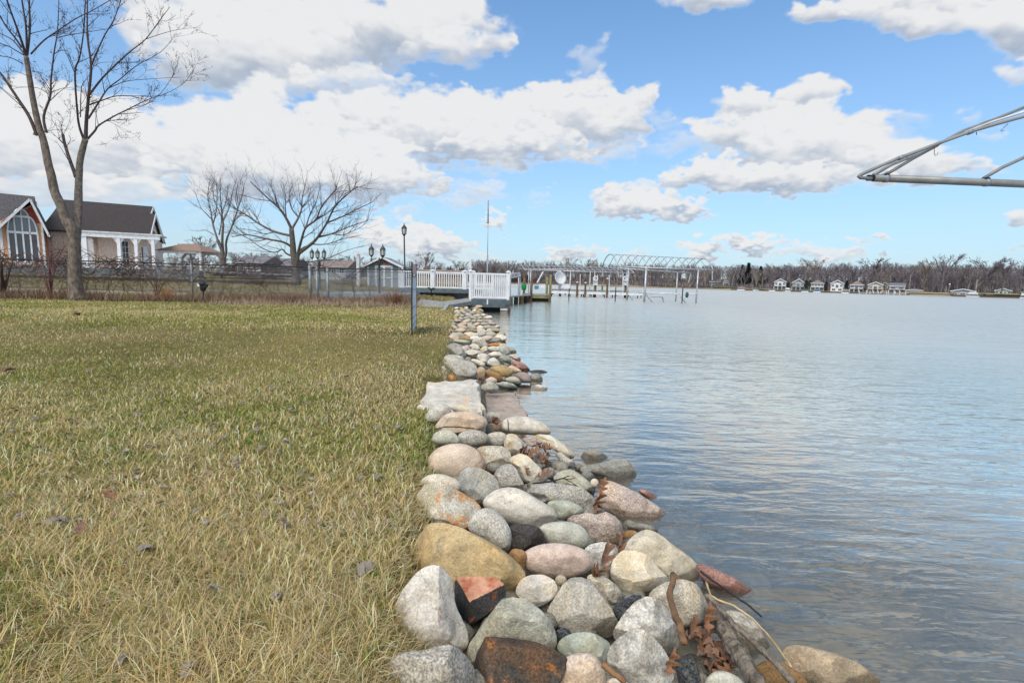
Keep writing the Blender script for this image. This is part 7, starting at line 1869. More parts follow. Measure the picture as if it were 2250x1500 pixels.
limbs = [Z([(180, 390), (150, 290), (100, 150), (50, 10), (20, -120)], .05, .018), Z([(185, 380), (205, 200), (200, 0), (205, -200)], .045, .02), Z([(185, 380), (178, 180), (150, 0), (140, -160)], .04, .018),
 Z([(212, 372), (300, 280), (400, 210), (520, 130), (640, 70), (760, 0), (860, -60)], .032, .010), Z([(255, 930), (200, 800), (130, 690), (70, 600), (0, 500), (-120, 380)], .065, .03), Z([(228, 922), (258, 930)], .02, .02),
 Z([(318, 910), (300, 800), (345, 660), (350, 550), (370, 370), (390, 250), (400, 120), (405, -30)], .05, .010), Z([(390, 260), (480, 240), (580, 225), (700, 205), (770, 195)], .018, .006),
 Z([(180, 390), (90, 280), (0, 230), (-80, 180)], .03, .012), Z([(165, 380), (130, 360), (60, 320), (0, 300), (-80, 280)], .025, .01), Z([(158, 440), (80, 400), (0, 385), (-90, 380)], .02, .01), Z([(150, 330), (110, 270), (40, 180), (0, 110), (-60, 20)], .035, .014),
 Z([(185, 520), (100, 490), (20, 500)], .012, .005), Z([(210, 495), (280, 500), (340, 540)], .012, .005), Z([(338, 650), (260, 605), (150, 600), (85, 612)], .015, .004), Z([(350, 635), (450, 602), (520, 612)], .012, .004),
 Z([(522, 1215), (480, 1100), (445, 990), (432, 925)], .075, .05), Z([(440, 990), (400, 950)], .03, .02), Z([(432, 925), (400, 890), (340, 800), (290, 760)], .008, .003), Z([(432, 925), (420, 860), (370, 760)], .008, .003), Z([(436, 925), (480, 820), (480, 740)], .008, .003),
 Z([(575, 955), (545, 870), (530, 760), (515, 500), (545, 400), (570, 250), (585, 50), (590, -100)], .05, .012), Z([(510, 495), (470, 400), (410, 270)], .02, .006),
 Z([(588, 950), (595, 800), (610, 640), (625, 450), (600, 250), (600, 0), (598, -160)], .075, .016), Z([(628, 450), (660, 370), (720, 240), (780, 140), (830, 0), (860, -90)], .035, .010),
 Z([(614, 650), (700, 540), (800, 440), (900, 350), (1000, 270), (1090, 150), (1165, 50)], .042, .008), Z([(1000, 270), (1120, 230), (1220, 205), (1340, 190)], .014, .004),
 Z([(606, 815), (680, 700), (740, 610), (830, 540), (940, 450), (1100, 360), (1200, 250)], .04, .006), Z([(750, 605), (860, 560), (1000, 545), (1150, 535), (1230, 530)], .018, .004), Z([(615, 720), (700, 690), (800, 660), (950, 660), (1100, 655), (1250, 580), (1345, 455)], .028, .004),
 Z([(600, 955), (650, 900), (680, 860), (780, 800), (880, 750), (1000, 690), (1100, 645), (1200, 500)], .05, .008), Z([(880, 755), (1000, 720), (1100, 655)], .014, .005), Z([(740, 828), (820, 870), (900, 910)], .01, .003), Z([(552, 805), (560, 600), (600, 540)], .022, .008), Z([(655, 885), (660, 780), (680, 730)], .012, .005), Z([(640, 460), (700, 430), (840, 430)], .012, .004), Z([(790, 850), (825, 950)], .006, .002)]
traced_tree('maple_tree', 'large forked bare maple with two trunks at the left end of the fence', 15.4, trunk, limbs, BARK, BARKTWIG, 5, (2.6, .8, 3), .45, .80, True)

ZT = lambda L: [(400 + x / 4.412, 380 + y / 4.412) for x, y in L]
T = lambda L, a, b: (ZT(L), a, b)
trunk = [T([(1110, 1100), (1100, 880), (1080, 780), (1075, 700), (1060, 540)], .46, .26), T([(1115, 860), (1130, 780), (1200, 720)], .26, .18)]
limbs = [T([(1060, 540), (1010, 440), (940, 340), (860, 270), (760, 180), (660, 80)], .17, .04), T([(1066, 540), (1130, 430), (1160, 340), (1165, 240), (1200, 100)], .15, .035), T([(1060, 610), (900, 570), (760, 500), (640, 420), (560, 370), (450, 310)], .17, .04),
 T([(1068, 720), (980, 670), (820, 640), (640, 600), (480, 620)], .16, .035), T([(1075, 810), (1010, 780), (970, 740), (900, 770), (780, 730), (620, 620)], .13, .03), T([(1120, 790), (1160, 640), (1200, 530), (1300, 450), (1350, 330), (1480, 170), (1500, 130)], .17, .035),
 T([(1130, 780), (1250, 690), (1310, 630), (1400, 490), (1480, 330), (1600, 210), (1700, 130)], .20, .035), T([(1310, 625), (1450, 590), (1600, 530), (1800, 460)], .11, .03), T([(1400, 485), (1560, 420), (1700, 350), (1850, 280)], .10, .03),
 T([(1125, 850), (1250, 860), (1400, 830), (1600, 750), (1780, 700)], .09, .02), T([(1010, 440), (1000, 330), (1000, 230), (980, 110)], .09, .025), T([(1130, 430), (1060, 340), (1040, 220), (1080, 90)], .09, .02), T([(860, 270), (760, 260), (640, 230), (560, 210)], .06, .02), T([(940, 340), (900, 220), (840, 90)], .07, .02),
 T([(900, 570), (800, 590), (700, 560), (560, 540)], .07, .02), T([(1200, 530), (1240, 400), (1300, 280), (1340, 120)], .08, .02), T([(1250, 690), (1400, 690), (1560, 640), (1740, 600)], .08, .02), T([(1160, 640), (1220, 600), (1300, 540), (1420, 420)], .07, .02),
 T([(1300, 450), (1420, 380), (1520, 260), (1600, 120)], .06, .02), T([(760, 500), (700, 400), (620, 300)], .06, .02), T([(820, 640), (700, 660), (560, 590), (470, 560)], .06, .02), T([(1450, 590), (1560, 600), (1740, 520), (1820, 430)], .05, .015), T([(1160, 340), (1220, 260), (1250, 140)], .05, .015)]
TB = mat('dark_branch_bark', S(118, 108, 104), S(82, 76, 74), scale=10, rough=.9)
traced_tree('spreading_tree', 'wide spreading bare tree beyond the fence, branches from near the ground', 31, trunk, limbs, BARK2, TB, 8, (3.2, 1.6, 3), .75, .56)
trunk = [T([(405, 900), (400, 850), (390, 760), (345, 650)], .32, .16), T([(402, 840), (395, 740), (390, 640), (400, 500)], .17, .12), T([(410, 850), (428, 760), (425, 690), (440, 620)], .15, .11)]
limbs = [T([(345, 650), (300, 500), (280, 380), (250, 220), (270, 80)], .13, .03), T([(310, 600), (240, 560), (205, 545)], .05, .015), T([(290, 450), (230, 390), (180, 330), (130, 200)], .08, .02), T([(400, 500), (385, 380), (370, 200), (370, 50)], .11, .025), T([(396, 470), (460, 330), (490, 180), (520, 90)], .08, .02), T([(440, 620), (490, 500), (540, 350), (590, 200), (600, 120)], .11, .025), T([(360, 600), (380, 430), (310, 260), (300, 90)], .08, .02), T([(490, 500), (560, 400), (640, 300)], .06, .015), T([(300, 500), (330, 380), (340, 220), (330, 100)], .07, .02), T([(385, 380), (430, 260), (440, 120)], .06, .02), T([(540, 350), (520, 240), (540, 110)], .05, .02)]
traced_tree('vase_shaped_tree', 'slim bare tree of several upright stems left of the spreading tree', 33, trunk, limbs, BARK2, TB, 9, (3.2, 1.4, 3), .5, .58)

# ------------------------------------------------------------------ simpler bare trees for the distance (made once, copied)
def bare_template(seed, H, spread, nl, ntw, r=.22, twr=.05, fork=.3, flat=False):
    rr = random.Random(seed); mt, mc = MB(), MB()
    top = [(0, 0, -.3), (rr.gauss(0, .1), rr.gauss(0, .1), H * fork), (rr.gauss(0, .3), rr.gauss(0, .3), H * .62), (rr.gauss(0, .5), rr.gauss(0, .5), H * .9)]
    mt.tube(top, [r * 1.3, r, r * .55, r * .15], n=6)
    for k in range(nl):
        h0 = H * rr.uniform(fork * .85, .75); a = rr.uniform(0, 6.28); L = (H - h0) * rr.uniform(.7, 1.0) + .15 * H; sp = spread * rr.uniform(.5, 1)
        P = []
        for i in range(5):
            f = i / 4; P.append((math.cos(a) * sp * H * .5 * f ** .8 + rr.gauss(0, .12), math.sin(a) * sp * H * .5 * f ** .8 + rr.gauss(0, .12), min(h0 + L * (.75 * f + .1 * f * f), H)))
        rl = r * .42
        mc.tube(P, [rl * (1 - .8 * i / 4) for i in range(5)], n=4, cap=False)
        for j in range(ntw):
            i = rr.randint(1, 4); q = Vector(P[i]).lerp(Vector(P[i - 1]), rr.random()); d = Vector((math.cos(a), math.sin(a), .9)) + Vector((rr.gauss(0, .8), rr.gauss(0, .8), rr.gauss(0, .5))); d.normalize()
            l_ = H * rr.uniform(.07, .17); q2 = q + d * l_ * .5 + Vector((rr.gauss(0, .1), rr.gauss(0, .1), .1)); q3 = q2 + (d + Vector((rr.gauss(0, .4), rr.gauss(0, .4), .3))).normalized() * l_ * .5
            if flat:
                for (u, w_) in ((q, q3), (q2, q2 + (d + Vector((rr.gauss(0, .7), rr.gauss(0, .7), .2))).normalized() * l_ * .5)):
                    o_ = Vector((rr.gauss(0, 1), rr.gauss(0, 1), .2)).normalized() * twr; mc.add([tuple(u - o_), tuple(u + o_), tuple(w_ + o_ * .3), tuple(w_ - o_ * .3)], [(0, 1, 2, 3)])
                continue
            mc.tube([tuple(q), tuple(q2), tuple(q3)], [twr, twr * .7, twr * .35], n=3, cap=False)
            q4 = q2 + (d + Vector((rr.gauss(0, .7), rr.gauss(0, .7), .2))).normalized() * l_ * .45
            mc.tube([tuple(q2), tuple(q4)], [twr * .7, twr * .35], n=3, cap=False)
    return mt, mc
def mesh_of(mb, name, mtl):
    me = bpy.data.meshes.new(name); me.from_pydata(mb.v, [], mb.f); me.materials.append(mtl); me.update(); return me
FB1 = mat('bare_wood_purple', S(122, 114, 118), S(94, 88, 92), scale=.4, rough=.95)
FB2 = mat('bare_wood_tan', S(140, 126, 112), S(106, 94, 86), scale=.4, rough=.95)
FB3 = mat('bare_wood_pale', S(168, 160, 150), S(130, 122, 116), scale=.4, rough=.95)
TPL = []
for sd, H, sp, nl, nt in ((1, 14, .75, 12, 16), (2, 15, .6, 11, 16), (3, 13, .9, 13, 16), (4, 16, .7, 12, 16)):
    a, b_ = bare_template(sd, H, sp, nl, nt, .26, .085); TPL.append((a, b_, H))
def far_tree(px, py_base, d, H, ti, mtl, label, group=None, name='bare_tree', wide=1.0):
    P = at_y(px, py_base, d); a, b_, H0 = TPL[ti]; s_ = H / H0
    t = thing(name, label, 'tree', (P[0], d, P[2]), group)
    for nm, mb in (('trunk', a), ('crown', b_)):
        o = bpy.data.objects.new(nm, mesh_of(mb, nm, mtl)); COL.objects.link(o); o.parent = t
    t.scale = (s_ * wide, s_ * wide, s_); t.rotation_euler = (0, 0, px * 1.7)
    return t

# far shore: a line of points (photo x, distance)
FS = [(-500, 330), (300, 370), (900, 360), (1240, 335), (1560, 300), (1700, 262), (1850, 236), (2000, 214), (2250, 182), (2700, 140), (3200, 100)]
def fs_d(px): return float(np.interp(px, [p[0] for p in FS], [p[1] for p in FS]))
def fs_pt(px, back=0.0, z=0.0):
    d = fs_d(px) + back; x_ = (px - CX) / F * d; return (x_, d, z)
pxs = np.linspace(-500, 3200, 150); backs = [0, 1.0, 6, 22, 45, 90, 200, 420]; zs = [-.4, .55, 1.0, 1.6, 3.6, 7.5, 10, 10]
v = np.array([[fs_pt(p, b_, z_ + (.5 * math.sin(p * .02) if 5 < b_ < 100 else 0)) for p in pxs] for b_, z_ in zip(backs, zs)]).reshape(-1, 3)
n_ = len(pxs); i_ = (np.arange(len(backs) - 1)[:, None] * n_ + np.arange(n_ - 1)[None, :]).ravel()
shore_m = mat('far_shore_ground', S(150, 138, 112), S(120, 112, 92), scale=.08, rough=.95)
fsg = np_mesh('far_shore', v, np.stack([i_, i_ + 1, i_ + n_ + 1, i_ + n_], -1), np.zeros((0, 3), int), shore_m, smooth=True); tag(fsg, 'brown wooded far shore across the lake', kind='structure')
# green strips of lawn on it
def strip(px0, px1, b0, b1, col, nm, label):
    P = np.linspace(px0, px1, 14); z0, z1 = np.interp(b0, backs, zs), np.interp(b1, backs, zs)
    v = np.array([fs_pt(p, b0, z0 + .62) for p in P] + [fs_pt(p, b1, z1 + .62) for p in P]); k = len(P)
    i = np.arange(k - 1); o = np_mesh(nm, v, np.stack([i, i + 1, i + k + 1, i + k], -1), np.zeros((0, 3), int), col); tag(o, label, kind='structure')
LAWNG = mat('far_lawn', S(146, 148, 102), S(126, 128, 88), scale=.2, rough=.95)
strip(1560, 1612, 3, 14, LAWNG, 'lawn_strip', 'green lawn before the leftmost far house')
strip(2140, 2330, 2, 14, LAWNG, 'lawn_strip', 'green lawn before the right far cottage')
strip(1990, 2085, 1.2, 4, mat('beach_sand', S(196, 178, 152), S(176, 158, 134), scale=.3, rough=.95), 'beach', 'pale sandy strip of the far shore')
# sea wall of brown timber along the water
for (a, b_, label) in ((1600, 1712, 'brown timber sea wall of the far shore left of the white houses'), (1715, 1840, 'brown timber sea wall before the white houses'), (1842, 1990, 'brown timber sea wall before the right houses'), (2080, 2260, 'brown bank edge before the right far cottage')):
    m = MB(); P = np.linspace(a, b_, 8)
    for p, q in zip(P[:-1], P[1:]): m.bar(fs_pt(p, -.2, .35), fs_pt(q, -.2, .35), .3, .75)
    tag(m.build('sea_wall', BROWNWOOD), label, 'sea wall')

# the wood: one mass of bare trees, 900 of them in rows behind the shore
V, Q, off = [], [], 0
rf_ = np.random.default_rng(12); C_ = []
tp = [(np.array(a.v + b_.v), np.array([f for f in a.f + b_.f if len(f) == 4]) if False else None, a, b_, H) for a, b_, H in TPL]
tpl2 = []
for sd, H, sp in ((11, 13, .7), (12, 14, .55), (13, 12.5, .85), (14, 14.5, .65)):
    a, b_ = bare_template(sd, H, sp, 9, 16, .24, .075, flat=True); vs_ = np.array(a.v + b_.v); k = len(a.v)
    fq = [f for f in a.f if len(f) == 4] + [tuple(i + k for i in f) for f in b_.f if len(f) == 4]; tpl2.append((vs_, np.array(fq), H))
cols_ = [lin(132, 124, 130), lin(144, 134, 134), lin(118, 112, 120), lin(150, 140, 134), lin(136, 126, 130)]  # greyed and lightened: the haze of distance is put into these tones
for k in range(1150):
    px_ = rf_.uniform(1030, 2420) if k < 1000 else rf_.uniform(-150, 1030); back = rf_.uniform(16, 75) if px_ > 1690 else rf_.uniform(5, 60)
    P = fs_pt(px_, back, 0); gz = np.interp(back, backs, zs) - .3
    vs_, fq, H = tpl2[rf_.integers(0, 4)]
    s_ = rf_.uniform(.68, .95) * (.95 if px_ > 2030 else 1.0) * (.62 + .38 * P[1] / 330)
    a = rf_.uniform(0, 6.28); ca, sa = math.cos(a), math.sin(a)
    w = vs_ * s_; w = np.stack([w[:, 0] * ca - w[:, 1] * sa + P[0], w[:, 0] * sa + w[:, 1] * ca + P[1], w[:, 2] + gz], -1)
    V.append(w); Q.append(fq + off); off += len(w)
    C_.append(np.repeat(cols_[rf_.integers(0, 5)][None] * rf_.uniform(.8, 1.1), len(w), 0))
woodm = blade_mat('bare_wood', .0, .95)
wood = np_mesh('woods', np.concatenate(V), np.concatenate(Q), np.zeros((0, 3), int), woodm, np.concatenate(C_)); tag(wood, 'mass of bare brown woodland along the far shore', kind='stuff')
# undergrowth that closes the view between the trunks
n = 26000
px_ = rng.uniform(1000, 2450, n); back = rng.uniform(4, 60, n) + np.where(px_ > 1690, 14, 0)
d = np.interp(px_, [p[0] for p in FS], [p[1] for p in FS]) + back; x = (px_ - CX) / F * d
z = np.interp(back, backs, zs)
c = np.array(cols_)[rng.integers(0, 5, n)] * rng.uniform(.7, 1.1, n)[:, None]
tag(blades('undergrowth', x, d, rng.uniform(1.2, 4.6, n), rng.uniform(.25, .6, n), rng.uniform(0, 6.28, n), np.abs(rng.normal(.25, .2, n)), rng.uniform(0, .6, n), c, 2, woodm, z=z - .2), 'brown undergrowth among the far trees', kind='stuff')

# single trees that stand out of it
for (px_, base, d, H, ti, mtl, label, w) in (
    (1783, 632, 285, 16.0, 0, FB2, 'rounded tan bare tree behind the white gabled houses', 1.3), (1915, 640, 250, 15.2, 2, FB1, 'broad dark bare tree behind the grey-roofed houses', 1.25), (1962, 640, 252, 13.5, 3, FB1, 'dark bare tree right of the broad dark one', 1.0),
    (2067, 648, 214, 16.6, 3, FB1, 'tallest bare tree of the far shore, wide crown against the sky', 1.15), (2030, 645, 225, 14.0, 1, FB2, 'bare tree left of the tallest one', 1.0), (2110, 648, 222, 13.2, 1, FB1, 'bare tree close right of the tallest one', .9),
    (2163, 650, 202, 14.2, 2, FB1, 'round-crowned bare tree above the boat houses', 1.25), (2200, 651, 198, 13.4, 1, FB1, 'bare tree above the right far cottage', 1.0), (2240, 652, 192, 13.6, 3, FB1, 'bare tree at the right edge of the far shore', 1.0),
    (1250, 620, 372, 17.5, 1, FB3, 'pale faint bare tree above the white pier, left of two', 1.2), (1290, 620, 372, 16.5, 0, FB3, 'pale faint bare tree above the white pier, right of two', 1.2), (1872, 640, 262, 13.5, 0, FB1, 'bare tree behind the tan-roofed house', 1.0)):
    far_tree(px_, base, d, H, ti, mtl, label, 'bare trees standing out of the far wood', wide=w)
# pale leaning forked trunk beside the boat house
t = thing('forked_tree', 'pale leaning forked trunk beside the far boat house', 'tree', fs_pt(2142, 8, .8), 'bare trees standing out of the far wood')
def fp(px, py, bk=8): return tuple(at_y(px, py, fs_d(2142) + bk))
m = MB(); m.tube([fp(2142, 646), fp(2145, 631), fp(2146, 622), fp(2148, 612)], [.34, .28, .22, .14], n=6); m.tube([fp(2145, 631), fp(2154, 624), fp(2161, 617)], [.24, .16, .1], n=6); m.tube([fp(2147, 620), fp(2153, 613), fp(2160, 604)], [.15, .1, .05], n=5); m.tube([fp(2148, 612), fp(2145, 607)], [.1, .05], n=5); m.build('trunk', FB3, t, smooth=True)

# evergreens
def conifer(px, base, d, H, W, label, col, seed, columnar=False, group='evergreens of the far shore'):
    g = np.random.default_rng(seed); P = at_y(px, base, d)
    t = thing('evergreen_tree', label, 'tree', (P[0], d, P[2]), group)
    m = MB(); m.tube([(P[0], d, P[2] - .5), (P[0], d, P[2] + H * .9)], [.2, .04], n=6); m.build('trunk', FARBARK, t)
    n = 900; h = g.uniform(.06 if columnar else .16, 1, n); a = g.uniform(0, 6.28, n)
    prof_ = (np.minimum(1, (1 - h) * 4) if columnar else (1 - h) ** .75 * (1 + .25 * np.sin(h * 22)))
    r = W * .5 * prof_ * np.sqrt(g.uniform(.2, 1, n))
    x_, y_, z_ = P[0] + np.cos(a) * r, d + np.sin(a) * r, P[2] + h * H
    c = np.array(col)[None] * g.uniform(.6, 1.25, n)[:, None]
    o = blades('crown', x_, y_, g.uniform(.5, 1.0, n) * H * .10, np.full(n, H * .045), a, g.uniform(.7, 1.5, n), g.uniform(.1, .6, n), c, 2, woodm, z=z_)
    for v_ in ((0, 0, 0),): pass
    o.data.transform(Matrix.Translation((-P[0], -d, -P[2]))); o.parent = t
    return t
G1, G2 = lin(72, 92, 82), lin(66, 100, 74)
for (px_, base, d, H, W, label, col, colm) in (
    (1641, 634, 296, 15.2, 6.0, 'dark pine, right one of the pair left of the white houses', G1, False), (1628, 634, 298, 14.2, 5.5, 'dark pine, left one of the pair left of the white houses', G1, False), (1668, 634, 294, 13.0, 5.5, 'dark spruce between the pine pair and the white houses', G1, False),
    (1686, 634, 300, 12.0, 5, 'slim dark pine behind the leftmost white house', G1, False), (1706, 634, 304, 12.4, 6, 'blue-green pine just above the leftmost white house', G1, False),
    (1672, 636.5, 268, 2.6, 4.0, 'low bright green bush left of the white houses', lin(108, 138, 84), True), (1731, 638.5, 258, 4.2, 1.7, 'narrow cypress between the first two white houses', G2, True), (1770, 639, 252, 5.4, 2.2, 'tall dark green cypress right of the second white house', G2, True), (1779, 628, 262, 3.0, 1.8, 'small green shrub before the tall cypress', G2, True),
    (1814, 640, 246, 4.9, 1.8, 'dark green cypress left of the fourth white house', G2, True), (1859, 642, 240, 5.6, 1.5, 'thin black-green cypress right of the fourth white house', lin(54, 70, 60), True), (2252, 655, 186, 4, 2.2, 'dark green shrub at the right edge of the far shore', G2, True), (1899, 643, 235, 2.0, 2.6, 'low dark hedge between two far houses', lin(56, 78, 66), True)):
    conifer(px_, base, d, H, W, label, col, int(px_), colm)

# ------------------------------------------------------------------ houses of the far shore
FWHITE = mat('far_white_siding', S(232, 234, 236), S(216, 220, 224), scale=.8, rough=.7)
FCREAM = mat('far_cream_siding', S(214, 208, 190), S(198, 192, 174), scale=.8, rough=.7)
FGREY = mat('far_grey_siding', S(176, 182, 186), S(156, 162, 168), scale=.8, rough=.7)
FROOF = mat('far_grey_roof', S(124, 122, 126), S(100, 98, 104), scale=1.2, rough=.9)
FBROWN = mat('far_brown_roof', S(142, 128, 122), S(118, 106, 102), scale=1.2, rough=.9)
FDECK = mat('far_deck_grey', S(132, 134, 138), S(108, 110, 116), scale=1.2, rough=.8)
def far_house(px, py_b, wpx, hpx, rpx, label, wall=FWHITE, roof=FROOF, style='gable', rows=((.66, 3), (.18, 3)), deck=True, back=7, depth=8):
    d = fs_d(px) + back; k = d / F; P = at_y(px, py_b, d)
    W, H, R_ = wpx * k, hpx * k, rpx * k
    az = math.atan2(P[0], d)
    t = thing('lake_house', label, 'house', tuple(P), 'houses along the far shore', rz=-az)
    def B(m, name, mtl, par=t): return m.build(name, mtl, par, local=True)
    w2 = W / 2
    m = MB(); m.span((-w2, 0, -1.2), (w2, depth, H)); B(m, 'wall', wall)
    ov = .07 * W
    if style == 'gable':
        m = MB(); m.prism([(-w2, .02, H + .002), (w2, .02, H + .002), (0, .02, H + R_ * .92)], (0, 0, 0), (0, depth - .1, 0)); B(m, 'gable', wall)
        for s_ in (-1, 1):
            m = MB(); z_e = H - R_ * ov / w2
            m.prism([(s_ * (w2 + ov), -.5, z_e), (0, -.5, H + R_), (0, -.5, H + R_ + .22), (s_ * (w2 + ov), -.5, z_e + .22)], (0, 0, 0), (0, depth + .8, 0)); fix_normals(B(m, 'roof', roof))
            m = MB(); m.bar((s_ * (w2 + ov), -.56, z_e + .05), (0, -.56, H + R_ + .05), .1, .34); B(m, 'fascia_board', FWHITE)
        m = MB(); m.span((-w2 * .18, -.06, H + R_ * .30), (w2 * .18, .018, H + R_ * .55)); B(m, 'gable_vent', FDECK)
    elif style == 'hip':
        m = MB(); a = w2 + ov; rl = w2 * .12
        m.add([(-a, -.6, H), (a, -.6, H), (a, depth + .5, H), (-a, depth + .5, H), (-rl, depth * .45, H + R_), (rl, depth * .45, H + R_)], [(0, 1, 5, 4), (1, 2, 5), (2, 3, 4, 5), (3, 0, 4), (3, 2, 1, 0)]); B(m, 'roof', roof)
        m = MB(); m.span((-a - .02, -.68, H - .22), (a + .02, -.58, H + .04)); B(m, 'fascia_board', FWHITE)
    else:   # side: ridge along the front
        m = MB(); a = w2 + ov * .6
        m.prism([(-a, -.6, H - .2), (-a, depth / 2, H + R_), (-a, depth + .6, H - .2)], (0, 0, 0), (2 * a, 0, 0)); fix_normals(B(m, 'roof', roof))
        m = MB(); m.span((-a, -.7, H - .34), (a, -.59, H - .1)); B(m, 'fascia_board', FWHITE)
    for (fz, nw) in rows:
        for i in range(nw):
            cx_ = -w2 + W * (i + .5) / nw; ww = W / nw * (.52 if i != nw // 2 or nw % 2 == 0 else .62); hh = H * (.22 if len(rows) > 1 else .42)
            z0_ = H * fz - (.12 * H if (i == nw // 2 and len(rows) > 1 and nw % 2) else 0)
            m = MB(); m.span((cx_ - ww / 2 - .09, -.05, z0_ - .09), (cx_ + ww / 2 + .09, .018, H * fz + hh + .09)); o = B(m, 'window', FWHITE)
            for s_ in (-1, 1):
                g = MB(); xa, xb = sorted((cx_ + s_ * .05, cx_ + s_ * ww / 2)); g.span((xa, -.075, z0_), (xb, -.052, H * fz + hh)); B(g, 'pane', DARKGLASS, o)
    if deck:
        zd = H * .46
        m = MB(); m.span((-w2 - .3, -2.0, zd - .18), (w2 + .3, -.06, zd)); B(m, 'balcony', FDECK)
        m = MB(); m.span((-w2 - .3, -2.0, zd + .85), (w2 + .3, -1.94, zd + .95))
        for i in range(15): x_ = -w2 - .25 + (W + .5) * i / 14; m.span((x_ - .035, -1.99, zd), (x_ + .035, -1.95, zd + .86))
        B(m, 'railing', FDECK)
        for s_ in (-1, -.33, .33, 1):
            m = MB(); m.span((s_ * (w2 + .15) - .1, -1.95, -1.2), (s_ * (w2 + .15) + .1, -1.75, zd - .18)); B(m, 'post', FWHITE)
    return t
far_house(1570, 628, 22, 9, 5, 'low grey house on a green lawn, leftmost of the far houses', FGREY, FROOF, 'side', ((.2, 4),), False, 14)
far_house(1595, 628.5, 12, 9, 3, 'small white shed-like house right of the low grey one', FWHITE, FROOF, 'gable', ((.3, 1),), False, 16)
far_house(1713, 636.5, 22, 17, 6.5, 'white gabled house with dark gable, first of the white row', FWHITE, FROOF)
far_house(1753, 637.5, 22, 16.5, 7.5, 'grey-white gabled house between two cypresses', FGREY, FROOF)
far_house(1795, 638.5, 23, 16, 7, 'white house under a brown hipped roof', FWHITE, FBROWN, 'hip', ((.66, 4), (.15, 3)))
far_house(1838, 640.5, 23, 17.5, 7, 'white gabled house right of the brown hipped roof', FWHITE, FROOF, 'gable', ((.62, 3), (.14, 2)), False)
far_house(1881, 641.5, 23, 15.5, 8.5, 'glassy white house with a tan-grey hipped roof', FWHITE, FBROWN, 'hip', ((.62, 3), (.1, 3)))
far_house(1922, 643, 25, 17, 6, 'cream house with a white-edged gable and blue balcony', FCREAM, FROOF, 'gable', ((.6, 3), (.15, 3)))
far_house(1943, 640, 11, 15, 4, 'narrow white house behind the cream one', FWHITE, FROOF, 'gable', ((.6, 1),), False, 22)
far_house(1970, 643, 27, 15, 6.5, 'white house with big dark doors and a grey roof', FWHITE, FROOF, 'side', ((.56, 2), (.08, 2)))
far_house(2008, 644, 27, 6.5, 4.2, 'long low cottage with a row of windows and a grey roof', FCREAM, FROOF, 'hip', ((.35, 6),), False, 7, 6)
far_house(2115, 648, 38, 8, 4.5, 'low boat house with dark front left of the pale leaning trunk', FGREY, FROOF, 'gable', ((.12, 3),), False, 5)
far_house(2203, 648, 25, 9, 4.5, 'white cottage with a gabled sun room on a lawn', FWHITE, FROOF, 'gable', ((.35, 4),), False, 12)
far_house(2256, 652, 17, 9, 4, 'white house cut by the right edge', FWHITE, FROOF, 'gable', ((.35, 2),), False, 8)

# small things along the far water
def pontoon(px, L, label, canopy_=None):
    P = fs_pt(px, -3.5, 0); az = math.atan2(P[0], P[1]); t = thing('pontoon_boat', label, 'boat', P, 'boats along the far shore', rz=-az)
    m = MB()
    L *= .68
    for s_ in (-.8, .8): m.tube([(-L / 2, s_, .15), (L / 2 - .4, s_, .15), (L / 2, s_, .3)], [.3, .3, .08], n=8)
    m.build('hull', ALU, t, local=True)
    m = MB(); m.span((-L / 2, -1.1, .45), (L / 2 - .2, 1.1, .55)); m.span((-L / 2 + .1, -1.1, .55), (L / 2 - .4, -1.0, 1.15)); m.span((-L / 2 + .1, 1.0, .55), (L / 2 - .4, 1.1, 1.15)); m.build('deck', FDECK, t, local=True)
    if canopy_:
        m = MB(); m.span((-L * .4, -1.15, 1.2), (L * .35, 1.15, 1.7))
        m.span((-L * .3, -1.0, 1.7), (L * .2, 1.0, 1.95))
        m.build('cover', canopy_, t, local=True)
    return t
pontoon(1724, 4.2, 'white covered boat before the first white house', WHITE)
pontoon(1762, 5.0, 'dark green covered boat before the second white house', mat('dark_green_cover', S(60, 84, 80), S(46, 66, 64), scale=3))
pontoon(1788, 5.0, 'blue covered boat before the brown hipped roof', mat('blue_cover', S(96, 132, 168), S(78, 112, 150), scale=3))
pontoon(1622, 6.5, 'grey covered boat on the lawn shore left of the white row', mat('grey_cover', S(160, 156, 154), S(136, 132, 130), scale=3))
pontoon(1655, 5.0, 'low grey boat without cover left of the green bush')
pontoon(1690, 5.0, 'pale grey boat without cover at the first white house')
pontoon(1850, 4.5, 'tan covered boat right of the fourth white house', mat('tan_cover', S(176, 168, 150), S(150, 142, 126), scale=3))
pontoon(2128, 6.0, 'white boat lying before the far boat house', WHITE)
pontoon(2240, 3.4, 'small white boat at the right end of the far shore', WHITE)
for px_, h, label in ((1644, 6.8, 'bare wooden utility pole between the pines'), (2067, 4.2, 'short leaning wooden pole on the sandy strip'), (1987, 9.2, 'pale wooden pole right of the house with dark doors')):
    P = fs_pt(px_, 6, .6); m = MB(); m.tube([(P[0], P[1], 0), (P[0] + .1, P[1], h)], .14, n=6); tag(m.build('utility_pole', FB3, origin=P), label, 'pole')
P = fs_pt(2073, 6, .6); t = thing('street_lamp', 'pole with a bright white lamp globe on the sandy strip', 'lamp', P)
m = MB(); m.tube([(P[0], P[1], 0), (P[0] + .2, P[1], 4.9)], .1, n=6); m.build('pole', GALV, t); m = MB(); m.lathe((P[0] + .2, P[1], 4.8), [(.1, 0), (.34, .2), (.34, .4), (.1, .62)], n=10); m.build('globe', WHITE, t)
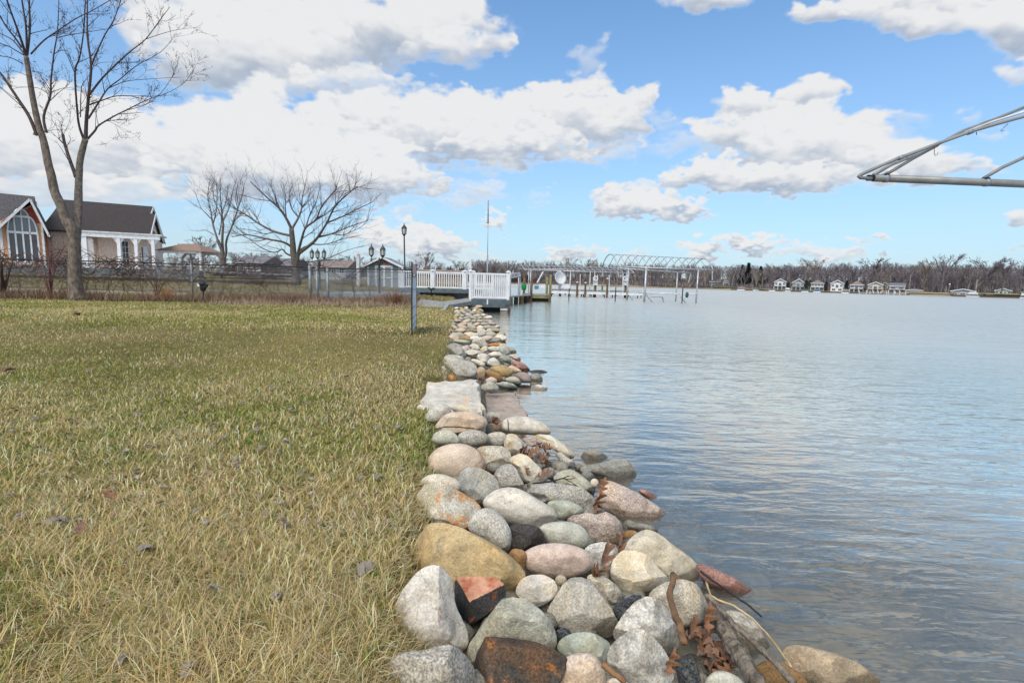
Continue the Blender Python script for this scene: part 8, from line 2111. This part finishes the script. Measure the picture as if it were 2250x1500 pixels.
for px_, w, label in ((1903, 8, 'pale fishing dock before the cream house'), (1930, 9, 'grey dock with white posts before the cream house'), (1962, 6, 'white dock before the house with dark doors')):
    P = fs_pt(px_, -5, 0); az = math.atan2(P[0], P[1]); t = thing('far_dock', label, 'dock', P, 'docks along the far shore', rz=-az)
    m = MB(); m.span((-w / 2, -1, .4), (w / 2, 1, .55)); m.build('deck', WHITE2, t, local=True)
    for k in range(4): x_ = -w / 2 + w * k / 3; m = MB(); m.span((x_ - .1, -1.05, -.5), (x_ + .1, -.9, 1.6)); m.build('post', WHITE, t, local=True)

# ------------------------------------------------------------------ trees, hedges and low houses behind the neighbour's yard
for i, (px_, base, d, H, ti, mtl, label, w) in enumerate((
    (448, 590, 90, 5.2, 2, FB2, 'small round bare tree right of the gazebo', 1.3), (420, 592, 105, 5.0, 0, FB1, 'bare tree behind the gazebo', 1.2), (560, 600, 110, 4.2, 2, FB1, 'round bare tree above the low houses, left', 1.5), (600, 602, 115, 4.5, 0, FB1, 'round bare tree above the low houses, right', 1.5),
    (936, 612, 120, 5.8, 2, FB2, 'bare tree standing above the white railing', 1.1), (968, 613, 135, 4.2, 0, FB2, 'small bare tree right of the one above the white railing', 1.1), (1003, 614, 150, 5.4, 1, FB3, 'pale bare tree left of the mast', 1.1), (1018, 614, 150, 5.2, 3, FB3, 'pale bare tree nearest the mast', 1.0), (780, 608, 120, 4.6, 2, FB1, 'bare tree left of the boathouse', 1.3), (810, 608, 118, 4.4, 0, FB1, 'bare tree right behind the boathouse roof', 1.2), (520, 600, 100, 4.0, 3, FB1, 'thin bare tree above the red-brown hedge', 1.2), (740, 606, 120, 4.2, 3, FB1, 'bare tree behind the spreading tree', 1.4))):
    far_tree(px_, base, d, H, ti, mtl, label, 'bare trees behind the neighbouring yards', wide=w)
def hedge(px0, px1, base, d, h, cols__, label, seed, n=1500):
    g = np.random.default_rng(seed); x0, x1 = float(at_y(px0, base, d)[0]), float(at_y(px1, base, d)[0]); z0 = float(at_y((px0 + px1) / 2, base, d)[2])
    x_ = g.uniform(x0, x1, n); y_ = d + g.uniform(-1.2, 1.2, n); hh = h * (.55 + .45 * np.sin((x_ - x0) / (x1 - x0) * np.pi) ** .5) * (.8 + .2 * np.sin(x_ * 1.9 + seed))
    z_ = z0 + g.uniform(0, .7, n) * hh; c = np.array(cols__)[g.integers(0, len(cols__), n)] * g.uniform(.65, 1.1, n)[:, None]
    o = blades('hedge', x_, y_, hh * g.uniform(.2, .45, n), np.full(n, h * .05), g.uniform(0, 6.28, n), np.abs(g.normal(.35, .3, n)), g.uniform(0, .8, n), c, 2, woodm, z=z_); tag(o, label, 'hedge')
HB = [lin(112, 98, 98), lin(92, 80, 82), lin(128, 112, 108)]
hedge(476, 514, 607, 62, 1.1, [lin(112, 70, 64), lin(92, 58, 54)], 'red-brown clipped hedge right of the gazebo', 1)
hedge(500, 690, 604, 130, 4.6, HB, 'bare brown thicket behind the low houses', 3, 4000)
hedge(690, 900, 610, 125, 4.2, HB, 'bare brown thicket behind the boathouse', 4, 4000)
hedge(890, 1075, 616, 140, 4.4, HB, 'bare brown thicket behind the white railing', 5, 4000)
hedge(1060, 1180, 620, 150, 3.4, HB, 'bare brown thicket right of the mast', 6, 2500)
hedge(585, 650, 610, 60, 1.5, HB, 'brown shrubs before the low houses', 7, 1200)
def low_house(px0, px1, base, d, h, rh, wall, roof, label, seed):
    x0, x1 = float(at_y(px0, base, d)[0]), float(at_y(px1, base, d)[0]); z0 = float(at_y((px0 + px1) / 2, base, d)[2])
    t = thing('low_house', label, 'house', ((x0 + x1) / 2, d, z0))
    m = MB(); m.span((x0, d, z0 - .5), (x1, d + 7, z0 + h)); m.build('wall', wall, t)
    m = MB(); m.prism([(x0 - .5, d - .6, z0 + h - .05), (x0 - .5, d + 3.5, z0 + h + rh), (x0 - .5, d + 7.6, z0 + h - .05)], (0, 0, 0), (x1 - x0 + 1, 0, 0)); fix_normals(m.build('roof', roof, t))
    n = 4
    for i in range(n): a = x0 + (x1 - x0) * (i + .25) / n; window(t, a, a + (x1 - x0) / n * .5, z0 + .9, z0 + h - .3, d - .002, 2, 1, .08, glass=DARKGLASS)
low_house(520, 575, 607, 75, 2.0, 1.3, mat('low_house_dark', S(96, 92, 96), S(76, 72, 76), scale=1), FROOF, 'low dark house with a grey roof left of the spreading tree', 1)
low_house(590, 640, 609, 80, 1.9, 1.3, FGREY, FROOF, 'low grey house left behind the spreading tree', 2)
low_house(690, 760, 612, 82, 1.9, 1.3, FGREY, FBROWN, 'low grey house behind the twin lamp posts', 3)
low_house(915, 1020, 619, 95, 1.4, 1.0, mat('low_house_tan', S(160, 142, 126), S(136, 120, 108), scale=1), FBROWN, 'low tan house seen through the white railing', 4)
